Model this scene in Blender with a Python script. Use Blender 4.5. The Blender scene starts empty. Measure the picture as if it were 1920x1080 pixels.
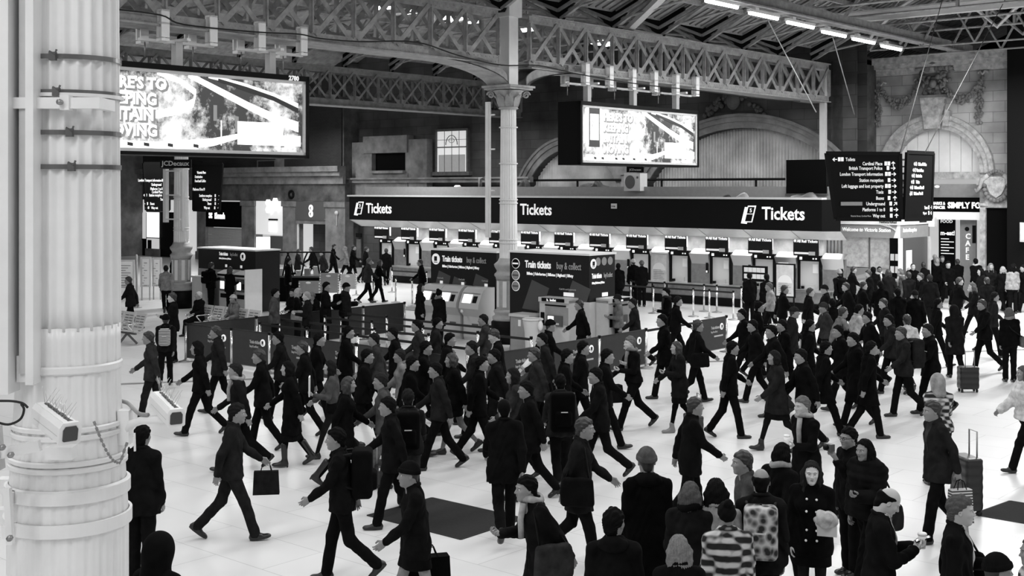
import bpy, bmesh, math, random
import numpy as np
from mathutils import Vector, Matrix
R = random.Random(7)
PI = math.pi
SC = bpy.context.scene
COL = SC.collection

# ---------------------------------------------------------------- camera
F = 2300.0            # focal length in pixels of the 1920 px frame
HC = 4.5              # height of the gallery camera above the concourse floor
HY = 352.0            # image row of the horizon
cam = bpy.data.cameras.new('camera')
cam.sensor_width = 36.0
cam.lens = 36.0 * F / 1920.0
cam.shift_y = -(540.0 - HY) / 1920.0
cam.clip_end = 400
cam_o = bpy.data.objects.new('camera', cam)
COL.objects.link(cam_o)
cam_o.location = (0, 0, HC)
cam_o.rotation_euler = (PI / 2, 0, 0)
SC.camera = cam_o

# ---------------------------------------------------------------- world, view
w = bpy.data.worlds.new('evening')
SC.world = w
w.use_nodes = True
w.node_tree.nodes['Background'].inputs[0].default_value = (1, 1, 1, 1)
w.node_tree.nodes['Background'].inputs[1].default_value = 0.32
SC.view_settings.view_transform = 'Standard'
SC.view_settings.look = 'None'
SC.view_settings.gamma = 1.0
SC.view_settings.use_curve_mapping = False
SC.view_settings.exposure = 0.12

# the station's own grid: a runs along the ticket hall front, b runs away from it
UX, UY = 0.756, -0.655
GR = math.atan2(UY, UX)
def W(a, b, z=0.0):
    return Vector((UX * a - UY * b, UY * a + UX * b, z))
def inv(x, y):
    return (UX * x + UY * y, -UY * x + UX * y)
def on_b(px, b):            # a where the sight line of column px meets the plane b
    k = (px - 960.0) / F
    return b * (UX * k + UY) / (UX - UY * k)
def on_a(px, a):
    k = (px - 960.0) / F
    return a * (UX - UY * k) / (UX * k + UY)
def depth(a, b):
    return UY * a + UX * b
def zat(py, Y):
    return HC + (HY - py) * Y / F
def ground(px, py, z=0.0):
    Y = F * (HC - z) / (py - HY)
    return Vector(((px - 960.0) / F * Y, Y, z))

# ---------------------------------------------------------------- lights: rows of lamps under the roof, plus added fill lamps
def area(name, a, b, z, la, lb, power):
    L = bpy.data.lights.new(name, 'AREA')
    L.shape = 'RECTANGLE'; L.size = la; L.size_y = lb; L.energy = power
    o = bpy.data.objects.new(name, L)
    COL.objects.link(o)
    o.location = W(a, b, z); o.rotation_euler = (0, 0, GR)
    return o
for i, (a, b0, b1, p) in enumerate([(-16, -2, 24, 800), (-9, 2, 30, 900), (-1, 4, 34, 800), (7, 4, 34, 600), (-28, 4, 22, 800), (-5, -16, 2, 850)]):  # last row, behind the camera, is fill added to brighten the near column
    area('concourse_and_fill_lamp', a, (b0 + b1) / 2, 9.4, 0.5, b1 - b0, p)
area('concourse_and_fill_lamp', -18.4, 37, 9.0, 0.25, 17, 900)
area('concourse_and_fill_lamp', -40.0, 35, 7.9, 0.3, 16, 1300)  # unseen fill lamp, added to wash the left wall with light
area('concourse_and_fill_lamp', -52.0, 38, 7.9, 0.3, 10, 900)  # second unseen fill lamp added for the left wall
area('concourse_and_fill_lamp', -12.0, 40, 9.0, 0.3, 14, 2600)  # unseen row added out of frame to brighten the right wall
for (a, b) in ((-34, 42.5), (-26.5, 42.0)):
    area('arch_fill_light', a, b, 7.9, 5.0, 0.3, 260)  # unseen fill added to brighten the corrugated arch sheets

# ---------------------------------------------------------------- materials (the photograph is black and white)
MATS = {}
def mat(name, v, rough=0.6, metal=0.0, noise=0.0, nscale=6.0, emit=0.0, bump=0.0, bscale=40.0, stain=0.0, spec=0.4, alpha=1.0):
    if name in MATS: return MATS[name]
    m = bpy.data.materials.new(name); m.use_nodes = True
    nt = m.node_tree; P = nt.nodes['Principled BSDF']
    P.inputs['Roughness'].default_value = rough
    P.inputs['Metallic'].default_value = metal
    P.inputs['Specular IOR Level'].default_value = spec
    P.inputs['Base Color'].default_value = (v, v, v, 1)
    if noise or stain or bump:
        tc = nt.nodes.new('ShaderNodeTexCoord')
    if noise or stain:
        n = nt.nodes.new('ShaderNodeTexNoise'); n.inputs['Scale'].default_value = nscale
        n.inputs['Detail'].default_value = 6; n.inputs['Roughness'].default_value = 0.6
        nt.links.new(tc.outputs['Object'], n.inputs['Vector'])
        cr = nt.nodes.new('ShaderNodeValToRGB')
        lo = max(0.0, v * (1 - noise)); hi = min(1.0, v * (1 + noise * 0.6))
        if stain:
            cr.color_ramp.elements[0].position = 0.36; cr.color_ramp.elements[1].position = 0.56
            lo = v * (1 - stain)
        else:
            cr.color_ramp.elements[0].position = 0.3; cr.color_ramp.elements[1].position = 0.7
        cr.color_ramp.elements[0].color = (lo, lo, lo, 1); cr.color_ramp.elements[1].color = (hi, hi, hi, 1)
        nt.links.new(n.outputs['Fac'], cr.inputs['Fac']); nt.links.new(cr.outputs['Color'], P.inputs['Base Color'])
    if bump:
        n2 = nt.nodes.new('ShaderNodeTexNoise'); n2.inputs['Scale'].default_value = bscale
        nt.links.new(tc.outputs['Object'], n2.inputs['Vector'])
        bp = nt.nodes.new('ShaderNodeBump'); bp.inputs['Strength'].default_value = bump; bp.inputs['Distance'].default_value = 0.02
        nt.links.new(n2.outputs['Fac'], bp.inputs['Height']); nt.links.new(bp.outputs['Normal'], P.inputs['Normal'])
    if emit:
        P.inputs['Emission Color'].default_value = (1, 1, 1, 1)
        P.inputs['Emission Strength'].default_value = emit
    MATS[name] = m
    return m
def brick_mat(name, v1, v2, vm, bw, bh, mortar=0.02, rough=0.8, noise=0.5, axis='grid', off=0.5, nscale=0.7):
    """masonry or tile courses in object space: x across, z (walls) or y (floor) up"""
    m = bpy.data.materials.new(name); m.use_nodes = True
    nt = m.node_tree; P = nt.nodes['Principled BSDF']; P.inputs['Roughness'].default_value = rough
    tc = nt.nodes.new('ShaderNodeTexCoord'); src = tc.outputs['Object']
    if axis == 'wall':
        sp = nt.nodes.new('ShaderNodeSeparateXYZ'); cb = nt.nodes.new('ShaderNodeCombineXYZ')
        ad = nt.nodes.new('ShaderNodeMath'); ad.operation = 'ADD'
        nt.links.new(src, sp.inputs[0]); nt.links.new(sp.outputs[0], ad.inputs[0]); nt.links.new(sp.outputs[1], ad.inputs[1])
        nt.links.new(ad.outputs[0], cb.inputs[0]); nt.links.new(sp.outputs[2], cb.inputs[1]); vec = cb.outputs[0]
    else:
        vec = src
    br = nt.nodes.new('ShaderNodeTexBrick'); nt.links.new(vec, br.inputs['Vector'])
    br.offset = off
    br.inputs['Color1'].default_value = (v1, v1, v1, 1); br.inputs['Color2'].default_value = (v2, v2, v2, 1)
    br.inputs['Mortar'].default_value = (vm, vm, vm, 1); br.inputs['Scale'].default_value = 1.0
    br.inputs['Mortar Size'].default_value = mortar; br.inputs['Brick Width'].default_value = bw; br.inputs['Row Height'].default_value = bh
    n = nt.nodes.new('ShaderNodeTexNoise'); n.inputs['Scale'].default_value = nscale; n.inputs['Detail'].default_value = 8
    nt.links.new(src, n.inputs['Vector'])
    cr = nt.nodes.new('ShaderNodeValToRGB'); d = 1 - noise
    cr.color_ramp.elements[0].position = 0.3; cr.color_ramp.elements[1].position = 0.65
    cr.color_ramp.elements[0].color = (d, d, d, 1); cr.color_ramp.elements[1].color = (1, 1, 1, 1)
    mx = nt.nodes.new('ShaderNodeMixRGB'); mx.blend_type = 'MULTIPLY'; mx.inputs[0].default_value = 1
    nt.links.new(n.outputs['Fac'], cr.inputs['Fac']); nt.links.new(br.outputs['Color'], mx.inputs[1]); nt.links.new(cr.outputs['Color'], mx.inputs[2])
    nt.links.new(mx.outputs[0], P.inputs['Base Color'])
    MATS[name] = m
    return m
M_WHITE = mat('white_paint', 0.80, 0.4, noise=0.05, nscale=3)
M_COLW = mat('column_paint', 0.80, 0.33, noise=0.07, nscale=2.5)
M_GREYP = mat('grey_paint', 0.42, 0.5, noise=0.15)
M_IRON = mat('girder_paint', 0.34, 0.5, noise=0.35, nscale=4)
M_IROND = mat('dark_iron', 0.10, 0.55, noise=0.3)
M_ROOFB = mat('roof_boards', 0.30, 0.8, noise=0.4, nscale=3)
M_BLACK = mat('black_paint', 0.004, 0.5, spec=0.12)
M_MBLK = mat('matt_black', 0.003, 0.8, spec=0.05)
M_SIGN = mat('sign_panel', 0.004, 0.5, spec=0.1)
M_KIOSK = mat('kiosk_panel', 0.016, 0.45, noise=0.1, spec=0.15)
M_STEEL = mat('brushed_steel', 0.62, 0.3, metal=0.9)
M_STEELD = mat('dull_steel', 0.33, 0.4, metal=0.7, noise=0.2)
M_CHROME = mat('post_steel', 0.75, 0.22, metal=0.8)
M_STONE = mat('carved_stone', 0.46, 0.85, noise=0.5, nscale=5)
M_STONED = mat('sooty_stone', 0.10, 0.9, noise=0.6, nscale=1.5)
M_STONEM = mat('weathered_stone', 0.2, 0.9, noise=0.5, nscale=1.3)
M_RUBBER = mat('black_rubber', 0.012, 0.7)
M_TEXT = mat('white_lettering', 0.85, 0.5, emit=0.35)
M_TEXTG = mat('grey_lettering', 0.45, 0.5)
M_TXTB = mat('black_lettering', 0.02, 0.6)
M_LAMP = mat('lamp_tube', 1.0, 0.5, emit=14)
M_LIT = mat('lit_panel', 0.9, 0.5, emit=1.1)
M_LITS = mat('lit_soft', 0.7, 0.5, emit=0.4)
M_SCREEN = mat('lit_screen', 0.9, 0.3, emit=1.4)
M_PAPER = mat('paper', 0.8, 0.8)
M_GREYM = mat('mid_grey_laminate', 0.28, 0.45, noise=0.1)
M_LGREY = mat('light_grey_laminate', 0.55, 0.4, noise=0.06)
M_TVM = mat('machine_grey', 0.50, 0.35)
M_DGREY = mat('dark_grey_laminate', 0.09, 0.4)
M_GLASSD = mat('dark_glass', 0.02, 0.08, spec=0.7)

# ---------------------------------------------------------------- mesh building
class MB:
    def __init__(s): s.v = []; s.f = []; s.sm = []
    def add(s, vs, fs, smooth=False):
        k = len(s.v); s.v += [tuple(p) for p in vs]; s.f += [tuple(i + k for i in f) for f in fs]; s.sm += [smooth] * len(fs)
        return s
    def box(s, x0, y0, z0, x1, y1, z1):
        x0, x1 = min(x0, x1), max(x0, x1); y0, y1 = min(y0, y1), max(y0, y1); z0, z1 = min(z0, z1), max(z0, z1)
        return s.add([(x0,y0,z0),(x1,y0,z0),(x1,y1,z0),(x0,y1,z0),(x0,y0,z1),(x1,y0,z1),(x1,y1,z1),(x0,y1,z1)],
                     [(0,3,2,1),(4,5,6,7),(0,1,5,4),(1,2,6,5),(2,3,7,6),(3,0,4,7)])
    def quad(s, a, b, c, d): return s.add([a, b, c, d], [(0, 1, 2, 3)])
    def bar(s, p, q, w, h, up=(0, 0, 1)):
        p = Vector(p); q = Vector(q); d = (q - p).normalized(); up = Vector(up)
        if abs(d.dot(up)) > 0.98: up = Vector((1, 0, 0))
        sx = d.cross(up).normalized() * (w / 2); sz = d.cross(sx).normalized() * (h / 2)
        vs = [p - sx - sz, p + sx - sz, p + sx + sz, p - sx + sz, q - sx - sz, q + sx - sz, q + sx + sz, q - sx + sz]
        return s.add(vs, [(0,3,2,1),(4,5,6,7),(0,1,5,4),(1,2,6,5),(2,3,7,6),(3,0,4,7)])
    def tube(s, pts, r, n=8, caps=True, smooth=True):
        pts = [Vector(p) for p in pts]; k = len(pts)
        rs = r if isinstance(r, (list, tuple)) else [r] * k
        vs = []; fs = []
        ref = None
        for i, p in enumerate(pts):
            d = (pts[min(i + 1, k - 1)] - pts[max(i - 1, 0)]).normalized()
            if ref is None:
                ref = Vector((0, 0, 1)) if abs(d.z) < 0.9 else Vector((1, 0, 0))
            x = d.cross(ref).normalized(); y = x.cross(d).normalized(); ref = y
            for j in range(n):
                t = 2 * PI * j / n
                vs.append(p + x * math.cos(t) * rs[i] + y * math.sin(t) * rs[i])
        for i in range(k - 1):
            for j in range(n):
                a = i * n + j; b = i * n + (j + 1) % n
                fs.append((a, b, b + n, a + n))
        if caps: fs.append(tuple(range(n - 1, -1, -1))); fs.append(tuple(range((k - 1) * n, k * n)))
        return s.add(vs, fs, smooth)
    def lathe(s, prof, n=24, cx=0, cy=0, caps=True, smooth=True, rad=None):
        vs = []; fs = []
        for (r, z) in prof:
            for j in range(n):
                t = 2 * PI * j / n
                rr = r * (rad(t, z) if rad else 1.0)
                vs.append((cx + rr * math.cos(t), cy + rr * math.sin(t), z))
        for i in range(len(prof) - 1):
            for j in range(n):
                a = i * n + j; b = i * n + (j + 1) % n
                fs.append((a, b, b + n, a + n))
        if caps: fs.append(tuple(range(n - 1, -1, -1))); fs.append(tuple(range((len(prof) - 1) * n, len(prof) * n)))
        return s.add(vs, fs, smooth)
    def prism(s, poly, p0, ex, ey, en, th):
        """polygon (list of 2d points) in plane p0,ex,ey extruded by th along en"""
        p0 = Vector(p0); ex = Vector(ex); ey = Vector(ey); en = Vector(en)
        n = len(poly)
        a = [p0 + ex * x + ey * y for x, y in poly]; b = [p + en * th for p in a]
        fs = [tuple(range(n - 1, -1, -1)), tuple(range(n, 2 * n))] + [(i, (i + 1) % n, n + (i + 1) % n, n + i) for i in range(n)]
        return s.add(a + b, fs)
    def ball(s, c, rx, ry=None, rz=None, n=10, m=6):
        ry = ry or rx; rz = rz or rx
        vs = []; fs = []
        for i in range(m + 1):
            ph = PI * i / m
            for j in range(n):
                t = 2 * PI * j / n
                vs.append((c[0] + rx * math.sin(ph) * math.cos(t), c[1] + ry * math.sin(ph) * math.sin(t), c[2] + rz * math.cos(ph)))
        for i in range(m):
            for j in range(n):
                a = i * n + j; b = i * n + (j + 1) % n
                fs.append((a, a + n, b + n, b))
        return s.add(vs, fs, True)
    def build(s, name, m, parent=None, fix=True):
        me = bpy.data.meshes.new(name)
        me.from_pydata(s.v, [], s.f); me.validate()
        if any(s.sm) and len(me.polygons) == len(s.sm): me.polygons.foreach_set('use_smooth', s.sm)
        if fix:
            bm = bmesh.new(); bm.from_mesh(me); bmesh.ops.recalc_face_normals(bm, faces=bm.faces); bm.to_mesh(me); bm.free()
        me.materials.append(m)
        o = bpy.data.objects.new(name, me); COL.objects.link(o)
        if parent is not None: o.parent = parent
        return o
def tag(o, label, cat, group=None, kind=None):
    o['label'] = label; o['category'] = cat
    if group: o['group'] = group
    if kind: o['kind'] = kind
    return o
def struct(mb, name, m, loc=None, rz=None):
    o = mb.build(name, m) if isinstance(mb, MB) else mb
    o['kind'] = 'structure'
    return o
def thing(name, label, cat, loc=(0, 0, 0), rz=GR, group=None):
    o = bpy.data.objects.new(name, None); COL.objects.link(o)
    o.location = loc; o.rotation_euler = (0, 0, rz); o.empty_display_size = 0.2
    return tag(o, label, cat, group)
def gthing(name, label, cat, a, b, z=0.0, rz=0.0, group=None):
    return thing(name, label, cat, W(a, b, z), GR + rz, group)
def gstruct(mb, name, m):
    """structure mesh written in (a, b, z)"""
    o = mb.build(name, m); o.rotation_euler = (0, 0, GR); o['kind'] = 'structure'
    return o
_FONTS = {}
def text(body, size, m, parent, loc, rot=(PI / 2, 0, 0), name='lettering', align='LEFT', depth_=0.006, sx=1.0, shear=0.0, bold=0.0, kind=None, label=None):
    cu = bpy.data.curves.new(name, 'FONT'); cu.body = body; cu.size = size; cu.extrude = depth_; cu.align_x = align
    cu.shear = shear; cu.offset = bold; cu.resolution_u = 2
    t = bpy.data.objects.new(name, cu); COL.objects.link(t)
    dg = bpy.context.evaluated_depsgraph_get()
    me = bpy.data.meshes.new_from_object(t.evaluated_get(dg))
    bpy.data.objects.remove(t); bpy.data.curves.remove(cu)
    me.materials.clear(); me.materials.append(m)
    o = bpy.data.objects.new(name, me); COL.objects.link(o)
    o.location = loc; o.rotation_euler = rot; o.scale = (sx, 1, 1)
    if parent is not None: o.parent = parent
    if label: o['label'] = label
    return o
def copy_tree(o, parent=None):
    c = o.copy(); COL.objects.link(c)
    if parent is not None: c.parent = parent
    for ch in [x for x in SC.objects if x.parent == o]: copy_tree(ch, c)
    return c
CH = {}
def kids_index():
    CH.clear()
    for x in SC.objects:
        if x.parent: CH.setdefault(x.parent.name, []).append(x)
def dup(o, parent=None):
    c = o.copy(); COL.objects.link(c)
    if parent is not None: c.parent = parent
    for ch in CH.get(o.name, []): dup(ch, c)
    return c
# ================================================================ THE SETTING
CA, CB = -23.4, 26.85           # middle column in grid coordinates
BAY = 1.36
SP = 16.1                      # spacing of the column rows
FB = 39.5                      # ticket hall fascia plane
WB = 50.0                      # back wall plane
SB = 45.6
BB = 46.8                      # shop front plane on the left

# floor
M_FLOOR = brick_mat('terrazzo_tiles', 0.78, 0.74, 0.52, 1.8, 0.9, 0.006, rough=0.30, noise=0.10, axis='floor', nscale=0.35)
fl = MB().quad((-90, -30, 0), (40, -30, 0), (40, 70, 0), (-90, 70, 0)).build('floor', M_FLOOR, fix=False)
fl.rotation_euler = (0, 0, GR); fl['kind'] = 'structure'
# drain slot
p, q = ground(225, 720.5), ground(1990, 653)
mb = MB()
d = (q - p); nrm = Vector((-d.y, d.x, 0)).normalized()
for k in (-0.09, -0.03, 0.03, 0.09):
    mb.bar(p + nrm * k + Vector((0, 0, 0.002)), q + nrm * k + Vector((0, 0, 0.002)), 0.022, 0.006)
struct(mb, 'trim_1', M_STEELD)

# back wall of stone behind the ticket hall, with two arches closed by corrugated sheet
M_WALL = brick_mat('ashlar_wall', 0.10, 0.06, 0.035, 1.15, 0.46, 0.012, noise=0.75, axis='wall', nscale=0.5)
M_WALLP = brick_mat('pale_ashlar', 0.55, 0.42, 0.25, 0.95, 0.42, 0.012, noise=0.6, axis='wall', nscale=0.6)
M_BRICK = brick_mat('dark_brickwork', 0.03, 0.02, 0.04, 0.24, 0.085, 0.01, noise=0.5, axis='wall', nscale=0.5)
M_CORR = mat('corrugated_sheet', 0.5, 0.6, noise=0.4, nscale=0.8)
M_CORRW = mat('pale_arch_infill', 0.8, 0.6, noise=0.12, nscale=0.8)

def arch_wall(x0, x1, z1, arches, y, th, name, m, z0=0.0, n=28):
    """wall in the plane b=y with arched openings; arches = (centre, half width, spring z, rise)"""
    mb = MB()
    xs = set([x0, x1])
    for (c, h, sp, rise) in arches:
        for i in range(n + 1):
            xs.add(c - h * math.cos(PI * i / n))
    xs = sorted(xs)
    def low(x):
        for (c, h, sp, rise) in arches:
            if c - h - 1e-6 <= x <= c + h + 1e-6:
                return sp + rise * math.sqrt(max(0.0, 1 - ((x - c) / h) ** 2))
        return z0
    for i in range(len(xs) - 1):
        a, b = xs[i], xs[i + 1]; mid = (a + b) / 2
        inside = any(c - h < mid < c + h for (c, h, sp, rise) in arches)
        la = low(a) if inside else z0; lb = low(b) if inside else z0
        vs = [(a, y, la), (b, y, lb), (b, y, z1), (a, y, z1), (a, y + th, la), (b, y + th, lb), (b, y + th, z1), (a, y + th, z1)]
        mb.add(vs, [(0, 1, 2, 3), (7, 6, 5, 4), (0, 4, 5, 1)])
    for (c, h, sp, rise) in arches:
        for sx in (-1, 1):
            mb.quad((c + sx * h, y, z0), (c + sx * h, y + th, z0), (c + sx * h, y + th, sp), (c + sx * h, y, sp))
    return gstruct(mb, name, m)
def arch_ring(c, h, sp, rise, y, w_, d_, n=28, steps=None):
    mb = MB()
    for k, (o0, o1, dd) in enumerate(steps or [(0, w_, d_)]):
        pts = []
        for i in range(n + 1):
            t = PI * i / n
            pts.append((math.cos(t), math.sin(t)))
        for i in range(n):
            for_v = []
            for (ct, st) in (pts[i], pts[i + 1]):
                for o in (o0, o1):
                    for yy in (y, y - dd):
                        for_v.append((c + (h + o) * ct, yy, sp + (rise + o) * st))
            # order: i:o0 y, i:o0 y-d, i:o1 y, i:o1 y-d, then next
            mb.add(for_v, [(1, 3, 7, 5), (0, 1, 5, 4), (2, 6, 7, 3)])
    return mb
# wide arch and its left neighbour
A1 = (-27.35, 5.35, 3.1, 4.0)
A2 = (-36.7, 3.1, 3.1, 3.3)
aw = [A2, A1]
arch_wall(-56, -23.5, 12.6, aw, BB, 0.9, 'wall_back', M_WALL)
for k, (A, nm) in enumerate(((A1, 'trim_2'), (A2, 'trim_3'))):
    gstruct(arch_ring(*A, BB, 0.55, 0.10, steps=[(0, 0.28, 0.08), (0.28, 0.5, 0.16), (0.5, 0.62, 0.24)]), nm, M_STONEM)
mb = MB()
for (c, h, sp, rise) in (A1, A2):
    n = int(h * 2 / 0.075)
    x = c - h
    for i in range(n):
        xa = c - h + 2 * h * i / n; xb = c - h + 2 * h * (i + 1) / n
        za = sp + rise * math.sqrt(max(0, 1 - ((xa - c) / h) ** 2)) + 0.05
        zb = sp + rise * math.sqrt(max(0, 1 - ((xb - c) / h) ** 2)) + 0.05
        ya = BB + 0.45 + (0.10 if i % 2 else 0); yb = BB + 0.45 + (0.10 if (i + 1) % 2 else 0)
        mb.quad((xa, ya, 0), (xb, yb, 0), (xb, yb, zb), (xa, ya, za))
struct_o = mb.build('wall_infill', M_CORR); struct_o.rotation_euler = (0, 0, GR); struct_o['kind'] = 'structure'
# right bay with the food shop arch
A3 = (-20.05, 1.84, 5.1, 1.84)
XR0, XR1 = -23.5, on_b(1903, WB)
mb = MB()
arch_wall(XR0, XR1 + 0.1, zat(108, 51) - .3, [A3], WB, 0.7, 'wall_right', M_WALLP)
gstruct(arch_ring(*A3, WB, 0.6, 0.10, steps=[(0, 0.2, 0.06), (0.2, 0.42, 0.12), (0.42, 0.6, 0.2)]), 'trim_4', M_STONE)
mb = MB()
n = 8
c, h, sp, rise = A3
for i in range(n):
    xa = c - h + 2 * h * i / n; xb = c - h + 2 * h * (i + 1) / n
    pts = []
    for j in range(7):
        x = xa + 0.01 + (xb - xa - 0.02) * j / 6
        pts.append((x, sp + rise * math.sqrt(max(0, 1 - ((x - c) / h) ** 2))))
    mb.prism([(xa + 0.01, 5.0)] + [(xb - 0.01, 5.0)] + pts[::-1], (0, WB + 0.35, 0), (1, 0, 0), (0, 0, 1), (0, 1, 0), 0.05)
gstruct(mb, 'wall_arch_infill', M_CORRW)
# cornice over the right bay, dark pilaster between the bays, dark pier at the right edge
mb = MB()
ZC = zat(112, 51.0)
for (o, z0, z1) in ((0.15, ZC - 0.55, ZC - 0.3), (0.35, ZC - 0.3, ZC - 0.12), (0.55, ZC - 0.12, ZC + 0.16)):
    mb.box(-22.6, WB - o, z0, XR1 + 0.5, WB + 0.4, z1)
gstruct(mb, 'trim_5', M_STONE)
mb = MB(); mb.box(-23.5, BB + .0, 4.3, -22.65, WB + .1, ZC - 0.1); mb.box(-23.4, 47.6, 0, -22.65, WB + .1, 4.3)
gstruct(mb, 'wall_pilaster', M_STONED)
mb = MB(); mb.box(XR1, WB - 0.9, 0, XR1 + 8, WB + 0.4, 13)
gstruct(mb, 'wall_pier', M_BLACK)
# upper dark wall over the left shops and a black backdrop behind everything
mb = MB(); mb.box(-110, SB, 5.2, on_b(640, SB), SB + 0.6, 11.5)
gstruct(mb, 'wall_left', M_BRICK)
mb = MB(); mb.box(on_b(640, SB) - 0.02, SB + 0.1, 0, on_b(640, SB) + 0.1, BB + 0.1, 11.5)
gstruct(mb, 'wall_return', M_STONED)
mb = MB(); mb.box(-112, WB + 8, 0, 40, WB + 8.4, 22)
gstruct(mb, 'wall_backdrop', M_MBLK)  # added backdrop, coloured black so the void beyond stays dark

# left shops: stone piers, entablature
mb = MB()
ae = on_b(648, SB)
for (z0, z1, o) in ((zat(345, 69.8), zat(330, 69.8), 0.2), (zat(330, 69.8), zat(322, 69.8), 0.45), (zat(322, 69.8), zat(312, 69.8), 0.6)):
    mb.box(-110, SB - o, z0, ae, SB, z1)
gstruct(mb, 'trim_6', M_STONEM)
mb = MB(); mb.box(-110, SB - 0.05, zat(378, 69.8), ae, SB + 0.3, zat(345, 69.8))
gstruct(mb, 'wall_frieze', M_STONED)
mb = MB()
for (x0, x1) in ((533, 556), (613, 650), (456, 480), (372, 388), (278, 302)):
    a0, a1 = on_b(x0, SB), on_b(x1, SB)
    mb.box(a0, SB - 0.12, 0, a1, SB + 0.5, zat(378, 69.8))
    mb.box(a0 - 0.06, SB - 0.2, zat(388, 69.8), a1 + 0.06, SB, zat(378, 69.8))
    mb.box(a0 - 0.06, SB - 0.2, 0, a1 + 0.06, SB, 0.5)
gstruct(mb, 'wall_piers', M_STONEM)
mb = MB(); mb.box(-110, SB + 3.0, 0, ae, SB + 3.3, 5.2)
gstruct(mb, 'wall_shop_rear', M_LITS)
# stone block and window above the left end of the ticket hall
mb = MB()
UB = BB - 0.5
x0, x1 = on_b(645, UB), on_b(800, UB)
yy = depth(x0, UB)
mb.box(x0, UB, 3.5, on_b(683, UB), UB + .45, zat(268, yy)); mb.box(on_b(765, UB), UB, 3.5, x1, UB + .45, zat(266, yy))
mb.box(on_b(683, UB), UB - .1, zat(289, yy), on_b(765, UB), UB + .45, zat(258, yy))
mb.box(on_b(683, UB), UB - .05, 3.5, on_b(765, UB), UB + .45, zat(326, yy))
mb.box(on_b(683, UB), UB - .0, zat(326, yy), on_b(697, UB), UB + .45, zat(289, yy))
mb.box(on_b(760, UB), UB - .0, zat(326, yy), on_b(765, UB), UB + .45, zat(289, yy))
mb.box(on_b(699, UB), UB - .2, zat(326, yy), on_b(760, UB), UB, zat(321, yy))
gstruct(mb, 'wall_attic', M_STONEM)
mb = MB(); mb.box(on_b(697, UB), UB + 0.3, zat(326, yy), on_b(760, UB), UB + .46, zat(289, yy))
gstruct(mb, 'wall_recess', M_MBLK)
mb = MB(); mb.box(x0 - 1, UB - 0.25, zat(343, yy), on_b(1000, UB), UB, zat(337, yy)); mb.box(x0 - 1, UB - 0.4, zat(337, yy), on_b(1000, UB), UB, zat(334, yy))
gstruct(mb, 'trim_7', M_STONEM)

def stained_window(n):
    wy = depth(on_b(850, BB), BB)
    a0, a1 = on_b(823, BB), on_b(878, BB); z0, z1 = zat(322, wy), zat(246, wy)
    f = MB()
    yb = BB - 0.12
    f.box(a0 - .12, yb - .05, z0 - .12, a0, BB, z1 + .1); f.box(a1, yb - .05, z0 - .12, a1 + .12, BB, z1 + .1)
    f.box(a0 - .12, yb - .05, z1, a1 + .12, BB, z1 + .12); f.box(a0 - .3, yb - .15, z0 - .2, a1 + .3, BB, z0)
    zt = zat(276, wy)
    f.box(a0, yb - .03, zt - .03, a1, yb + .02, zt + .03)
    for i in range(1, 4):
        x = a0 + (a1 - a0) * i / 4
        f.box(x - .012, yb - .02, z0, x + .012, yb + .02, z1)
    f.box(a0, yb - .02, zt + .45 * (z1 - zt), a1, yb + .01, zt + .45 * (z1 - zt) + .02)
    cx = (a0 + a1) / 2
    pts = [(cx + .42 * math.cos(PI * i / 12), yb - .03, zt + .12 + .5 * math.sin(PI * i / 12)) for i in range(13)]
    for i in range(12): f.bar(pts[i], pts[i + 1], .03, .03, up=(0, 1, 0))
    pts = [(cx + .2 * math.cos(PI * i / 6), yb - .03, zt + .35 + .12 * math.sin(PI * i / 6)) for i in range(13)]
    for i in range(12): f.bar(pts[i], pts[i + 1], .02, .02, up=(0, 1, 0))
    o = f.build('window_1', M_IROND); o.rotation_euler = (0, 0, GR); o['kind'] = 'structure'
    g = MB(); g.box(a0, yb, z0, a1, yb + .03, z1)
    p = g.build('window_pane', M_LITS, o)
    s = MB(); s.box(a0 + .1, yb - .006, z0, a1 - .1, yb, z0 + 0.42 * (z1 - z0)); s.build('window_blind', M_LGREY, o)
    return o
stained_window(1)
# windows over the left shops
wy = 69.8
mb = MB(); mb.box(on_b(483, SB), SB - .06, zat(326, wy), on_b(519, SB), SB + .02, zat(298, wy))
o = mb.build('window_2', M_STEELD); o.rotation_euler = (0, 0, GR); o['kind'] = 'structure'
mb = MB(); mb.box(on_b(486, SB), SB - .08, zat(323, wy), on_b(516, SB), SB - .055, zat(300, wy)); mb.build('window_pane', M_GLASSD, o)
mb = MB(); mb.box(-110, SB - .12, zat(335, wy), on_b(640, SB), SB + .02, zat(326, wy))
gstruct(mb, 'trim_8', M_STONE)
mb = MB(); mb.box(on_b(519, SB), SB - .1, zat(326, wy), on_b(533, SB), SB + .02, zat(290, wy))
gstruct(mb, 'trim_9', M_STONEM)
for k in range(3):
    x0 = 226 + k * 60
    mb = MB(); mb.box(on_b(x0, SB), SB - .08, zat(324, wy), on_b(x0 + 34, SB), SB + .02, zat(298, wy))
    o = mb.build('window_%d' % (3 + k), M_GLASSD); o.rotation_euler = (0, 0, GR); o['kind'] = 'structure'
    mb = MB(); mb.box(on_b(x0, SB), SB - .1, zat(312, wy), on_b(x0 + 34, SB), SB - .07, zat(310, wy))
    mb.build('window_bar', M_LGREY, o)

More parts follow.
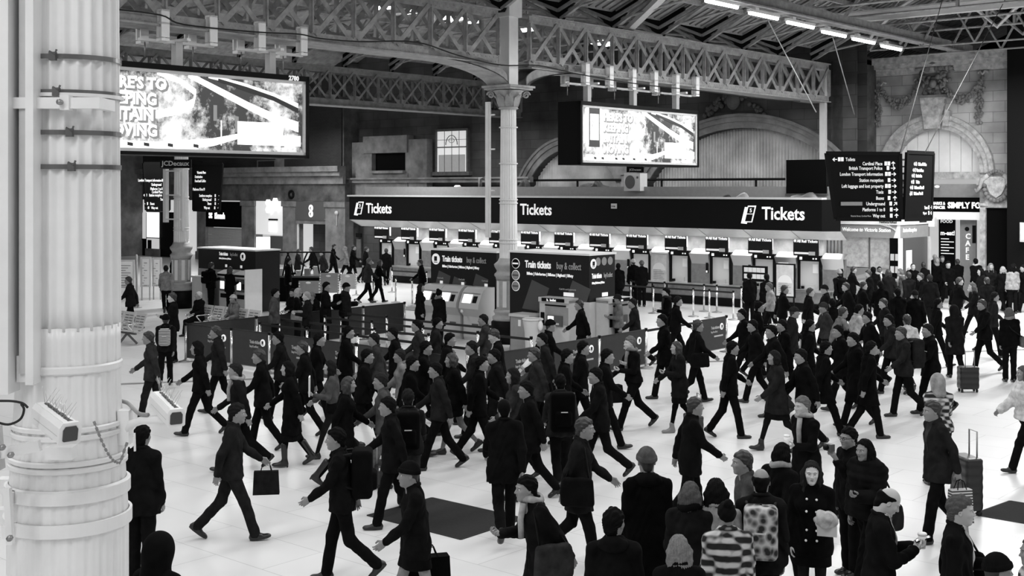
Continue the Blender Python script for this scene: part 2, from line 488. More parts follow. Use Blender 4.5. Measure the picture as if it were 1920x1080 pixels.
# ---------------------------------------------------------------- ROOF
def roof_bay(a0, a1, zlow, zr, b0, b1, name):
    mid = (a0 + a1) / 2
    mb = MB()
    mb.add([(a0, b0, zlow), (mid, b0, zr), (mid, b1, zr), (a0, b1, zlow), (a0, b0, zlow + .1), (mid, b0, zr + .1), (mid, b1, zr + .1), (a0, b1, zlow + .1)],
           [(0, 1, 2, 3), (7, 6, 5, 4)])
    mb.add([(a1, b0, zlow), (mid, b0, zr), (mid, b1, zr), (a1, b1, zlow), (a1, b0, zlow + .1), (mid, b0, zr + .1), (mid, b1, zr + .1), (a1, b1, zlow + .1)],
           [(0, 3, 2, 1), (4, 5, 6, 7)])
    return gstruct(mb, name, M_ROOFB)
ZT = 9.54
for i, (a0, a1) in enumerate(((CA - SP * 3, CA - SP * 2), (CA - SP * 2, CA - SP), (CA - SP, CA), (CA, CA + SP), (CA + SP, CA + 34.8))):
    roof_bay(a0, a1, 10.15, 13.5, -6, WB + 8, 'ceiling_bay_%d' % (i + 1))

mb = MB(); mb.box(-110, SB + .1, 0, on_b(215, SB) - .6, SB + .6, 5.2); gstruct(mb, 'wall_left_lower', M_STONEM)
mb = MB(); mb.box(-72.6, -30, 0, -72, SB, 11.5); gstruct(mb, 'wall_side', M_STONEM)
# ================================================================ ROOF TRUSSES, GIRDERS, COLUMNS
def local_girder(name, label, a, b0, nb, zb0, zb1, zt0, zt1, w_, m, plates=True, col_at=(), rivets=True, wide=0.62):
    """lattice girder along b from b0, nb bays; local x across, y along"""
    t = gthing(name, label, 'girder', a, b0, 0, group=None)
    L = nb * BAY
    def chord(z0, z1):
        mb = MB()
        for s in (-1, 1):
            x = s * wide / 2
            mb.box(x - .02, 0, z0, x + .02, L, z1)
            mb.box(x - s * 0.0 - (0.11 if s > 0 else 0), 0, z1 - .03 if z0 > 9 else z0, x + (0.11 if s < 0 else 0), L, z1 if z0 > 9 else z0 + .03)
        zz = z1 if z0 > 9 else z0
        mb.box(-wide / 2 - .12, 0, zz - .02, wide / 2 + .12, L, zz + .02)
        if rivets:
            zc = [z0 + .07, z1 - .07]
            n = int(L / 0.16)
            for i in range(n):
                for q, z in enumerate(zc):
                    y = (i + 0.5 * q) * L / n + .04
                    x = wide / 2 + .02
                    mb.add([(x, y - .018, z - .018), (x, y + .018, z - .018), (x, y + .018, z + .018), (x, y - .018, z + .018), (x + .015, y, z)],
                           [(0, 1, 4), (1, 2, 4), (2, 3, 4), (3, 0, 4)])
        return mb
    chord(zt0, zt1).build('top_chord', m, t)
    chord(zb0, zb1).build('bottom_chord', m, t)
    for i in range(nb + 1):
        y = i * BAY
        thick = (i - col_at[0]) % 6 == 0 if col_at else False
        for s in (-1, 1):
            mb = MB(); x = s * wide / 2
            ww = .2 if thick else .09
            mb.box(x - .035, y - ww / 2, zb1 - .02, x + .035, y + ww / 2, zt0 + .02)
            mb.box(x + s * .035 - .004, y - .02, zb1, x + s * .09, y + .02, zt0)
            mb.build('upright', m, t)
    for i in range(nb):
        y = i * BAY
        for s in (-1, 1):
            for (ya, yb) in ((y + .1, y + BAY - .1), (y + BAY - .1, y + .1)):
                mb = MB(); x = s * wide / 2 + (.05 if ya < yb else -.02) * s
                mb.bar((x, ya, zb1 - .05), (x, yb, zt0 + .05), w_, .03, up=(1, 0, 0))
                # gusset
                mb.box(x - .012, ya - .13, zb1 - .03, x + .012, ya + .13, zb1 + .17)
                mb.build('diagonal_brace', m, t)
    return t
nb_n = 12
b_start = CB - 13.6 * BAY
g1 = local_girder('lattice_girder', 'grey riveted lattice girder left of the middle column, above the left lit billboard', CA, b_start, 13, 8.0, 8.26, 9.31, ZT, .13, M_IRON)
g2 = local_girder('lattice_girder', 'grey riveted lattice girder running from the middle column above the right lit billboard', CA, CB + BAY * .4, 14, 8.0, 8.24, 9.31, ZT, .13, M_IRON)
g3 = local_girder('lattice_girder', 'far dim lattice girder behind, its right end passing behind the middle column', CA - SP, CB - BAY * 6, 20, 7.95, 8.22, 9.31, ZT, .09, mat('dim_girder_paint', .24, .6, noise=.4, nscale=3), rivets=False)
# steel ring beam over the middle column capital: box head joining the girders
def curved_brackets(t, b_loc, m, wide=.62, sides=(-1, 1)):
    for s in sides:
        mb = MB(); n = 12
        for i in range(n):
            pts = []
            for k in (i, i + 1):
                u = k / n
                y = s * (0.42 + 3.2 * (1 - math.cos(u * PI / 2)))
                z = 7.39 + .63 * math.sin(u * PI / 2)
                pts.append((y, z))
            (y0, z0), (y1, z1) = pts
            for sx in (-1, 1):
                x = sx * wide / 2
                mb.add([(x - .02, b_loc + y0, z0), (x - .02, b_loc + y1, z1), (x - .02, b_loc + y1, z1 + .26), (x - .02, b_loc + y0, z0 + .26),
                        (x + .02, b_loc + y0, z0), (x + .02, b_loc + y1, z1), (x + .02, b_loc + y1, z1 + .26), (x + .02, b_loc + y0, z0 + .26)],
                       [(0, 1, 2, 3), (7, 6, 5, 4), (0, 4, 5, 1), (3, 2, 6, 7)])
            mb.add([(-wide / 2 - .1, b_loc + y0, z0), (wide / 2 + .1, b_loc + y0, z0), (wide / 2 + .1, b_loc + y1, z1), (-wide / 2 - .1, b_loc + y1, z1),
                    (-wide / 2 - .1, b_loc + y0, z0 - .03), (wide / 2 + .1, b_loc + y0, z0 - .03), (wide / 2 + .1, b_loc + y1, z1 - .03), (-wide / 2 - .1, b_loc + y1, z1 - .03)],
                   [(0, 1, 2, 3), (7, 6, 5, 4), (0, 4, 5, 1), (2, 6, 7, 3)])
        mb.build('curved_bracket', m, t)

def flute(nf, depthf):
    return lambda t, z: 1 - depthf * abs(math.sin(nf * t / 2)) ** 0.75 if False else 1 - depthf * (0.5 - 0.5 * math.cos(nf * t)) ** 0.6
def small_column(a, b, label, r=.245, ztop=7.39, ped_top=2.0, nf=20):
    t = gthing('iron_column', label, 'column', a, b)
    # plinth and pedestal
    MB().lathe([(.50, 0), (.50, .62), (.45, .66)], 8).build('plinth', M_BLACK, t)
    pr = [(.45, .66), (.47, .72), (.47, .76), (.40, .80), (.40, .86), (.43, .90), (.43, .94), (.36, .98)]
    MB().lathe(pr, 32).build('base_moulding', M_GREYP, t)
    mb = MB(); mb.lathe([(.35, .98), (.35, 1.86)], 8, smooth=False)
    mb.build('pedestal', M_GREYP, t)
    pan = MB()
    for k in range(8):
        th = (k + .5) * PI / 4
        c = Vector((math.cos(th), math.sin(th), 0)); s = Vector((-c.y, c.x, 0))
        p0 = c * (.35 * math.cos(PI / 8) + .002) - s * .06 + Vector((0, 0, 1.05))
        pan.prism([(0, 0), (.12, 0), (.12, .75), (0, .75)], p0, s, (0, 0, 1), c, .02)
    pan.build('pedestal_flutes', M_WHITE, t)
    MB().lathe([(.36, 1.84), (.37, 1.9), (.41, 1.95), (.41, 2.0), (.35, 2.05), (.34, 2.1), (.41, 2.22), (.42, 2.28), (.36, 2.33), (r + .06, 2.38), (r + .03, 2.46)], 32).build('pedestal_cap', M_GREYP, t)
    prof = [(r + .02, 2.44)] + [(r + .02 - .04 * (z / 20.0), 2.44 + (ztop - .6 - 2.44) * z / 20.0) for z in range(21)]
    MB().lathe(prof, nf * 6, rad=flute(nf, .085)).build('shaft', M_COLW, t)
    mb = MB()
    for z in (2.9, 3.0, 4.05, 4.15, 5.2, 6.25):
        mb.lathe([(r + .01, z - .02), (r + .03, z - .015), (r + .03, z + .015), (r + .01, z + .02)], 32, caps=False)
    mb.build('shaft_rings', M_COLW, t)
    # capital: bell, leaves, volutes, abacus
    z = ztop - .62
    MB().lathe([(r, z), (r + .05, z + .03), (r + .02, z + .07), (r, z + .12), (r + .03, z + .3), (r + .17, z + .5), (r + .22, z + .54)], 32).build('capital_bell', M_GREYP, t)
    lv = MB()
    for k in range(8):
        th = k * PI / 4
        c = Vector((math.cos(th), math.sin(th), 0)); s = Vector((-c.y, c.x, 0))
        pts = [(r + .01, .08), (r + .05, .2), (r + .08, .32), (r + .19, .42), (r + .21, .38)]
        for i in range(4):
            w0, w1 = (.10, .13, .12, .07, .02)[i], (.10, .13, .12, .07, .02)[i + 1]
            (r0, z0), (r1, z1) = pts[i], pts[i + 1]
            A = c * r0 + Vector((0, 0, z + z0)); B = c * r1 + Vector((0, 0, z + z1))
            lv.add([A - s * w0, A + s * w0, B + s * w1, B - s * w1, A - s * w0 + c * .03, A + s * w0 + c * .03, B + s * w1 + c * .03, B - s * w1 + c * .03],
                   [(3, 2, 1, 0), (4, 5, 6, 7), (0, 1, 5, 4), (1, 2, 6, 5), (2, 3, 7, 6), (3, 0, 4, 7)])
    lv.build('acanthus_leaves', M_IRON, t)
    for k in range(4):
        th = k * PI / 2 + PI / 4
        c = Vector((math.cos(th), math.sin(th), 0)); pts = []
        for i in range(22):
            u = i / 21 * 3.2 * PI; rr = .11 * (1 - i / 24)
            pts.append(c * (r + .27 + rr * math.cos(u)) + Vector((0, 0, z + .42 + rr * math.sin(u))))
        MB().tube(pts, .028, 6).build('volute', M_IRON, t)
    mb = MB(); h = r + .26
    mb.box(-h, -h, z + .56, h, h, z + .62); mb.box(-h - .05, -h - .05, z + .62, h + .05, h + .05, z + .68)
    mb.build('abacus', M_IRON, t)
    mb = MB(); mb.box(-.2, -.2, z + .68, .2, .2, ZT + .1)
    mb.box(-.28, -.28, ZT - .1, .28, .28, ZT + .5); mb.build('column_head', M_COLW, t)
    curved_brackets(t, 0, M_IRON)
    return t
cm = small_column(CA, CB, 'white fluted iron column in the middle, between the two black ticket kiosks')
# conduit trunking along the middle column
mb = MB(); mb.box(-.62, -.32, 3.05, -.50, -.2, 7.0); mb.box(-.48, -.32, 3.05, -.44, -.28, 7.0)
for z in (3.2, 4.4, 5.6, 6.6): mb.box(-.6, -.3, z, -.3, -.24, z + .04)
mb.build('cable_trunking', M_COLW, cm)
cl = small_column(CA - SP, CB - .2, 'white fluted iron column at the left with a black plinth, behind the metal benches', r=.265)
mb = MB(); mb.box(-.6, -.4, 3.2, -.42, -.26, 5.2); mb.box(.42, -.3, 2.9, .5, -.2, 5.2)
for z in (3.3, 4.2, 5.1): mb.box(-.5, -.42, z, .5, -.36, z + .05)
mb.build('cable_trunking', M_COLW, cl)

# ---------------------------------------------------------------- roof trusses across the bays
M_STRUT = mat('truss_paint', .30, .6, noise=.3)
def roof_truss(a0, a1, b, dim=False, label=''):
    t = gthing('roof_truss', label, 'roof truss', a0, b, 0, group='roof trusses crossing above the girders')
    L = a1 - a0; m = M_STRUT
    z0, zr = 9.9, 13.2
    mb = MB(); mb.bar((0, 0, z0), (L / 2, 0, zr), .10, .22, up=(0, 1, 0)); mb.build('rafter', m, t)
    mb = MB(); mb.bar((L, 0, z0), (L / 2, 0, zr), .10, .22, up=(0, 1, 0)); mb.build('rafter', m, t)
    mb = MB(); mb.tube([(0.2, 0, z0), (L * .25, 0, z0 + .55), (L * .75, 0, z0 + .55), (L - .2, 0, z0)], .045, 6, smooth=False); mb.build('tie_rod', m, t)
    for (x0, za, x1, zb) in ((.05, 9.65, L * .17, z0 + (zr - z0) * .34), (L * .25, z0 + .55, L * .17, z0 + (zr - z0) * .34), (L * .25, z0 + .55, L * .36, z0 + (zr - z0) * .72),
                            (L - .05, 9.65, L * .83, z0 + (zr - z0) * .34), (L * .75, z0 + .55, L * .83, z0 + (zr - z0) * .34), (L * .75, z0 + .55, L * .64, z0 + (zr - z0) * .72), (L * .5, z0 + .55, L * .5, zr)):
        mb = MB(); mb.bar((x0, 0, za), (x1, 0, zb), .09, .12, up=(0, 1, 0)); mb.build('strut', m, t)
    for s in (0, 1):     # black cast brackets at the springing
        mb = MB(); x = L if s else 0; d = -1 if s else 1
        mb.prism([(0, 0), (.12, 0), (.35, .35), (.95, .8), (1.0, .95), (0, .95)], (x, -.05, 9.56), (d, 0, 0), (0, 0, 1), (0, 1, 0), .1)
        mb.build('cast_bracket', M_BLACK, t)
    return t
k = 0
for i in range(11):
    roof_truss(CA, CA + SP, CB - 8.5 + i * BAY * 2, label='one of the dark timber roof trusses rising right of the middle girder')
for i in range(10):
    roof_truss(CA - SP, CA, CB - 8.5 + i * BAY * 2, label='one of the dark timber roof trusses seen through the lattice left of the middle column')
mb = MB()
for a0 in (CA - SP, CA):
    for f in (.1, .2, .3, .4, .6, .7, .8, .9):
        x = a0 + SP * f; z = 9.97 + (13.4 - 9.97) * (1 - abs(f - .5) * 2)
        mb.box(x - .06, CB - 20, z - .16, x + .06, WB + 6, z)
gstruct(mb, 'ceiling_purlins', M_STRUT)
# thin boards lines under roof
mb = MB()
for a0 in (CA,):
    n = 90
    for i in range(n):
        b = CB - 4 + i * .36
        mb.bar((a0 + .2, b, 10.17), (a0 + 7.95, b, 13.42), .05, .03, up=(0, 1, 0))
gstruct(mb, 'ceiling_board_joints', mat('board_joint', .14, .8))
# pale box gutter beams running across
def beam(px0, py0, px1, py1, Y0, name, label, w_, h_, m):
    pass
mb = MB()
p0 = Vector(((1530 - 960) / F * 46, 46, zat(38, 46))); 
a, b = inv(p0.x, p0.y)
t = gthing('box_beam', 'pale riveted box beam running out to the top right corner', 'beam', a, b, p0.z)
MB().box(-2.2, -.15, -.22, 20, .15, .1).build('beam_web', M_LGREY, t)
MB().box(-2.2, -.25, .1, 20, .25, .16).build('beam_flange', M_GREYP, t)
# arches and braces of the far roof at the upper right
for j, (bb, lab) in enumerate(((44.5, 'near curved roof rib with braces at the upper right'), (47.2, 'farther curved roof rib with braces at the upper right'))):
    t = gthing('arched_rib', lab, 'roof rib', CA + 3.0, bb, -.35)
    L = 9.6
    pts = [(L * i / 16, 0, 10.6 + 1.5 * math.sin(PI * min(1, (i % 8) / 8.0))) for i in range(17)]
    MB().tube(pts, .07, 6, smooth=False).build('arched_bar', M_LGREY if j == 0 else M_STRUT, t)
    mb = MB(); mb.tube([(0, 0, 10.1), (L, 0, 10.1)], .035, 6, smooth=False); mb.build('tie_rod', M_STRUT, t)
    for i in range(4):
        mb = MB(); mb.bar((i * 2, 0, 10.1), (i * 2 + 1.0, 0, 11.9), .06, .08, up=(0, 1, 0)); mb.build('strut', M_STRUT, t)
        mb = MB(); mb.bar((i * 2 + 2, 0, 10.1), (i * 2 + 1.0, 0, 11.9), .06, .08, up=(0, 1, 0)); mb.build('strut', M_STRUT, t)
# pale pipe frame: from the girder top to the corner, then down
t = gthing('rainwater_stack', 'pale square downpipe and rail standing at the right end of the middle girder', 'pipe', on_b(1544, 46.2), 46.2, 0)
zt_ = zat(124, depth(on_b(1544, 46.2), 46.2))
MB().box(-.13, -.1, 3.9, .11, .1, zt_).build('downpipe', M_LGREY, t)
MB().bar((0, 0, zt_ - .1), (-.2, -13.5, 9.6), .2, .2).build('rail', M_LGREY, t)
MB().bar((-.2, -13.5, 9.6), (3.2, -15.3, 10.8), .25, .16).build('rail_end', M_LGREY, t)

# rows of fluorescent battens hanging below a beam
bt = gthing('lamp_beam', 'long grey beam carrying the row of fluorescent tubes at the upper right', 'beam', -18.4, 30, 0)
MB().box(-.12, 0, 10.15, .12, 20.5, 10.45).build('beam_web', M_STRUT, bt)
MB().box(-.22, 0, 10.1, .22, 20.5, 10.15).build('beam_flange', M_STRUT, bt)
def tube_lamp(a, b, z, L, label, group, dirb=True):
    t = gthing('fluorescent_lamp', label, 'lamp', a, b, z, group=group)
    MB().box(-.07, 0, .04, .07, L, .12).build('batten', M_WHITE, t)
    MB().tube([(0, .05, 0), (0, L - .05, 0)], .05, 8).build('tube', M_LAMP, t)
    MB().box(-.06, .3, .1, .06, .5, .2).build('hanger', M_WHITE, t)
    return t
ord_ = ['first and nearest', 'second', 'third', 'fourth', 'fifth', 'sixth and farthest']
for i, (x0, x1) in enumerate(((1322, 1384), (1404, 1459), (1475, 1526), (1541, 1586), (1598, 1640), (1652, 1690))):
    a = -18.4
    b0, b1 = on_a(x0, a), on_a(x1, a)
    yy = [8, 30, 47, 64, 77, 90][i]
    z = zat(yy, depth(a, (b0 + b1) / 2))
    tube_lamp(a, b0, z, b1 - b0, '%s glowing tube in the row of six at the upper right' % ord_[i], 'fluorescent tubes in a row under the roof')
bt.location = W(-18.4, on_a(1300, -18.4), 0)
for c in [x for x in SC.objects if x.parent == bt]:
    c.location.z = zat(8, depth(-18.4, on_a(1353, -18.4))) - 9.98
# small bright lamps seen through the lattice
for i, (x, y) in enumerate(((722, 14), (771, 22), (840, 32), (858, 36), (892, 40), (978, 54), (987, 56), (1121, 79), (1132, 81), (1145, 83))):
    b = on_a(x, -30.5); Y = depth(-30.5, b)
    t = gthing('hanging_lamp', ('%s small bright lamp seen through the lattice %s of the middle column' % (['first', 'second', 'third', 'fourth', 'fifth', 'first', 'second', 'third', 'fourth', 'fifth'][i], 'left' if i < 5 else 'right')), 'lamp', -30.5, b, zat(y, Y), group='lamps glimpsed through the lattice')
    MB().box(-.3, -.08, -.06, .3, .08, .05).build('lamp_glass', M_LAMP, t)
    MB().box(-.32, -.1, .05, .32, .1, .14).build('lamp_housing', M_GREYP, t)
    MB().tube([(0, 0, .14), (0, 0, 1.2)], .012, 5).build('hanger', M_BLACK, t)
# ================================================================ NEAR COLUMN
NC = (-3.11, 8.6)
def near_column():
    t = thing('iron_column', 'huge white fluted iron column filling the left edge, close to the camera', 'column', (NC[0], NC[1], 0), 0)
    S = F / NC[1]; zz = lambda y: HC + (HY - y) / S
    nf = 24
    def rad_top(tt, z):
        return 1 - .085 * (0.5 - 0.5 * math.cos(nf * tt)) ** 0.7
    def rad_cab(tt, z):
        return 1 - .03 * (0.5 - 0.5 * math.cos(nf * 1.0 * tt)) ** 3 - .012 * (0.5 + 0.5 * math.cos(nf * tt)) ** 3
    zf = zz(612)
    # upper fluted shaft
    pr = [(.355 - .02 * (z - zf) / 3, z) for z in np.linspace(zf, 8.4, 30)]
    MB().lathe(pr, nf * 10, rad=rad_top).build('fluted_shaft', M_COLW, t)
    # cabled lower shaft with slow swell
    rr = lambda z: .352 + (.055 * max(0.0, min(1.0, (3.1 - z) / .9)))
    pr = [(rr(z) + .0, z) for z in np.linspace(0, zf + .02, 40)]
    MB().lathe(pr, nf * 10, rad=rad_cab).build('cabled_shaft', M_COLW, t)
    rg = MB()
    for (y, h_, o) in ((675, .03, .012), (783, .02, .014), (797, .02, .014), (843, .02, .016), (855, .02, .016), (896, .03, .014)):
        z = zz(y) - .03
        rg.lathe([(rr(z) + .0, z - h_), (rr(z) + o, z - h_ * .6), (rr(z) + o, z + h_ * .6), (rr(z), z + h_)], 72, caps=False, smooth=False)
    rg.build('shaft_rings', M_COLW, t)
    # two bolted collars
    for (y0, y1) in ((915, 948), (972, 1006)):
        z1, z0 = zz(y0) + .06, zz(y1) + .10
        mb = MB(); R_ = rr(z0) + .022
        mb.lathe([(R_ - .02, z0), (R_, z0), (R_, z1), (R_ - .02, z1)], 72, caps=False, smooth=False)
        c = mb.build('collar', M_COLW, t)
        mb = MB(); mb.box(-R_ - .07, -.05, z0 - .01, -R_ + .06, .05, z1 + .01); mb.box(-.30, -R_ + .02, z0, -.24, -R_ + .13, z1); mb.build('collar_lug', M_COLW, c)
        mb = MB(); mb.tube([(-.27, -R_ + .12, (z0 + z1) / 2), (-.27, -R_ + .15, (z0 + z1) / 2)], .018, 8); mb.build('bolt', M_STEELD, c)
    # steel straps with buckles
    for (y, bx) in ((115, 134), (179, 140), (252, 162), (314, 165)):
        z = zz(y); R_ = .353
        mb = MB(); mb.lathe([(R_ - .01, z - .016), (R_ + .004, z - .016), (R_ + .004, z + .016), (R_ - .01, z + .016)], 72, caps=False, smooth=False)
        s_ = mb.build('steel_strap', mat('strap_steel', .2, .3, metal=.8), t)
        k = (bx - 127) / S
        mb = MB(); y_ = -math.sqrt(max(0.01, R_ ** 2 - k ** 2))
        mb.box(k - .022, y_ - .03, z - .03, k + .022, y_ + .01, z + .025); mb.tube([(k - .02, y_ - .02, z + .03), (k + .02, y_ - .03, z + .01), (k + .035, y_ - .035, z + .04)], .007, 6)
        mb.build('buckle', M_IROND, s_)
    # pipe clamp
    z = zz(200)
    mb = MB(); mb.box(-.29, -.42, z - .04, .30, -.365, z + .035); mb.box(.30, -.42, z - .04, .36, -.1, z + .035)
    mb.box(.10, -.44, z - .05, .16, -.36, z + .05)
    c = mb.build('pipe_clamp', M_COLW, t)
    MB().tube([(-.24, -.43, z), (-.24, -.45, z)], .02, 8).build('bolt', M_STEELD, c)
    MB().tube([(.11, -.45, z), (.11, -.48, z)], .02, 8).build('bolt', M_STEELD, c)
    mb = MB(); zr = zz(184)
    mb.lathe([(.35, zr - .012), (.372, zr - .012), (.372, zr + .012), (.35, zr + .012)], 72, caps=False, smooth=False); mb.build('shaft_ring', M_COLW, t)
    return t
nc = near_column()
# trunking that runs down beside it
S0 = F / 8.1
def X0(px, Y=8.1): return (px - 960) / F * Y
t = thing('cable_trunking', 'tall pale grey cable trunking running down the far left edge beside the huge column', 'trunking', (X0(30), 8.1, 0), 0)
def tb(x0, x1, y0, y1, z0, z1, nm, m):
    cx = X0(30)
    MB().box(X0(x0) - cx, y0, z0, X0(x1) - cx, y1, z1).build(nm, m, t)
zz = lambda y: HC + (HY - y) / S0
tb(-60, 15, 0, .2, zz(740), 8.4, 'outer_channel', M_COLW)
tb(15, 26, .22, .3, zz(700), 8.4, 'back_channel', M_STEELD)
tb(24, 45, .10, .3, zz(705), 8.4, 'cover_plate', M_LGREY)
tb(45, 60, .02, .3, zz(723), 8.4, 'edge_rail', M_COLW)
tb(17, 42, .12, .3, zz(722), zz(672), 'end_cap', M_COLW)
for y in (150, 205, 340): tb(17, 23, .20, .23, zz(y + 20), zz(y), 'cable_tie', M_IROND)
pts = [(X0(20) - X0(30), .19, zz(y)) for y in range(-10, 700, 40)]
MB().tube([(p[0] + .006 * math.sin(i), p[1], p[2]) for i, p in enumerate(pts)], .006, 6).build('cable', M_RUBBER, t)
# cables, chain and brackets round the near column foot
def wire(name, label, pts, r, m, cat='cable'):
    P0 = Vector(pts[0]); fine = []
    q_ = [pts[0]] + list(pts) + [pts[-1]]
    for i in range(len(pts) - 1):
        for u in (0, .2, .4, .6, .8):
            a, b, c, d = (Vector(v) for v in q_[i:i + 4])
            fine.append(.5 * ((2 * b) + (c - a) * u + (2 * a - 5 * b + 4 * c - d) * u * u + (3 * b - a - 3 * c + d) * u ** 3))
    pts = fine + [Vector(pts[-1])]
    o = MB().tube([Vector(p) - P0 for p in pts], r, 7).build(name, m)
    o.location = P0
    return tag(o, label, cat)
def pw(px, py, Y): return Vector(((px - 960) / F * Y, Y, HC + (HY - py) / F * Y))
wire('black_cable', 'upper black cable looping from the left edge into the left security camera', [pw(-10, 752, 7.9), pw(20, 752, 7.85), pw(42, 756, 7.8), pw(52, 764, 7.78)], .008, M_RUBBER)
wire('looped_cable', 'lower black cable looping from the left edge beneath the left security camera', [pw(-10, 790, 7.9), pw(15, 796, 7.85), pw(38, 786, 7.8), pw(45, 768, 7.78), pw(40, 758, 7.8)], .008, M_RUBBER)
wire('flexible_hose', 'grey flexible conduit curving behind the right security camera bracket', [pw(228, 752, 8.75), pw(240, 756, 8.7), pw(250, 766, 8.6), pw(262, 776, 8.5), pw(278, 778, 8.45)], .014, M_GREYM)
mb = MB(); pts = []
for i in range(30):
    u = i / 29; x = 176 + 62 * u; y = 790 + 78 * math.sin(min(1, u * 1.18) * PI * .56) - (60 * max(0, u - .8) * 3)
    pts.append(pw(x, y, 8.12 + .1 * u))
P0 = pts[0]
for i in range(29):
    mb.bar(pts[i] - P0, pts[i + 1] - P0 + (pts[i + 1] - pts[i]) * .2, .018 if i % 2 else .006, .006 if i % 2 else .018)
o = mb.build('safety_chain', M_STEELD); o.location = P0; tag(o, 'thin metal safety chain drooping across the huge white column', 'chain')

# security cameras
def cctv(label, back, front, Yb, Yf, wpx, name='security_camera'):
    B = pw(back[0], back[1], Yb); Fr = pw(front[0], front[1], Yf)
    d = (Fr - B); L = d.length; d.normalize()
    up = Vector((0, 0, 1)); sx = d.cross(up).normalized(); uz = sx.cross(d).normalized()
    M = Matrix((( d.x, -sx.x, uz.x, B.x), (d.y, -sx.y, uz.y, B.y), (d.z, -sx.z, uz.z, B.z), (0, 0, 0, 1)))
    t = thing(name, label, 'security camera', (0, 0, 0), 0); t.matrix_world = M
    h = wpx / 2
    prof = [(-h, -h * .9), (-h * .85, -h * 1.05), (h * .85, -h * 1.05), (h, -h * .9), (h, h * .5), (h * .7, h * .95), (-h * .7, h * .95), (-h, h * .5)]
    MB().prism(prof, (0, 0, 0), (0, 1, 0), (0, 0, 1), (1, 0, 0), L).build('housing', M_COLW, t)
    pr2 = [(x * 1.08, y * 1.06 + h * .03) for x, y in prof]
    MB().prism(pr2, (L * .965, 0, 0), (0, 1, 0), (0, 0, 1), (1, 0, 0), L * .05).build('front_frame', M_COLW, t)
    MB().prism([(x * .72, y * .72) for x, y in prof], (L * 1.012, 0, 0), (0, 1, 0), (0, 0, 1), (1, 0, 0), .006).build('lens_window', M_GLASSD, t)
    MB().tube([(L * 1.014, 0, -.0), (L * 1.026, 0, 0)], h * .36, 14).build('lens', mat('lens_glass', .01, .05, spec=1.0), t)
    MB().box(L * .02, -h * .62, h * .95, L * .97, h * .62, h * 1.03).build('roof_shield', M_COLW, t)
    dirt = MB(); rr = random.Random(3); n = 24
    a = []; b = []
    for i in range(n + 1):
        x = L * (.08 + .86 * i / n); a.append((x, -h * (.05 + .12 * rr.random()))); b.append((x, h * (.25 + .22 * rr.random())))
    for i in range(n):
        dirt.quad((*a[i], h * 1.035), (*a[i + 1], h * 1.035), (*b[i + 1], h * 1.035), (*b[i], h * 1.035))
    dirt.build('grime_strip', mat('bird_grime', .12, .9, noise=.6, nscale=60), t)
    MB().box(L * .1, -h * 1.02, -h * .35, L * .93, -h * .99, -h * .28).build('seam', M_LGREY, t)
    sp = MB()
    for i in range(9):
        x = L * (.1 + .8 * i / 8)
        for s in (-1, 1):
            sp.tube([(x, 0, h), (x + .02 + s * .03, s * .03 + rr.uniform(-.02, .02), h + .10 + .02 * rr.random())], .0016, 4)
    sp.build('bird_spikes', M_STEEL, t)
    MB().box(L * .35, -h * .5, -h * 1.5, L * .6, h * .5, -h).build('mount_plate', M_COLW, t)
    return t
c1 = cctv('left white security camera in a box housing, overlapping the huge column', (78, 772), (131, 812), 8.02, 7.72, .135)
c2 = cctv('right white security camera in a box housing, sticking out right of the huge column', (296, 748), (330, 783), 8.55, 8.2, .115)
t = thing('camera_bracket', 'white curved arm holding the right security camera off the column', 'bracket', pw(232, 800, 8.6), 0)
O = pw(232, 800, 8.6)
MB().tube([pw(236, 815, 8.6) - O, pw(246, 795, 8.55) - O, pw(266, 788, 8.5) - O, pw(300, 787, 8.42) - O, pw(312, 782, 8.4) - O], .03, 8).build('arm', M_COLW, t)
MB().box(-.03, -.05, -.12, .05, .05, .12).build('wall_plate', M_COLW, t)
MB().bar(pw(252, 812, 8.5) - O, pw(253, 846, 8.5) - O, .012, .012).build('cable_tail', M_PAPER, t)
t = thing('camera_bracket', 'bolted grey plates and arm below the left security camera', 'bracket', pw(20, 850, 8.0), 0)
O = pw(20, 850, 8.0)
MB().bar(pw(-8, 800, 8.0) - O, pw(-2, 880, 8.0) - O, .09, .05).build('post', M_LGREY, t)
MB().bar(pw(0, 850, 8.0) - O, pw(75, 835, 7.98) - O, .04, .07).build('arm', M_COLW, t)
MB().box(.25, -.06, -.03, .42, .05, .05).build('foot_plate', M_COLW, t)
MB().bar(pw(14, 915, 8.0) - O, pw(20, 1020, 8.0) - O, .05, .04).build('lug_bar', M_COLW, t)
for q in ((22, 852), (6, 838), (20, 1008)):
    c = pw(q[0], q[1], 7.93) - O
    MB().tube([c, c + Vector((0, -.03, 0))], .02, 6).build('bolt', M_STEELD, t)

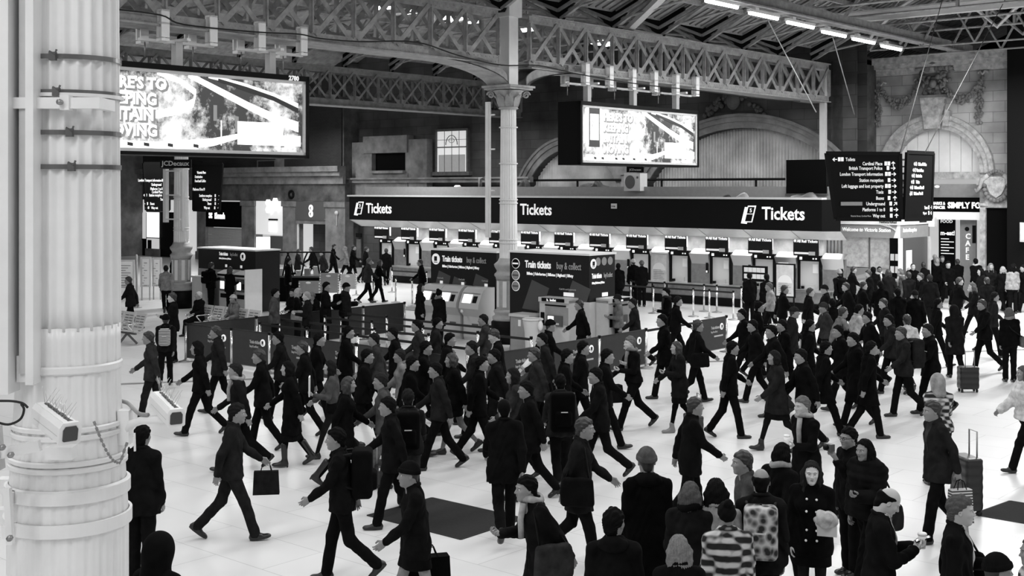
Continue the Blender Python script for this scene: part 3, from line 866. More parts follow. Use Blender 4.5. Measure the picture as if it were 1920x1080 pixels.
# ================================================================ LIT BILLBOARDS
def ad_mat():
    m = bpy.data.materials.new('advert_print'); m.use_nodes = True
    nt = m.node_tree; P = nt.nodes['Principled BSDF']; P.inputs['Roughness'].default_value = .4
    tc = nt.nodes.new('ShaderNodeTexCoord')
    n = nt.nodes.new('ShaderNodeTexNoise'); n.inputs['Scale'].default_value = 2.6; n.inputs['Detail'].default_value = 9; n.inputs['Roughness'].default_value = .75
    n2 = nt.nodes.new('ShaderNodeTexNoise'); n2.inputs['Scale'].default_value = .55
    nt.links.new(tc.outputs['Object'], n.inputs['Vector']); nt.links.new(tc.outputs['Object'], n2.inputs['Vector'])
    mx = nt.nodes.new('ShaderNodeMath'); mx.operation = 'ADD'
    nt.links.new(n.outputs['Fac'], mx.inputs[0]); nt.links.new(n2.outputs['Fac'], mx.inputs[1])
    cr = nt.nodes.new('ShaderNodeValToRGB')
    cr.color_ramp.elements[0].position = .44; cr.color_ramp.elements[0].color = (.03, .03, .03, 1)
    cr.color_ramp.elements[1].position = .60; cr.color_ramp.elements[1].color = (.8, .8, .8, 1)
    dv = nt.nodes.new('ShaderNodeMath'); dv.operation = 'MULTIPLY'; dv.inputs[1].default_value = .5
    nt.links.new(mx.outputs[0], dv.inputs[0]); nt.links.new(dv.outputs[0], cr.inputs['Fac'])
    nt.links.new(cr.outputs['Color'], P.inputs['Emission Color']); P.inputs['Emission Strength'].default_value = 1.2
    nt.links.new(cr.outputs['Color'], P.inputs['Base Color'])
    return m
M_AD = ad_mat()
M_ADW = mat('advert_white', .9, .4, emit=1.3)
M_ADG = mat('advert_grey', .2, .4, emit=.16)
M_ADD = mat('advert_dark', .05, .4)
M_ADP = mat('advert_pale', .8, .4, emit=.72)
def billboard(label, bL, bR, zb, ztp, phone, code=None):
    a = CA + .5
    t = gthing('lit_billboard', label, 'billboard', a, bL, 0)
    # local: y along the board, x towards the concourse; z up
    L = bR - bL; D = .85
    MB().box(-D, 0, zb, -.06, L, ztp).build('cabinet', M_SIGN, t)
    f = MB(); e = .13
    f.box(-.08, 0, zb, .04, L, zb + .07); f.box(-.08, 0, ztp - .12, .04, L, ztp); f.box(-.08, 0, zb, .04, e * .7, ztp); f.box(-.08, L - e * .7, zb, .04, L, ztp)
    f.build('frame', M_SIGN, t)
    f = MB(); y0, y1, z0, z1 = e * .7, L - e * .7, zb + .07, ztp - .12
    f.box(-.05, y0, z0, .02, y1, z0 + .07); f.box(-.05, y0, z1 - .07, .02, y1, z1); f.box(-.05, y0, z0, .02, y0 + .07, z1); f.box(-.05, y1 - .07, z0, .02, y1, z1)
    f.build('silver_inner_frame', M_LGREY, t)
    ad = MB().box(-.06, y0 + .06, z0 + .06, -.03, y1 - .06, z1 - .06).build('advert_sheet', M_AD, t)
    w_ = y1 - y0; h_ = z1 - z0
    def P(u, v): return (y0 + w_ * u, z0 + h_ * v)
    def poly(pts, m, nm, x=-.028, parent=ad):
        mb = MB(); mb.prism([P(u, v) for u, v in pts], (x, 0, 0), (0, 1, 0), (0, 0, 1), (1, 0, 0), .004)
        mb.build(nm, m, parent)
    def band(pts, wv, m, nm, x):
        n = len(pts); up = [(u, v + wv[i] / 2) for i, (u, v) in enumerate(pts)]; dn = [(u, v - wv[i] / 2) for i, (u, v) in enumerate(pts)]
        mb = MB()
        for i in range(n - 1):
            q = [P(*dn[i]), P(*dn[i + 1]), P(*up[i + 1]), P(*up[i])]
            mb.prism(q, (x, 0, 0), (0, 1, 0), (0, 0, 1), (1, 0, 0), .003)
        mb.build(nm, m, parent=ad)
    # pale sky part, road curves, bridge, lower carriageway
    poly([(.04, .30), (.12, .36), (.17, .60), (.16, .97), (.04, .97)], M_ADW, 'printed_sky', -.0275)
    band([(.38, .97), (.47, .88), (.53, .75), (.52, .62), (.44, .50), (.30, .40), (.22, .36)], [.06, .07, .09, .11, .10, .08, .05], M_ADW, 'printed_road', -.022)
    band([(.50, .97), (.62, .80), (.75, .62), (.88, .46), (.97, .38)], [.07, .09, .10, .12, .14], M_ADW, 'printed_bridge', -.021)
    band([(.58, .97), (.72, .90), (.86, .78), (.97, .66)], [.05, .05, .07, .08], M_ADP, 'printed_bridge', -.0205)
    band([(.62, .93), (.74, .84), (.86, .74), (.97, .60)], [.04, .06, .06, .07], M_ADD, 'printed_train', -.0195)
    band([(.04, .10), (.2, .08), (.4, .06), (.6, .14), (.72, .24)], [.10, .10, .12, .10, .06], M_ADW, 'printed_carriageway', -.022)
    for i, u in enumerate((.1, .16, .27, .33, .42, .52)):
        poly([(u, .07), (u + .02, .06), (u + .02, .10), (u, .11)], M_ADD, 'printed_car', -.018)
    for u in (.205, .31, .345, .63): poly([(u, .1), (u + .005, .1), (u + .005, .42), (u, .42)], M_ADP, 'printed_mast', -.0185)
    for u, v in ((.60, .55), (.69, .42), (.80, .30), (.89, .24)): poly([(u, v - .14), (u + .015, v - .14), (u + .015, v + .06), (u, v + .06)], M_ADG, 'printed_pier', -.0188)
    poly([(.70, .12), (.90, .12), (.90, .42), (.70, .42)], M_ADW, 'printed_panel', -.016)
    poly([(.90, .12), (.98, .12), (.98, .26), (.90, .26)], M_ADW, 'printed_panel', -.0165)
    rot = (PI / 2, 0, PI / 2)
    sz = h_ * .19
    for i, s in enumerate(("HERE'S TO", 'KEEPING', 'BRITAIN', 'MOVING')):
        y, z = P(.175, .76 - i * .19)
        text(s, sz, M_ADW, ad, (-.012, y, z), rot, 'headline', sx=1.0, bold=.012)
        text(s, sz, M_ADG, ad, (-.016, y + .04, z - .03), rot, 'headline_edge', sx=1.0, bold=.03)
    y, z = P(.71, .33); text('OUR SPEEDY MOBILE', h_ * .06, M_ADP, ad, (-.010, y, z), rot, 'caption')
    y, z = P(.71, .25); text('FUEL PAYMENT SERVICE', h_ * .06, M_ADP, ad, (-.010, y, z), rot, 'caption')
    y, z = P(.935, .19); mb = MB(); mb.tube([(-.012, y + .06 * math.cos(k * PI / 6), z + .06 * math.sin(k * PI / 6)) for k in range(13)], .006, 4); mb.build('printed_emblem', M_ADP, ad)
    if phone:
        poly([(.06, .28), (.145, .28), (.145, .96), (.06, .96)], M_ADD, 'printed_phone', -.012)
        poly([(.068, .40), (.137, .40), (.137, .86), (.068, .86)], M_ADP, 'printed_phone_screen', -.009)
        y, z = P(.078, .70); text('FILL UP\n& GO', h_ * .065, M_ADG, ad, (-.007, y, z), rot, 'screen_text')
    if code: text(code, .15, M_TEXT, t, (.042, L - .62, ztp - .115), rot, 'serial_number', bold=.006)
    return t, L
bb1, L1 = billboard('left bright billboard of a city road, hung below the girder beside the huge column', 12.3, on_a(578, CA + .5), 5.2, 7.15, True, '2780')
bb2, L2 = billboard('right bright billboard of a city road with a phone, hung right of the middle column', on_a(1087, CA + .5), on_a(1309, CA + .5), 5.2, 7.15, True)
# hangers
def hanger(label, b, topz=8.0):
    t = gthing('billboard_hanger', label, 'hanger', CA, b, 0)
    MB().box(-.09, -.09, 7.15, .09, .09, topz - .28).build('post', M_LGREY, t)
    MB().box(-.05, -.95, topz - .32, .05, .95, topz - .26).build('cross_rail', M_WHITE, t)
    MB().box(-.45, -.05, topz - .28, .45, .05, topz - .22).build('cross_rail', M_WHITE, t)
    for s in (-1, 1):
        for x in (-.4, .4):
            mb = MB(); y = s * .62
            mb.box(x - .1, y - .1, topz - .26, x - .06, y + .1, topz + .34); mb.box(x + .06, y - .1, topz - .26, x + .1, y + .1, topz + .34)
            mb.box(x - .1, y - .1, topz - .34, x + .1, y + .1, topz - .28); mb.box(x - .1, y - .1, topz + .02, x + .1, y + .1, topz + .06); mb.box(x - .1, y - .1, topz + .3, x + .1, y + .1, topz + .34)
            mb.build('clamp', M_WHITE, t)
    for s in (-1, 1): MB().tube([(-.3, s * .62, topz - .3), (-.3, s * .62, topz - .62)], .015, 5).build('threaded_rod', M_STEELD, t)
    return t
hanger('clamped white hanger on the left billboard, the one nearer the huge column', on_a(332, CA))
hanger('clamped white hanger on the left billboard, the one nearer its serial number', on_a(507, CA))
hanger('clamped white hanger at the left end of the right billboard', on_a(1101, CA))
hanger('clamped white hanger in the middle of the right billboard', on_a(1187, CA))
hanger('clamped white hanger at the right end of the right billboard', on_a(1267, CA))
# maker's plates under the billboards
def plate(px0, px1, py0, py1, Y, label, txt, size):
    p = pw(px0, py1, Y)
    t = thing('name_plate', label, 'plate', p, 0)
    w_ = (px1 - px0) / F * Y; h_ = (py1 - py0) / F * Y
    MB().box(0, 0, 0, w_, .08, h_).build('plate_body', M_SIGN, t)
    text(txt, size, M_TEXTG, t, (w_ / 2, -.01, h_ * .28), align='CENTER', bold=.003)
plate(300, 358, 299, 315, 29.5, 'small black name plate hanging below the left billboard', 'JCDecaux', .16)
plate(1175, 1207, 312, 323, 42.6, 'small black name plate hanging below the right billboard', 'JCDecaux', .1)

# ================================================================ TICKET HALL
aL, aR = on_b(655, FB), on_b(1541, FB)
Yr = depth(aR, FB)
zt0, zt1 = 2.97, 4.12
hall = gthing('ticket_hall', 'long dark ticket office front with the word Tickets three times', 'ticket office', 0, 0, 0)
MB().box(aL, FB, zt0, aR, FB + .3, zt1 - .04).build('fascia', M_SIGN, hall)
# chamfered right end
mb = MB(); cx = aR + .5; cb = FB + 1.6
mb.prism([(aR, FB), (cx, FB + .42), (cx - .1, FB + .6), (aR, FB + .3)], (0, 0, zt0), (1, 0, 0), (0, 1, 0), (0, 0, 1), zt1 - zt0 - .04)
mb.prism([(cx, FB + .42), (-21.2, 43.6), (-21.4, 43.6), (cx - .2, FB + .5)], (0, 0, zt0), (1, 0, 0), (0, 1, 0), (0, 0, 1), zt1 - zt0 - .04)
mb.build('fascia_return', M_SIGN, hall)
mb = MB(); mb.box(aL - .1, FB - .06, zt1 - .04, aR + .02, FB + .34, zt1 + .03)
mb.build('coping', M_LGREY, hall)
mb = MB(); mb.prism([(aL - .1, FB + .2), (aR, FB + .2), (cx - .1, FB + .5), (-21.3, 43.6), (-23.4, 46.7), (aL - .1, BB - .6)], (0, 0, zt1 - .22), (1, 0, 0), (0, 1, 0), (0, 0, 1), .12)
mb.build('flat_roof', mat('roof_felt', .16, .8, noise=.4), hall)
mb = MB(); mb.box(aL, FB + 1.0, zt1 - .1, aR, FB + 1.15, zt1 + .42); mb.build('roof_kerb', M_GREYM, hall)
# sloping soffit strip
mb = MB(); mb.add([(aL, FB + .02, zt0), (aR, FB + .02, zt0), (aR, FB + .75, zt0 - .33), (aL, FB + .75, zt0 - .33)], [(0, 1, 2, 3)])
mb.add([(aR, FB + .02, zt0), (cx, FB + .42, zt0), (cx - .1, FB + 1.1, zt0 - .33), (aR, FB + .75, zt0 - .33)], [(0, 1, 2, 3)])
mb.build('soffit', M_LGREY, hall)
mb = MB()
for i in range(14):
    x = aR - 1.2 - i * 1.95
    mb.bar((x, FB + .01, zt0 - .005), (x + .0, FB + .74, zt0 - .34), .02, .01)
mb.build('soffit_joints', M_GREYM, hall)
def zf(py, px, b): return zat(py, depth(on_b(px, b), b))
for (px0, px1, py0, py1, s) in ((687, 734, 401, 381, 1), (976, 1034, 404, 386, 1), (1429, 1508, 413, 390, 1)):
    a0 = on_b(px0, FB); a1 = on_b(px1, FB)
    z0 = zf(py0 - 2, px0, FB)
    H = (a1 - a0) / 2.75
    text('Tickets', H * 1.06, M_TEXT, hall, (a0, FB - .02, z0), bold=.012, sx=1.0 * (a1 - a0) / (H * 3.05))
for (px0, px1, py0, py1) in ((665, 681, 402, 377), (1391, 1416, 417, 384)):
    a0 = on_b(px0, FB); a1 = on_b(px1, FB); z0 = zf(py0, px0, FB); z1 = zf(py1, px0, FB)
    w_ = a1 - a0; h_ = z1 - z0
    sh = lambda u, v: (a0 + w_ * (u + .3 * v - .05), z0 + h_ * (v * .95 + .1 * (u - .5)))
    mb = MB(); mb.prism([sh(.0, 0), sh(.45, -.08), sh(.45, .9), sh(.0, .98)], (0, FB - .02, 0), (1, 0, 0), (0, 0, 1), (0, 1, 0), .02)
    mb.prism([sh(.22, .04), sh(.85, -.02), sh(.85, .98), sh(.22, 1.04)], (0, FB - .03, 0), (1, 0, 0), (0, 0, 1), (0, 1, 0), .02)
    o = mb.build('ticket_symbol', M_TEXT, hall)
    mb = MB(); mb.prism([sh(.30, .10), sh(.77, .05), sh(.77, .46), sh(.30, .51)], (0, FB - .04, 0), (1, 0, 0), (0, 0, 1), (0, 1, 0), .012)
    mb.prism([sh(.30, .56), sh(.77, .51), sh(.77, .90), sh(.30, .95)], (0, FB - .04, 0), (1, 0, 0), (0, 0, 1), (0, 1, 0), .012)
    mb.build('symbol_inset', M_SIGN, o)
    text('5', h_ * .3, M_TEXT, o, (sh(.5, .6)[0], FB - .045, sh(.5, .62)[1]), bold=.004)
a0 = on_b(1147, FB); z0 = zf(391, 1147, FB)
MB().box(a0, FB - .05, z0, a0 + .26, FB, z0 + .2).build('notice_plate', M_LGREY, hall)
text('17-21', .08, M_TXTB, hall, (a0 + .03, FB - .06, z0 + .06))
# wall behind the windows, ceiling inside, stall riser
CBK = FB + 1.3
MB().box(aL + 1.2, CBK + 1.4, 0, aR - 1.3, CBK + 1.6, 3.0).build('rear_partition', mat('office_interior', .42, .7, noise=.5, nscale=1.2), hall)
MB().box(aL + 1.2, FB + .75, 2.62, aR - 1.2, CBK + 1.5, 2.66).build('ceiling_panel', M_LGREY, hall)
MB().box(aL + 2.0, CBK - .32, 0, aR - .35, CBK, .75).build('stall_riser', M_STEELD, hall)
MB().box(aL + 2.0, CBK - .36, 0, aR - .35, CBK - .30, .32).build('kick_plate', M_BLACK, hall)
MB().box(aL + 2.0, CBK - .48, .74, aR - .35, CBK + .4, .80).build('counter_shelf', M_STEEL, hall)
L_ = bpy.data.lights.new('office_strip', 'AREA'); L_.shape = 'RECTANGLE'; L_.size = 24; L_.size_y = .5; L_.energy = 300
lo = bpy.data.objects.new('office_strip', L_); COL.objects.link(lo); lo.location = W((aL + aR) / 2, FB + 1.1, 2.6); lo.rotation_euler = (0, 0, GR)
L_ = bpy.data.lights.new('office_strip', 'AREA'); L_.shape = 'RECTANGLE'; L_.size = 24; L_.size_y = .3; L_.energy = 260
lo = bpy.data.objects.new('office_strip', L_); COL.objects.link(lo); lo.location = W((aL + aR) / 2, CBK + .7, 2.58); lo.rotation_euler = (0, 0, GR)
# the window bays
WIN = []
names = ['first', 'second', 'third', 'fourth', 'fifth', 'sixth', 'seventh', 'eighth', 'ninth', 'tenth', 'eleventh', 'twelfth', 'thirteenth']
def ticket_window(i, a):
    t = gthing('ticket_window', '%s ticket counter window counted from the right end of the ticket office' % names[i], 'ticket window', a, CBK, 0, group='ticket windows')
    # local x across the bay: opening from -.02 to .78, steel pier from .78 to 1.85
    mb = MB(); mb.box(-.07, -.06, .8, .0, .1, 2.02); mb.box(.78, -.06, .8, .85, .1, 2.02); mb.box(-.07, -.08, 1.83, .85, .1, 2.04)
    mb.build('window_frame', M_SIGN, t)
    MB().box(0, .04, .82, .78, .06, 1.83).build('window_glass', mat('counter_glass', .5, .15, emit=.10 ), t)
    MB().box(.03, -.1, 1.88, .13, -.08, 1.98).build('window_number', M_TEXT, t)
    MB().box(.55, -.1, 1.9, .6, -.08, 1.95).build('indicator', M_TEXT, t)
    MB().box(.66, -.1, 1.9, .71, -.08, 1.95).build('indicator', M_TEXT, t)
    if i % 3 != 1: MB().box(.5, .01, 1.4, .72, .03, 1.72).build('notice', M_PAPER, t)
    MB().box(.06, -.02, .82, .6, .02, .98).build('speech_tray', M_LGREY, t)
    MB().box(.1, -.12, .82, .2, -.04, .92).build('card_reader', M_BLACK, t)
    mb = MB(); mb.add([(.86, -.1, 1.94), (1.74, -.1, 1.94), (1.74, .3, 2.12), (.86, .3, 2.12), (.95, -.02, 1.55), (1.74, -.02, 1.55)], [(0, 1, 2, 3), (4, 5, 1, 0)])
    mb.build('canopy', M_STEEL, t)
    MB().box(.92, -.02, .80, 1.78, .1, 1.94).build('pier', M_STEELD, t)
    MB().box(1.6, -.05, 1.2, 1.7, -.02, 1.6).build('service_panel', M_SIGN, t)
    MB().box(1.62, -.07, 1.22, 1.68, -.05, 1.3).build('service_label', M_TEXT, t)
    if i in (1, 4, 6, 8, 10):
        MB().box(1.0, -.06, .95, 1.42, -.02, 1.78).build('poster', M_PAPER, t)
        MB().box(1.05, -.065, 1.05, 1.37, -.058, 1.3).build('poster_picture', M_GREYM, t)
        MB().box(1.05, -.065, 1.4, 1.37, -.058, 1.6).build('poster_picture', M_DGREY, t)
    # hanging header sign
    MB().box(-.05, -.42, 2.04, .95, -.38, 2.68).build('header_sign', M_KIOSK, t)
    text('All Rail Tickets', .135, M_TEXT, t, (.1, -.43, 2.52), bold=.004)
    MB().lathe([(.05, 0), (.05, .01)], 12).build('header_symbol', M_TEXT, t).matrix_local = Matrix.Translation((.03, -.43, 2.57)) @ Matrix.Rotation(PI / 2, 4, 'X')
    MB().box(-.0, -.43, 2.10, .8, -.42, 2.17).build('header_stripe', M_TEXT, t)
    MB().box(.58, -.46, 2.07, .82, -.43, 2.20).build('header_badge', M_LGREY, t)
    MB().box(.8, -.2, 2.2, .84, -.16, 2.62).build('strip_lamp', M_LIT, t)
    return t
a1_ = on_b(1500, CBK)
for i in range(13):
    t = ticket_window(i, a1_ - 1.86 * i)
    WIN.append(t)
# people-height poster stands in front
for j, (x0, x1, y0, y1, b_, lab, dark) in enumerate(((1222, 1250, 476, 527, CBK - .55, 'tall pale information poster in a steel frame between ticket windows', False), (1456, 1488, 496, 554, CBK - 1.2, 'tall framed poster board standing before the rightmost ticket windows', True), (1394, 1436, 500, 524, CBK - .9, 'dark leaflet rack filled with leaflets before the ticket windows', True))):
    a0, a1 = on_b(x0, b_), on_b(x1, b_); Y = depth(a0, b_)
    t = gthing('poster_stand' if j < 2 else 'leaflet_rack', lab, 'poster stand' if j < 2 else 'leaflet rack', a0, b_, 0)
    w_ = a1 - a0; z1 = zat(y0, Y); z0 = max(zat(y1, Y), .3)
    MB().box(-.05, 0, z0 - .05, w_ + .05, .06, z1 + .05).build('frame', M_BLACK if dark else M_STEEL, t)
    MB().box(-.02, .01, 0, .03, .05, z0).build('leg', M_BLACK, t); MB().box(w_ - .03, .01, 0, w_ + .02, .05, z0).build('leg', M_BLACK, t)
    if j < 2:
        MB().box(0, -.01, z0, w_, .0, z1).build('poster', mat('poster_paper', .62, .5, noise=.2, nscale=4), t)
        mb = MB(); n = 14; cxx = w_ / 2
        mb.prism([(cxx + w_ * .42 * math.cos(PI * k / n), z0 + (z1 - z0) * .42 + w_ * .42 * math.sin(PI * k / n)) for k in range(n + 1)], (0, -.015, 0), (1, 0, 0), (0, 0, 1), (0, 1, 0), .004); mb.build('poster_shape', M_PAPER, t)
        for k in range(6): MB().box(w_ * .12, -.018, z0 + .1 + k * .07, w_ * (.85 - .1 * (k % 3)), -.014, z0 + .12 + k * .07).build('poster_line', M_GREYM, t)
    else:
        for r_ in range(2):
            for c_ in range(5):
                MB().box(.04 + c_ * (w_ - .06) / 5, -.03, z0 + .05 + r_ * (z1 - z0) * .5, .02 + (c_ + 1) * (w_ - .06) / 5, -.01, z0 + .05 + (r_ * .5 + .36) * (z1 - z0)).build('leaflet', M_PAPER, t)
# things on the flat roof
b_ = FB + .55
def rb(px0, px1, py0, py1, b, th, name, label, cat, m):
    a0, a1 = on_b(px0, b), on_b(px1, b); Y = depth(a0, b)
    t = gthing(name, label, cat, a0, b, zat(py1, Y))
    MB().box(0, 0, 0, a1 - a0, th, zat(py0, Y) - zat(py1, Y)).build('casing', m, t)
    return t, a1 - a0, zat(py0, Y) - zat(py1, Y)
t, w_, h_ = rb(1170, 1200, 325, 358, FB + .7, .5, 'air_conditioner', 'white air conditioning unit on the ticket office roof', 'air conditioner', M_LGREY)
mb = MB(); n = 24; mb.prism([(w_ * .38 + h_ * .34 * math.cos(2 * PI * k / n), h_ * .5 + h_ * .38 * math.sin(2 * PI * k / n)) for k in range(n)], (0, -.012, 0), (1, 0, 0), (0, 0, 1), (0, 1, 0), .01); mb.build('fan_grille', M_DGREY, t)
MB().box(w_ * .78, -.01, h_ * .7, w_ * .9, 0, h_ * .82).build('badge', M_DGREY, t)
t, w_, h_ = rb(1474, 1549, 300, 363, FB + .9, .8, 'plant_box', 'big black box on the right end of the ticket office roof', 'box', M_MBLK)
MB().box(-.03, -.03, -.03, w_ + .03, .83, 0).build('base_frame', M_IROND, t)
t = gthing('pipe_rail', 'thin black pipe running across the corrugated arch above the ticket office', 'pipe', on_b(1000, BB - .2), BB - .2, 0)
Lp = on_b(1472, BB - .2) - on_b(1000, BB - .2)
zp = zat(337, 56)
MB().tube([(0, 0, zp), (Lp, 0, zp)], .06, 6).build('pipe', M_BLACK, t)
for f in (.2, .55, .9): MB().tube([(Lp * f, 0, zp), (Lp * f, 0, 3.8)], .05, 6).build('pipe_leg', M_BLACK, t)
def lump(px, py, b, sx, sy, sz, label, name='tarpaulin', m=None):
    a = on_b(px, b); Y = depth(a, b)
    mb = MB(); rr = random.Random(int(px)); 
    mb.ball((0, 0, sz * .35), sx, sy, sz, 14, 8)
    mb.v = [(x * (1 + .15 * math.sin(5 * y + 3 * z + 7 * x)), y, max(-.02, z * (1 + .25 * math.sin(9 * x)))) for x, y, z in mb.v]
    o = mb.build(name, m or mat('tarp', .012, .7)); o.location = W(a, b, zt1 - .1); o.rotation_euler = (0, 0, GR)
    return tag(o, label, 'sheeting')
lump(1115, 355, FB + 1.7, 1.0, .4, .5, 'crumpled black sheeting on the ticket office roof left of the air conditioner')
lump(980, 355, FB + 1.7, .5, .4, .55, 'crumpled black sheeting on the roof just right of the middle column')
lump(1512, 360, FB + .5, .6, .3, .2, 'low dark cables heap on the roof before the black box', m=M_DGREY)
lump(1360, 362, FB + .6, .22, .15, .16, 'small dark junction box on the ticket office roof')
lump(1390, 362, FB + .6, .3, .15, .2, 'small grey bundle beside the junction box on the roof', m=M_GREYM)
t = gthing('roof_gear', 'dark block and pale canister on the roof left of the middle column', 'equipment', on_b(806, FB + 1.6), FB + 1.6, zt1 - .1)
MB().box(0, 0, 0, .5, .4, .55).build('block', M_BLACK, t)
MB().lathe([(.16, 0), (.16, .55), (.1, .6)], 16, cx=1.6, cy=.2).build('canister', M_LGREY, t)
MB().tube([(3.2, 0, .3), (3.2, 0, .9), (3.6, 0, 1.0), (3.6, 0, .4), (4.4, 0, .4)], .09, 8).build('pipe', M_IROND, t)
# arch pier base between corrugated arches
mb = MB(); mb.box(-33.55, BB - .3, 0, -32.75, BB + .2, 5.1); mb.box(-33.7, BB - .4, 5.1, -32.6, BB + .2, 5.6)
gstruct(mb, 'wall_arch_pier', M_STONEM)

gp = []
for (x, y) in ((205, 16), (300, 28), (345, 46), (480, 60), (560, 64), (600, 72), (675, 78), (780, 79), (860, 104), (940, 122), (1010, 123), (1090, 140), (1200, 158), (1330, 172), (1440, 186), (1500, 190)):
    b = on_a(x, CA + .5); gp.append(W(CA + .5, b, zat(y, depth(CA + .5, b))))
wire('power_cable', 'thin black cable draped along the bottom of the near lattice girder', gp, .018, M_RUBBER)
# ================================================================ HANGING DIRECTION SIGNS
def arrow(mb, x, z, s, ang, y):
    c, n = math.cos(ang), math.sin(ang)
    r = lambda u, v: (x + (u * c - v * n) * s, z + (u * n + v * c) * s)
    for poly in ([r(-.5, -.08), r(.3, -.08), r(.3, .08), r(-.5, .08)], [r(.5, 0), r(.08, .42), r(-.06, .30), r(.26, 0)], [r(.5, 0), r(.26, 0), r(-.06, -.30), r(.08, -.42)]):
        mb.prism(poly, (0, y, 0), (1, 0, 0), (0, 0, 1), (0, 1, 0), .006)
def panel_frame(TL, TR, BR, BL, th=.07):
    """returns (origin, ex, ez, en, polygon) of the board through four world points (BL is the origin)"""
    ex = (BR - BL); ex.z = 0; ex.normalize(); ez = Vector((0, 0, 1)); en = ez.cross(ex)  # away from the camera is -?
    en = Vector((-ex.y, ex.x, 0))
    loc = lambda p: ((p - BL).dot(ex), (p - BL).z)
    return ex, ez, en, [loc(BL), loc(BR), loc(TR), loc(TL)]
def dir_sign(label, parts, name='direction_sign'):
    O = parts[0]['c'][3]
    t = thing(name, label, 'sign', O, 0)
    for pi_, d in enumerate(parts):
        TL, TR, BR, BL = d['c']
        ex, ez, en, poly = panel_frame(TL, TR, BR, BL)
        ang = math.atan2(ex.y, ex.x)
        o = MB().prism(poly, (0, 0, 0), (1, 0, 0), (0, 0, 1), (0, 1, 0), .08).build('sign_panel', M_SIGN, t)
        o.location = BL - O; o.rotation_euler = (0, 0, ang)
        e = MB()
        for i in range(4):
            (x0, z0), (x1, z1) = poly[i], poly[(i + 1) % 4]
            e.bar((x0, 0, z0), (x1, 0, z1), .1, .03, up=(0, 1, 0))
        e.build('panel_edge', M_BLACK, o)
        K = d['k']          # metres per pixel on this board
        bx = d['c0'][0]; by = d['c0'][1]
        icons = MB(); arr = MB()
        for (txt, x, y, size, al, ang_, ic) in d['rows']:
            X_ = (x - bx) * K; Z_ = (by - y) * d.get('kz', K)
            if txt: text(txt, size, M_TEXT if size > .09 else M_TEXTG, o, (X_, -.012, Z_ - size * .33), align=al, bold=.001, sx=d.get('sx', 1.0))
            if ic:
                xi = ic[0]
                for q in range(ic[1]):
                    xx = (xi - bx) * K + q * .12 * d.get('sx', 1.0)
                    icons.box(xx, -.012, Z_ - .05, xx + .10 * d.get('sx', 1.0), 0, Z_ + .06)
            if ang_ is not None: arrow(arr, (ic[2] - bx) * K, Z_, .13, ang_, -.012)
        if icons.v: icons.build('pictograms', M_TEXT, o)
        if arr.v: arr.build('arrows', M_TEXT, o)
    return t
YS = 34.0
kk = YS / F
c1_ = [pw(1549, 287, YS), pw(1688, 288, YS - .1), pw(1690, 412, YS - .1), pw(1566, 411, YS)]
rows = [('Toilets', 1585, 299, .135, 'LEFT', PI, (1571, 2, 1565)), ('Cardinal Place', 1653, 307, .135, 'RIGHT', PI / 2, (1657, 2, 1673)), ('British Transport Police', 1653, 315.5, .135, 'RIGHT', 0, (1661, 1, 1673)),
        ('London Transport information', 1654, 326.5, .135, 'RIGHT', 0, (1658, 2, 1674)), ('Station reception', 1655, 338, .135, 'RIGHT', 0, (1663, 1, 1674)), ('Left luggage and lost property', 1655, 349, .135, 'RIGHT', 0, (1658, 2, 1675)),
        ('Taxis', 1655, 360, .135, 'RIGHT', 0, (1664, 1, 1675)), ('Buses', 1656, 371.5, .135, 'RIGHT', PI / 2, (1663, 1, 1676)), ('Underground', 1658, 382, .135, 'RIGHT', PI / 4, (1666, 1, 1677)),
        ('Platforms 1 to 8', 1658, 393, .135, 'RIGHT', 0, (1667, 1, 1678)), ('Way out', 1658, 404.5, .135, 'RIGHT', PI / 2, (1667, 1, 1679)),
        ('Victoria Street, Cardinal Place', 1632, 405, .065, 'RIGHT', None, None)]
c2_ = [pw(1716, 285, YS + .1), pw(1764, 287, YS + 1.6), pw(1747, 411, YS + 1.6), pw(1697, 412, YS + .1)]
exl = (c2_[2] - c2_[3]); exl.z = 0
k2 = exl.length / 50.0
rows2 = [('Café and Coffee', 1720, 309, .135, 'LEFT', PI, (1716, 1, 1714)), ('Victoria Place', 1717, 320.5, .135, 'LEFT', PI, (1714, 1, 1712)), ('Destination', 1716, 331, .135, 'LEFT', PI, (1712, 1, 1710)), ('Toilets', 1716, 342.5, .135, 'LEFT', PI, (1711, 1, 1709)),
         ('Platforms 15 to 19', 1713, 353, .135, 'LEFT', PI, (1709, 1, 1707)), ('Platforms 9 to 14', 1712, 364, .135, 'LEFT', -PI / 2, (1708, 1, 1706)), ('Buses', 1738, 391, .135, 'RIGHT', 0, (1740, 1, 1746)), ('Way out', 1736, 401.5, .1, 'RIGHT', 0, (1740, 1, 1745))]
ds = dir_sign('large black hanging direction board at the right listing Toilets, Taxis, Buses and Underground', [
    dict(c=c1_, k=kk, c0=(1566, 411), rows=rows, sx=.70),
    dict(c=c2_, k=k2, c0=(1697, 412), rows=rows2, sx=.7, kz=(YS + .8) / F)])
O = ds.location
underg = MB(); u0 = pw(1577, 385.5, YS - .09) - O; u1 = pw(1617, 378.5, YS - .09) - O
underg.box(u0.x, u0.y, u0.z, u1.x, u0.y + .05, u1.z); underg.build('grey_label_strip', M_GREYM, ds)
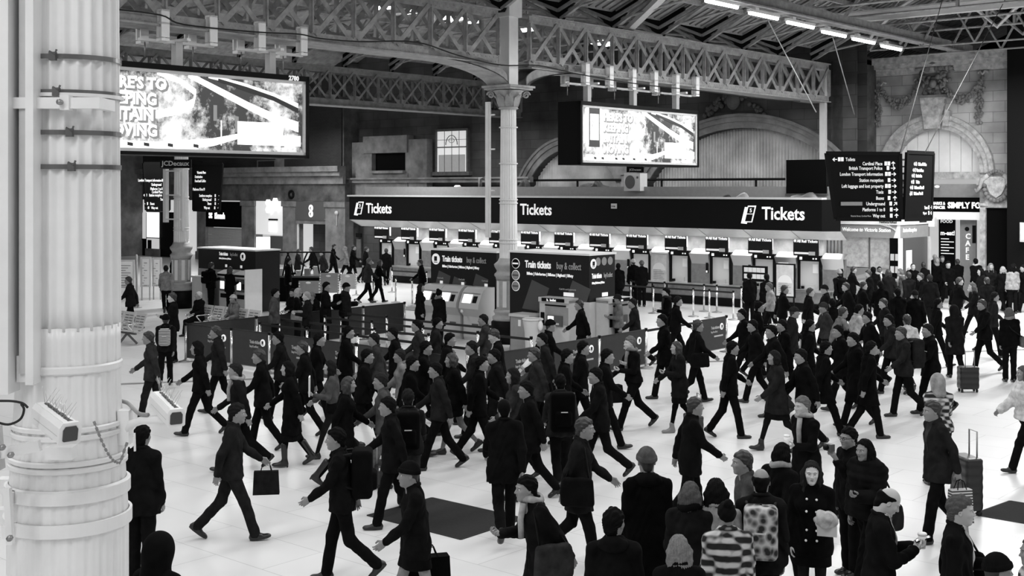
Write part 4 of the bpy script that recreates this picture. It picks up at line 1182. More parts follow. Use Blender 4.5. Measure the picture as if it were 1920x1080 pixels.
# slatted core between the boards
core = MB(); A_ = pw(1689, 409, YS + 1.0) - O; B_ = pw(1712, 292, YS + 1.0) - O
core.box(A_.x - .02, A_.y, A_.z, A_.x + .02, A_.y + .06, B_.z); core.box(B_.x, A_.y, A_.z, B_.x + .04, A_.y + .06, B_.z)
for i in range(9):
    z = A_.z + (B_.z - A_.z) * (i + .3) / 9; core.box(A_.x, A_.y, z, B_.x, A_.y + .05, z + .05)
core.build('slatted_core', M_IROND, ds)
def cable_(label, p, q, r=.012, m=None):
    o = MB().tube([(0, 0, 0), q - p], r, 5).build('stay_cable', m or M_STEELD); o.location = p
    return tag(o, label, 'cable')
cable_('stay cable from the top of the right direction board rising steeply to the roof', pw(1688, 286, YS), pw(1775, -30, YS + 6), .014, M_IROND)
cable_('longest stay cable slanting up right from the right direction board', pw(1735, 285, YS + .8), pw(1900, -30, YS + 7), .014, M_IROND)
cable_('pale stay wire crossing before the pipe down to the stained pilaster', pw(1560, 65, 43), pw(1602, 215, 46), .02)
cable_('pale stay wire crossing the right end of the lattice girder', pw(1440, 38, 40), pw(1530, 210, 44), .02, M_GREYP)
# left direction sign behind column
YL = 49.5
kl = YL / F
lc = [pw(260, 306, YL), pw(318, 306, YL + 1.2), pw(318, 394, YL + 1.2), pw(274, 394, YL)]
rc = [pw(362, 307, YL + 1.2), pw(424, 307, YL), pw(411, 396, YL), pw(362, 394, YL + 1.2)]
kl2 = ((lc[2] - lc[3]).xy.length) / 44.0
kr2 = ((rc[2] - rc[3]).xy.length) / 49.0
l_rows = [('London Transport information', 302, 338, .16, 'RIGHT', 0, (303, 2, 311)), ('Underground', 302, 346, .16, 'RIGHT', 0, (306, 1, 312)), ('Platforms 1 to 8', 304, 354, .16, 'RIGHT', 0, (306, 1, 313)), ('Cardinal Place', 304, 360, .16, 'RIGHT', 0, (306, 2, 314)),
          ('Station reception', 279, 366, .16, 'LEFT', PI, (273, 1, 271)), ('Taxis', 307, 374, .16, 'RIGHT', 0, (309, 1, 315)), ('Buses', 281, 382, .16, 'LEFT', PI, (275, 1, 273)), ('Way out', 283, 390, .16, 'LEFT', PI, (277, 1, 274))]
r_rows = [('Victoria Place', 370, 322, .16, 'LEFT', None, None), ('Destination', 366, 330, .16, 'LEFT', None, None), ('Food and Coffee', 366, 338, .16, 'LEFT', None, None), ('Platforms 15 to 19', 362, 354, .16, 'LEFT', None, None),
          ('Southern reception', 398, 366, .16, 'RIGHT', 0, (403, 1, 412)), ('Underground', 397, 373.5, .16, 'RIGHT', 0, (403, 1, 411)), ('Buses', 397, 381, .16, 'RIGHT', 0, (403, 1, 411)), ('Way out', 394, 389, .16, 'RIGHT', 0, (402, 1, 410))]
dir_sign('black hanging direction boards far at the left, behind the iron column', [dict(c=lc, k=kl2, c0=(274, 394), rows=l_rows, sx=.66, kz=kl), dict(c=rc, k=kr2, c0=(362, 394), rows=r_rows, sx=.7, kz=kl)])

# ================================================================ KIOSKS
M_SHARD = mat('kiosk_pattern', .07, .4)
def kiosk(label, aL_, aR_, b_, dep, H, top_overh=True, name='ticket_kiosk', side=True, zsplit=None):
    t = gthing(name, label, 'kiosk', aL_, b_, 0)
    w_ = aR_ - aL_
    MB().box(0, 0, 0, w_, dep, H).build('body', M_KIOSK, t)
    MB().box(-.03, -.03, H, w_ + .03, dep + .03, H + .05).build('white_top', M_WHITE, t)
    MB().box(.0, -.02, 0, w_, 0, .12).build('kick_plate', M_STEELD, t)
    return t, w_
def roundel(t, x, y, z, r, m, face='f', rings=None, nm='roundel', inner=None):
    mb = MB(); n = 20
    P0, E1, E2, E3 = ((0, y, 0), (1, 0, 0), (0, 0, 1), (0, 1, 0)) if face == 'f' else ((y, 0, 0), (0, 1, 0), (0, 0, 1), (-1, 0, 0))
    mb.prism([(x + r * math.cos(2 * PI * k / n), z + r * math.sin(2 * PI * k / n)) for k in range(n)], P0, E1, E2, E3, .01)
    o = mb.build(nm, m, t)
    if inner:
        mb = MB(); off = -.012 if face == 'f' else .012
        P0 = (0, y + off, 0) if face == 'f' else (y + off, 0, 0)
        mb.prism([(x - r * .35, z - r * .35), (x + r * .35, z - r * .35), (x + r * .35, z + r * .5), (x - r * .35, z + r * .5)], P0, E1, E2, E3, .008)
        mb.prism([(x - r * .5, z - r * .62), (x + r * .5, z - r * .62), (x + r * .4, z - r * .5), (x - r * .4, z - r * .5)], P0, E1, E2, E3, .008)
        mb.build('train_symbol', inner, o)
    return o
def heading(t, x, y, z, size, rot=(PI / 2, 0, 0), sx=.82, off=(0, 0, 0)):
    a = text('Train tickets', size, M_TEXT, t, (x, y, z), rot, 'heading', sx=sx, bold=.006)
    return a
# kiosk 1
b1_ = 27.1
k1a, k1b = on_b(808, b1_), on_b(931, b1_)
K1, w1 = kiosk('black Train tickets kiosk left of the middle column, with three rounded machines', k1a, k1b, b1_, 1.3, 2.57)
roundel(K1, .22, -.012, 2.3, .17, M_TEXT, inner=M_KIOSK)
text('Train tickets', .25, M_TEXT, K1, (.50, -.012, 2.24), name='heading', sx=.66, bold=.006)
text('buy & collect', .25, M_TEXTG, K1, (1.52, -.012, 2.24), name='heading', sx=.60)
text('Billets | Fahrkarten | Billetes | Biglietti | Bilety', .105, M_TEXT, K1, (.50, -.012, 2.06), name='subheading', sx=.8, bold=.002)
sh = MB()
for (x, z) in ((.35, 1.75), (1.9, 1.72), (1.0, 1.6)): sh.prism([(x - .25, z - .5), (x + .35, z - .45), (x + .5, z + .05), (x, z + .2)], (0, -.006, 0), (1, 0, 0), (0, 0, 1), (0, 1, 0), .005)
sh.build('printed_shapes', M_SHARD, K1)
for x in (.45, 1.35, 2.3):
    text('Card only', .07, M_TEXTG, K1, (x - .16, -.012, 1.70), name='caption', sx=.9)
    MB().box(x - .05, -.012, 1.56, x + .07, 0, 1.64).build('card_symbol', M_TEXT, K1)
# kiosk 2
b2_ = 25.55
k2a, k2b = on_b(956, b2_), on_b(1105, b2_)
dep2 = on_a(1153, k2b) - b2_
K2, w2 = kiosk('black Train tickets kiosk right of the middle column, with two cash machines', k2a, k2b, b2_, dep2, 2.72)
for i, (z, m) in enumerate(((2.42, M_SIGN), (2.1, M_GREYM), (1.8, M_GREYM))):
    r_ = roundel(K2, .22, -.012, z, .14, M_TEXT); roundel(r_, .22, -.022, z, .125, m, nm='roundel_face')
    MB().box(.12, -.03, z - .02, .32, -.02, z + .02).build('roundel_text', M_TEXT if i == 0 else M_DGREY, r_)
text('Train tickets', .27, M_TEXT, K2, (.56, -.012, 2.33), name='heading', sx=.66, bold=.007)
text('buy & collect', .27, M_TEXTG, K2, (1.66, -.012, 2.33), name='heading', sx=.58)
text('Billets | Fahrkarten | Billetes | Biglietti | Bilety', .11, M_TEXT, K2, (.62, -.012, 2.13), name='subheading', sx=.8, bold=.002)
sh = MB()
for (x, z) in ((.8, 1.7), (2.2, 1.75), (1.2, 1.3)): sh.prism([(x - .35, z - .5), (x + .35, z - .55), (x + .6, z + .1), (x, z + .3)], (0, -.006, 0), (1, 0, 0), (0, 0, 1), (0, 1, 0), .005)
sh.build('printed_shapes', M_SHARD, K2)
text('Cash & card payments', .07, M_TEXTG, K2, (1.75, -.012, 1.78), name='caption', sx=.9)
MB().box(1.9, -.012, 1.62, 2.25, 0, 1.72).build('card_symbol', M_TEXT, K2)
rs = (PI / 2, 0, PI / 2)
roundel(K2, .18, w2 + .002, 2.5, .13, M_TEXT, 'r', inner=M_KIOSK)
for i in range(3): roundel(K2, dep2 - .75 + i * .27, w2 + .002, 2.55, .11, M_GREYM, 'r')
text('Train tickets', .18, M_TEXT, K2, (w2 + .012, .10, 2.12), rs, 'heading', sx=.46, bold=.005)
text('buy & collect', .18, M_TEXTG, K2, (w2 + .012, .62, 2.12), rs, 'heading', sx=.40)
text('Billets | Fahrkarten | Billetes', .08, M_TEXT, K2, (w2 + .012, .10, 1.97), rs, 'subheading', sx=.6, bold=.002)
MB().box(w2, .55, 1.62, w2 + .012, .8, 1.72).build('card_symbol', M_TEXT, K2)
# rounded ticket machines
def tvm(label, a, b, w_=.78, rz=0):
    t = gthing('ticket_machine', label, 'ticket machine', a, b, 0, rz, group='rounded ticket machines on the left kiosk')
    prof = [(0, 0), (-.08, 0), (-.12, .1), (-.12, .7), (-.2, .8), (-.32, .95), (-.30, 1.1), (-.16, 1.4), (-.06, 1.5), (.05, 1.56), (.4, 1.56), (.4, 0)]
    mb = MB(); mb.prism(prof, (0, 0, 0), (0, 1, 0), (0, 0, 1), (1, 0, 0), w_); mb.build('casing', M_TVM, t)
    def on_face(x0, x1, z0, z1, m, nm, out=.012):
        # slanted screen face between (-.30,1.1) and (-.16,1.4)
        f = lambda z: -.30 + (z - 1.1) / .3 * .14
        MB().add([(x0, f(z0) - out, z0), (x1, f(z0) - out, z0), (x1, f(z1) - out, z1), (x0, f(z1) - out, z1),
                  (x0, f(z0) + .01, z0), (x1, f(z0) + .01, z0), (x1, f(z1) + .01, z1), (x0, f(z1) + .01, z1)],
                 [(0, 1, 2, 3), (7, 6, 5, 4), (0, 4, 5, 1), (2, 6, 7, 3), (0, 3, 7, 4), (1, 5, 6, 2)]).build(nm, m, t)
    on_face(.1, .44, 1.12, 1.36, M_SCREEN, 'screen')
    on_face(.5, .66, 1.13, 1.32, M_BLACK, 'keypad')
    MB().box(.44, -.30, .93, .62, -.345 + .04, .98).build('ticket_tray_slot', M_DGREY, t)
    MB().tube([(.12, -.30, .86), (.12, -.33, .86)], .05, 12).build('coin_return', M_PAPER, t)
    MB().box(.35, -.13, .42, .6, -.12, .5).build('slot', M_DGREY, t)
    MB().box(.05, -.205, 1.40, w_ - .05, -.15, 1.405).build('seam', M_GREYM, t)
    return t
bm_ = b1_ - .45
tvm('leftmost rounded ticket machine, mostly hidden by a customer', on_b(798, bm_), bm_)
tvm('middle rounded ticket machine on the left kiosk, in use', on_b(833, bm_), bm_)
tvm('rightmost rounded ticket machine, nearest the middle column', on_b(874, bm_), bm_)
# square machines of kiosk 2
def atm(label, parent_a, b, face, head, w_=1.0):
    t = gthing('cash_machine', label, 'cash machine', parent_a, b, 0, 0 if face == 'f' else PI / 2)
    MB().box(0, -.25, 0, w_, .15, 1.55).build('casing', M_LGREY, t)
    MB().box(.0, -.3, 1.48, w_, .15, 1.6).build('hood', M_LGREY, t)
    MB().box(.12, -.315, 1.50, w_ - .12, -.3, 1.59).build('name_strip', M_SIGN, t)
    text(head, .085, M_TEXT, t, (w_ * .3, -.32, 1.515), name='name_lettering', bold=.003)
    MB().box(.2, -.26, .9, w_ - .03, -.24, 1.36).build('fascia_recess', M_GREYM, t)
    MB().box(.2, -.27, 1.38, w_ - .1, -.25, 1.42).build('shadow_gap', M_BLACK, t)
    MB().box(.05, -.265, .85, .17, -.25, 1.2).build('keypad_panel', M_BLACK, t)
    MB().box(.28, -.30, .86, .8, -.25, 1.14).build('screen_hood', M_DGREY, t)
    MB().box(.33, -.31, .88, .52, -.30, 1.12).build('screen', M_SCREEN, t)
    MB().box(.6, -.31, .9, .7, -.30, .95).build('card_slot', M_LGREY, t)
    return t
atm('front cash machine on the right kiosk, beside the bin', on_b(1017, b2_ - .3), b2_ - .17, 'f', 'b.  leaflet')
MB().box(k2b - k2a - .0, -.02, 0, k2b - k2a + .02, dep2, 1.5).build('grey_side_panel', M_LGREY, K2)
MB().box(1.9 + .55, -.02, 0, w2, .0, 1.5).build('grey_front_panel', M_LGREY, K2)
atm('side cash machine on the right kiosk, with a customer', k2b + .18, b2_ + .25, 'r', 't. office')
# grey cabinet and bin
t = gthing('service_cabinet', 'grey metal cabinet left of the clear-bag bin by the right kiosk', 'cabinet', on_b(957, 24.9), 24.9, 0)
MB().box(0, 0, 0, .66, .5, 1.05).build('body', M_GREYM, t); MB().box(-.03, -.04, 1.05, .69, .54, 1.12).build('lid', M_LGREY, t)
MB().box(.28, -.01, .8, .37, 0, .97).build('label', M_PAPER, t); MB().box(.5, -.01, .95, .55, 0, 1.0).build('lock', M_LGREY, t)
t = gthing('litter_bin', 'clear plastic bag litter bin hooped on a stand before the right kiosk', 'bin', on_b(999, 24.7), 24.7, 0)
MB().tube([(.26 * math.cos(k * PI / 10), .26 * math.sin(k * PI / 10), 1.05) for k in range(21)], .022, 6).build('hoop', M_WHITE, t)
MB().lathe([(.16, .08), (.2, .3), (.22, .7), (.25, 1.0), (.24, 1.04)], 18, rad=lambda tt, z: 1 + .05 * math.sin(7 * tt + 6 * z)).build('clear_bag', mat('clear_bag', .62, .3), t)
MB().tube([(.26, 0, 1.02), (.3, 0, .4), (.26, 0, 0)], .02, 6).build('stand', M_GREYP, t)
MB().lathe([(.22, 0), (.22, .04)], 18).build('base', M_GREYP, t)
MB().ball((.3, -.05, .9), .08, .06, .13).build('tied_sack', M_WHITE, t)

# left kiosk
b3_ = 27.4
k3a, k3b = on_b(372, b3_), on_b(479, b3_)
K3, w3 = kiosk('small black Train tickets kiosk at the far left, right of the benches', k3a, k3b, b3_, 1.1, 2.2)
roundel(K3, w3 * .79, -.012, 1.98, .15, M_TEXT, inner=M_KIOSK)
text('Train tickets', .17, M_TEXT, K3, (w3 * .38, -.012, 1.99), name='heading', sx=.62, bold=.004)
text('buy & collect', .17, M_TEXTG, K3, (w3 * .38 + .68, -.012, 1.99), name='heading', sx=.5)
text('Billets | Fahrkarten | Billetes', .08, M_TEXT, K3, (w3 * .38, -.012, 1.85), name='subheading', sx=.8, bold=.002)
for x in (w3 * .5, w3 * .76): MB().box(x - .05, -.012, 1.56, x + .06, 0, 1.66).build('card_symbol', M_TEXT, K3)
MB().box(0, -.015, 0, w3, 0, 1.45).build('grey_lower_panel', M_GREYM, K3)
def box_machine(label, px, b, w_):
    t = gthing('ticket_machine', label, 'ticket machine', on_b(px, b), b, 0)
    MB().prism([(0, 0), (0, .75), (.0, 1.2), (-.12, 1.28), (-.12, 1.38), (.2, 1.5), (.45, 1.5), (.45, 0)], (0, 0, 0), (0, 1, 0), (0, 0, 1), (1, 0, 0), w_).build('casing', M_TVM, t)
    MB().box(.05, -.02, .75, w_ - .05, 0, 1.2).build('dark_panel', M_DGREY, t)
    MB().box(.1, -.03, .82, .33, -.02, 1.1).build('screen', M_SCREEN, t)
    MB().box(.4, -.03, .85, w_ - .1, -.02, 1.05).build('keypad', M_BLACK, t)
    MB().box(.06, -.13, 1.3, w_ - .06, -.12, 1.37).build('name_strip', M_SIGN, t)
    MB().box(.1, -.02, .5, .5, 0, .65).build('ticket_tray', M_BLACK, t)
    return t
box_machine('square ticket machine being used by the man with the backpack', 411, b3_ - .5, .72)
t = box_machine('square ticket machine with a tall white side, used by a long-haired woman', 442, b3_ - .5, .78)
MB().box(.78, -.2, 0, .82, .55, 1.58).build('white_side_screen', M_WHITE, t)
t = gthing('service_cabinet', 'pale grey cabinet between the left column plinth and the small kiosk', 'cabinet', on_b(360, 26.6), 26.6, 0)
MB().box(0, 0, 0, .62, .5, 1.18).build('body', M_LGREY, t); MB().box(-.02, -.03, 1.18, .64, .52, 1.24).build('lid', M_LGREY, t)
# ================================================================ INFORMATION BOOTH
bB = 42.9
ba0, ba1 = on_b(1573, bB), on_b(1688, bB)
bd = on_a(1741, ba1) - bB
Yb = depth(ba1, bB)
zb0, zb1_ = zat(447, Yb), zat(422, Yb)
t = gthing('information_booth', 'grey information booth reading Welcome to Victoria Station behind the crowd', 'booth', ba0, bB, 0)
wB = ba1 - ba0
MB().box(0, 0, zb0, wB, bd, zb1_).build('fascia', M_GREYM, t)
MB().box(-.03, -.05, zb1_, wB + .05, bd + .05, zb1_ + .22).build('white_band', M_WHITE, t)
mb = MB(); mb.prism([(wB - .25, zb0), (wB, zb0), (wB, zb1_), (wB - .1, zb1_)], (0, -.02, 0), (1, 0, 0), (0, 0, 1), (0, 1, 0), .02); mb.build('white_flash', M_WHITE, t)
mb = MB()
for i in range(4): mb.bar((wB - .75 + .1 * i, -.025, zb1_ + .0), (wB - .12, -.025, zb1_ - .16 - .03 * i), .012, .03, up=(0, 1, 0))
mb.build('rail_emblem', M_WHITE, t)
text('NetworkRail', .13, M_TXTB, t, (wB - .78, -.06, zb1_ + .06), name='operator_name', bold=.003)
text('Welcome to Victoria Station', .2, M_TEXT, t, (.13, -.015, zb0 + .22), name='welcome_lettering', sx=.78 * wB / 2.3, bold=.003, shear=.15)
text('NetworkRail', .13, M_TXTB, t, (wB + .06, bd - 1.0, zb1_ + .06), rs, name='operator_name', bold=.003)
text('Station Reception', .2, M_TEXT, t, (wB + .015, .2, zb0 + .22), rs, name='side_lettering', sx=1.0 * bd / 3, bold=.003, shear=.15)
MB().box(.02, .1, 1.55, wB * .82, .12, zb0).build('booth_window', mat('booth_glass', .3, .2, emit=.12, noise=.5), t)
for x in (wB * .02, wB * .48, wB * .82): MB().box(x, .06, 1.0, x + .05, .14, zb0).build('window_post', M_DGREY, t)
mb = MB(); mb.add([(.0, -.35, 1.02), (wB * .8, -.35, 1.3), (wB * .8, .1, 1.55), (.0, .1, 1.5), (0, -.35, 0.95), (wB * .8, -.35, 1.2)], [(0, 1, 2, 3), (4, 5, 1, 0)]); mb.build('counter_top', M_STEEL, t)
MB().box(0, -.3, 0, wB * .8, .1, 1.0).build('counter_front', M_GREYM, t)
for i in range(3):
    x = wB * .06 + i * wB * .25
    MB().box(x, -.34, .35, x + wB * .22, -.3, 1.12 + .04 * i).build('map_frame', M_WHITE, t)
    MB().box(x + .04, -.35, .4, x + wB * .22 - .04, -.34, 1.06 + .04 * i).build('map_sheet', mat('map_print', .42, .6, noise=.5, nscale=9), t)
MB().box(wB * .84, -.05, 0, wB, .3, zb0).build('leaflet_case', M_MBLK, t)
for z in (.5, .95, 1.4, 1.85):
    for q in range(2): MB().box(wB * .86 + q * .18, -.09, z, wB * .86 + .13 + q * .18, -.05, z + .24).build('leaflet', M_LGREY, t)
MB().box(wB - .04, -.1, 0, wB + .06, .1, zb0).build('corner_post', M_WHITE, t)
MB().box(wB - .02, .3, 0, wB + .0, bd, zb0).build('side_screen', M_DGREY, t)
MB().box(wB, .5, 1.2, wB + .02, 1.0, 2.2).build('side_notice', M_PAPER, t)
MB().box(wB - .02, bd - .1, 0, wB + .1, bd, zb0).build('end_post', M_LGREY, t)

# ================================================================ FOOD SHOP
c, h, sp, rise = A3
YM = depth(c, WB)
zs0, zs1 = zat(397, YM), zat(370, YM)
t = gthing('shop_sign', 'long black illuminated food shop fascia under the stone arch', 'sign', c - h - .2, WB + .15, 0)
MB().box(-.0, 0, zs0, 2 * h + .4, .15, zs1).build('sign_box', M_MBLK, t)
xt = on_b(1777, WB + .15) - (c - h - .2)
text('SIMPLY FOOD', .34, M_LIT, t, (xt, -.01, zs0 + .16), name='shop_lettering', bold=.012, sx=.86)
text('MARKS &\nSPENCER', .17, M_LIT, t, (xt - .66, -.01, zs0 + .29), name='shop_lettering', bold=.004, sx=.8)
MB().box(0, .02, zs0 - .32, 2 * h + .4, .12, zs0).build('lit_valance', M_LITS, t)
MB().box(0, .05, zs1 + .0, 2 * h + .4, .12, zs1 + .55).build('grey_spandrel', M_GREYM, t)
mb = MB(); mb.box(c - h, WB + .1, 4.85, c + h, WB + .3, 5.15); gstruct(mb, 'trim_10', M_STONE)
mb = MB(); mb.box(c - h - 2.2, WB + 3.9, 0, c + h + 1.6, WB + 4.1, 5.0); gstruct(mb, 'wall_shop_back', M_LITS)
mb = MB(); mb.box(c - h - .05, WB + .75, 0, c - h + .0, WB + 4, 5.0); mb.box(c + h, WB + .75, 0, c + h + .05, WB + 4, 5.0); mb.box(c - h, WB + .75, 3.5, c + h, WB + 4, 3.55); gstruct(mb, 'wall_shop_side', M_LGREY)
t = gthing('menu_board', 'tall black menu board with white lines beside the shop entrance', 'sign', on_b(1760, WB + .5), WB + .5, 0)
mw = on_b(1790, WB + .5) - on_b(1760, WB + .5)
MB().box(0, 0, 0, mw, .1, zat(408, YM)).build('board', M_MBLK, t)
text('m-eat!', .26, M_TEXT, t, (.08, -.01, zat(441, YM)), name='board_lettering', bold=.008, sx=.9)
for i in range(6): MB().box(.1, -.012, zat(449 + i * 5.5, YM), .1 + mw * (.5 + .3 * ((i * 3) % 2)), 0, zat(447.5 + i * 5.5, YM)).build('menu_line', M_TEXT, t)
text('FOOD', .18, M_TEXT, t, (.08, -.01, zat(418, YM)), name='board_lettering', bold=.006)
t = gthing('cafe_sign', 'pale panel with the letters CAFE running down it inside the shop arch', 'sign', on_b(1800, WB + .6), WB + .6, 0)
cw = on_b(1830, WB + .6) - on_b(1800, WB + .6)
MB().box(0, 0, 0, cw, .1, zat(410, YM)).build('panel', M_GREYM, t)
for i, ch in enumerate('CAFE'): text(ch, .3, M_TEXT, t, (cw * .35, -.01, zat(447 + i * 13, YM)), name='letter', bold=.01)
MB().box(cw * .78, -.02, zat(455, YM), cw * 1.0, 0, zat(422, YM)).build('small_menu', M_BLACK, t)
roundel(t, cw * .45, -.02, zat(429, YM), .09, M_BLACK)
t = gthing('lightbox', 'small bright lit box at the left of the food shop entrance', 'sign', on_b(1735, WB - .3), WB - .3, zat(424, YM))
MB().box(0, 0, 0, .36, .25, .34).build('lit_face', M_LIT, t); MB().box(-.02, .02, -.02, .38, .27, .36).build('case', M_WHITE, t)
# downlights under the arch
for (x, y, lab) in ((1757, 350, 'small glowing lamp at the left springing of the shop arch'),):
    Y = YM; t = gthing('bracket_lamp', lab, 'lamp', on_b(x, WB - .15), WB - .15, zat(y, Y))
    MB().ball((0, 0, 0), .1, .1, .05).build('lamp_glass', M_LIT, t); MB().box(-.03, 0, .03, .03, .2, .08).build('arm', M_GREYP, t)
# right pilaster with crest and dark panel
p0_, p1_ = on_b(1837, WB - .35), on_b(1903, WB - .35)
mb = MB(); zt_p = zat(338, YM)
mb.box(p0_, WB - .35, 0, p0_ + .22, WB + .05, zt_p - .2); mb.box(p1_ - .3, WB - .35, 0, p1_, WB + .05, zt_p - .2)
mb.box(p0_, WB - .35, zat(388, YM), p1_, WB + .05, zt_p - .2); mb.box(p0_ - .1, WB - .45, zt_p - .2, p1_ + .05, WB + .05, zt_p + .12)
mb.box(p0_ - .05, WB - .4, zat(385, YM), p0_ + .35, WB - .3, zat(380, YM))
gstruct(mb, 'wall_pilaster_right', M_STONE)
mb = MB(); mb.box(p0_ + .2, WB - .2, 0, p1_ - .28, WB - .12, zat(389, YM)); gstruct(mb, 'wall_pilaster_panel', M_MBLK)
# carved crest
t = gthing('carved_crest', 'carved stone shield with scrolls on the pilaster right of the food shop', 'carving', (p0_ + p1_) / 2, WB - .36, zat(350, YM))
mb = MB(); mb.prism([(-.34, .4), (.34, .4), (.36, .0), (.22, -.3), (0, -.45), (-.22, -.3), (-.36, 0)], (0, 0, 0), (1, 0, 0), (0, 0, 1), (0, -1, 0), .14); mb.build('shield', M_STONE, t)
for s in (-1, 1):
    pts = [(s * .3, -.1, .45), (s * .55, -.12, .3), (s * .62, -.12, 0), (s * .78, -.1, -.2), (s * .85, -.08, -.1)]
    MB().tube(pts, [.1, .1, .08, .07, .04], 8).build('scroll', M_STONE, t)
mb = MB()
for i in range(12):
    u = PI + PI * i / 11; mb.ball((.48 * math.cos(u), -.12, .05 + .62 * math.sin(u)), .1, .08, .09, 6, 4)
for i in range(9):
    u = PI * i / 8; mb.ball((.3 * math.cos(u), -.12, .42 + .2 * math.sin(u)), .08, .07, .08, 6, 4)
mb.build('wreath', M_STONEM, t)
# keystone
t = gthing('keystone', 'tapered stone keystone above the food shop arch', 'carving', c, WB, 0)
zk0, zk1 = zat(242, YM), zat(184, YM)
mb = MB(); mb.prism([(-.28, zk0), (.28, zk0), (.48, zk1), (-.48, zk1)], (0, 0, 0), (1, 0, 0), (0, 0, 1), (0, -1, 0), .5); mb.build('block', M_STONE, t)
mb = MB(); mb.box(-.52, -.55, zk1, .52, 0, zk1 + .1); mb.build('cap', M_STONEM, t)
mb = MB(); mb.prism([(.38, zk0 + .1), (.6, zk0 + .1), (.72, zk0 + .7), (.5, zk0 + .8)], (0, 0, 0), (1, 0, 0), (0, 0, 1), (0, -1, 0), .3); mb.build('side_block', M_STONE, t)
# central cartouche, garlands and drops
t = gthing('carved_cartouche', 'carved figure and scrolls standing above the keystone', 'carving', c, WB - .05, zat(160, YM))
mb = MB(); rr = random.Random(5)
for i in range(60):
    u = rr.uniform(-1, 1); v = rr.uniform(-1, 1)
    wv = .75 if v > 0.2 else .45
    mb.ball((u * wv, -.1 - .08 * rr.random(), v * .72), rr.uniform(.06, .14), .12, rr.uniform(.06, .15), 7, 5)
mb.ball((0, -.25, .05), .15, .15, .19, 12, 8)
mb.tube([(-.8, -.12, .75), (-.4, -.15, .85), (0, -.18, .9), (.4, -.15, .85), (.8, -.12, .75)], [.05, .12, .16, .12, .05], 8)
mb.build('figure', M_STONEM, t)
def garland(px0, py0, px1, py1, sag, label):
    a0 = on_b(px0, WB); a1 = on_b(px1, WB); z0 = zat(py0, YM); z1 = zat(py1, YM)
    t = gthing('carved_garland', label, 'carving', a0, WB - .05, z0)
    mb = MB(); n = 22; rr = random.Random(int(px0)); L = a1 - a0
    for i in range(n + 1):
        u = i / n; r = .07 + .13 * math.sin(PI * u)
        z = (z1 - z0) * u - sag * 4 * u * (1 - u)
        for q in range(4):
            mb.ball((L * u + rr.uniform(-.05, .05), -.08 - rr.uniform(0, .08), z + rr.uniform(-r, r)), rr.uniform(.05, .09), .08, rr.uniform(.05, .09), 6, 4)
    mb.build('swag', M_STONEM, t)
    for (x, z) in ((0, .05), (L, z1 - z0 + .05)):
        mb = MB(); mb.tube([(x - .2, -.06, z + .12), (x - .08, -.1, z + .2), (x, -.12, z + .05), (x + .1, -.1, z + .2), (x + .22, -.06, z + .14)], .05, 6)
        mb.build('ribbon', M_STONE, t)
garland(1655, 160, 1724, 158, .75, 'carved stone garland hanging left of the central figure')
garland(1770, 162, 1845, 150, .75, 'carved stone garland hanging right of the central figure')
def drop(px, py0, py1, label):
    a0 = on_b(px, WB); z0 = zat(py0, YM); z1 = zat(py1, YM)
    t = gthing('carved_drop', label, 'carving', a0, WB - .05, z1)
    mb = MB(); rr = random.Random(px); n = 16; H = z0 - z1
    for i in range(n):
        u = i / (n - 1); w_ = .05 + .14 * abs(math.sin(PI * 3 * u + .6)) * (1 if u > .1 else .4)
        for q in range(3): mb.ball((rr.uniform(-w_, w_), -.08, H * u + rr.uniform(-.04, .04)), .07, .07, .07, 6, 4)
    mb.build('festoon', M_STONEM, t)
drop(1649, 165, 232, 'carved stone drop of fruit at the left of the wall above the shop')
drop(1838, 155, 232, 'carved stone drop of fruit at the right of the wall above the shop')
# dim carving and cartouche above the wide arch
a0 = on_b(1378, BB); t = gthing('carved_cartouche', 'sooty carved shield with wings on the dark wall above the wide arch', 'carving', a0, BB - .05, zat(195, 54))
mb = MB(); mb.ball((0, -.1, .1), .35, .15, .4, 12, 8); rr = random.Random(8)
for i in range(46):
    u = rr.uniform(-1, 1); mb.ball((u * 1.5, -.08, .45 - abs(u) * .9 + rr.uniform(-.2, .2)), .12, .1, .11, 6, 4)
mb.build('shield', M_STONED, t)
# screen at far right edge
t = gthing('wall_screen', 'lit screen cut by the right edge of the picture', 'screen', on_b(1912, WB - 1.4), WB - 1.4, zat(450, 49))
MB().box(0, 0, 0, 1.2, .1, .75).build('case', M_LGREY, t); MB().box(.06, -.01, .08, 1.14, 0, .7).build('display', M_LITS, t)

# ================================================================ LEFT SHOPS
Ys = depth(on_b(585, SB), SB)
def shop(px0, px1, label, cat='shop front', name='shop_unit'):
    a0, a1 = on_b(px0, SB), on_b(px1, SB)
    Y = depth((a0 + a1) / 2, SB)
    t = gthing(name, label, cat, a0, SB, 0)
    return t, a1 - a0, Y
t, w_, Y = shop(556, 614, 'mobile phone shop front, dark sign with two stacked white discs over a bright doorway')
MB().box(0, -.1, zat(413, Y), w_, .1, zat(378, Y)).build('sign_box', mat('phone_shop_sign', .1, .4), t)
for i, z in enumerate((390, 401)):
    for q in (-1,):
        roundel(t, w_ * .52, -.12, zat(z, Y), .19, M_LIT); text('E', .2, M_DGREY, t, (w_ * .52 - .06, -.14, zat(z, Y) - .07), name='sign_letter', bold=.01)
MB().box(0, -.05, zat(420, Y), w_, .05, zat(413, Y)).build('transom', M_STONEM, t)
MB().box(0, .02, 0, .12, .1, zat(420, Y)).build('door_jamb', M_WHITE, t); MB().box(w_ - .2, .02, 0, w_, .1, zat(420, Y)).build('door_jamb', M_LGREY, t)
MB().box(.1, 2.0, 0, w_ * .5, 2.1, zat(420, Y)).build('inner_wall', M_LGREY, t); MB().box(w_ * .5, 1.8, 0, w_, 1.9, zat(420, Y)).build('inner_display', M_LIT, t)
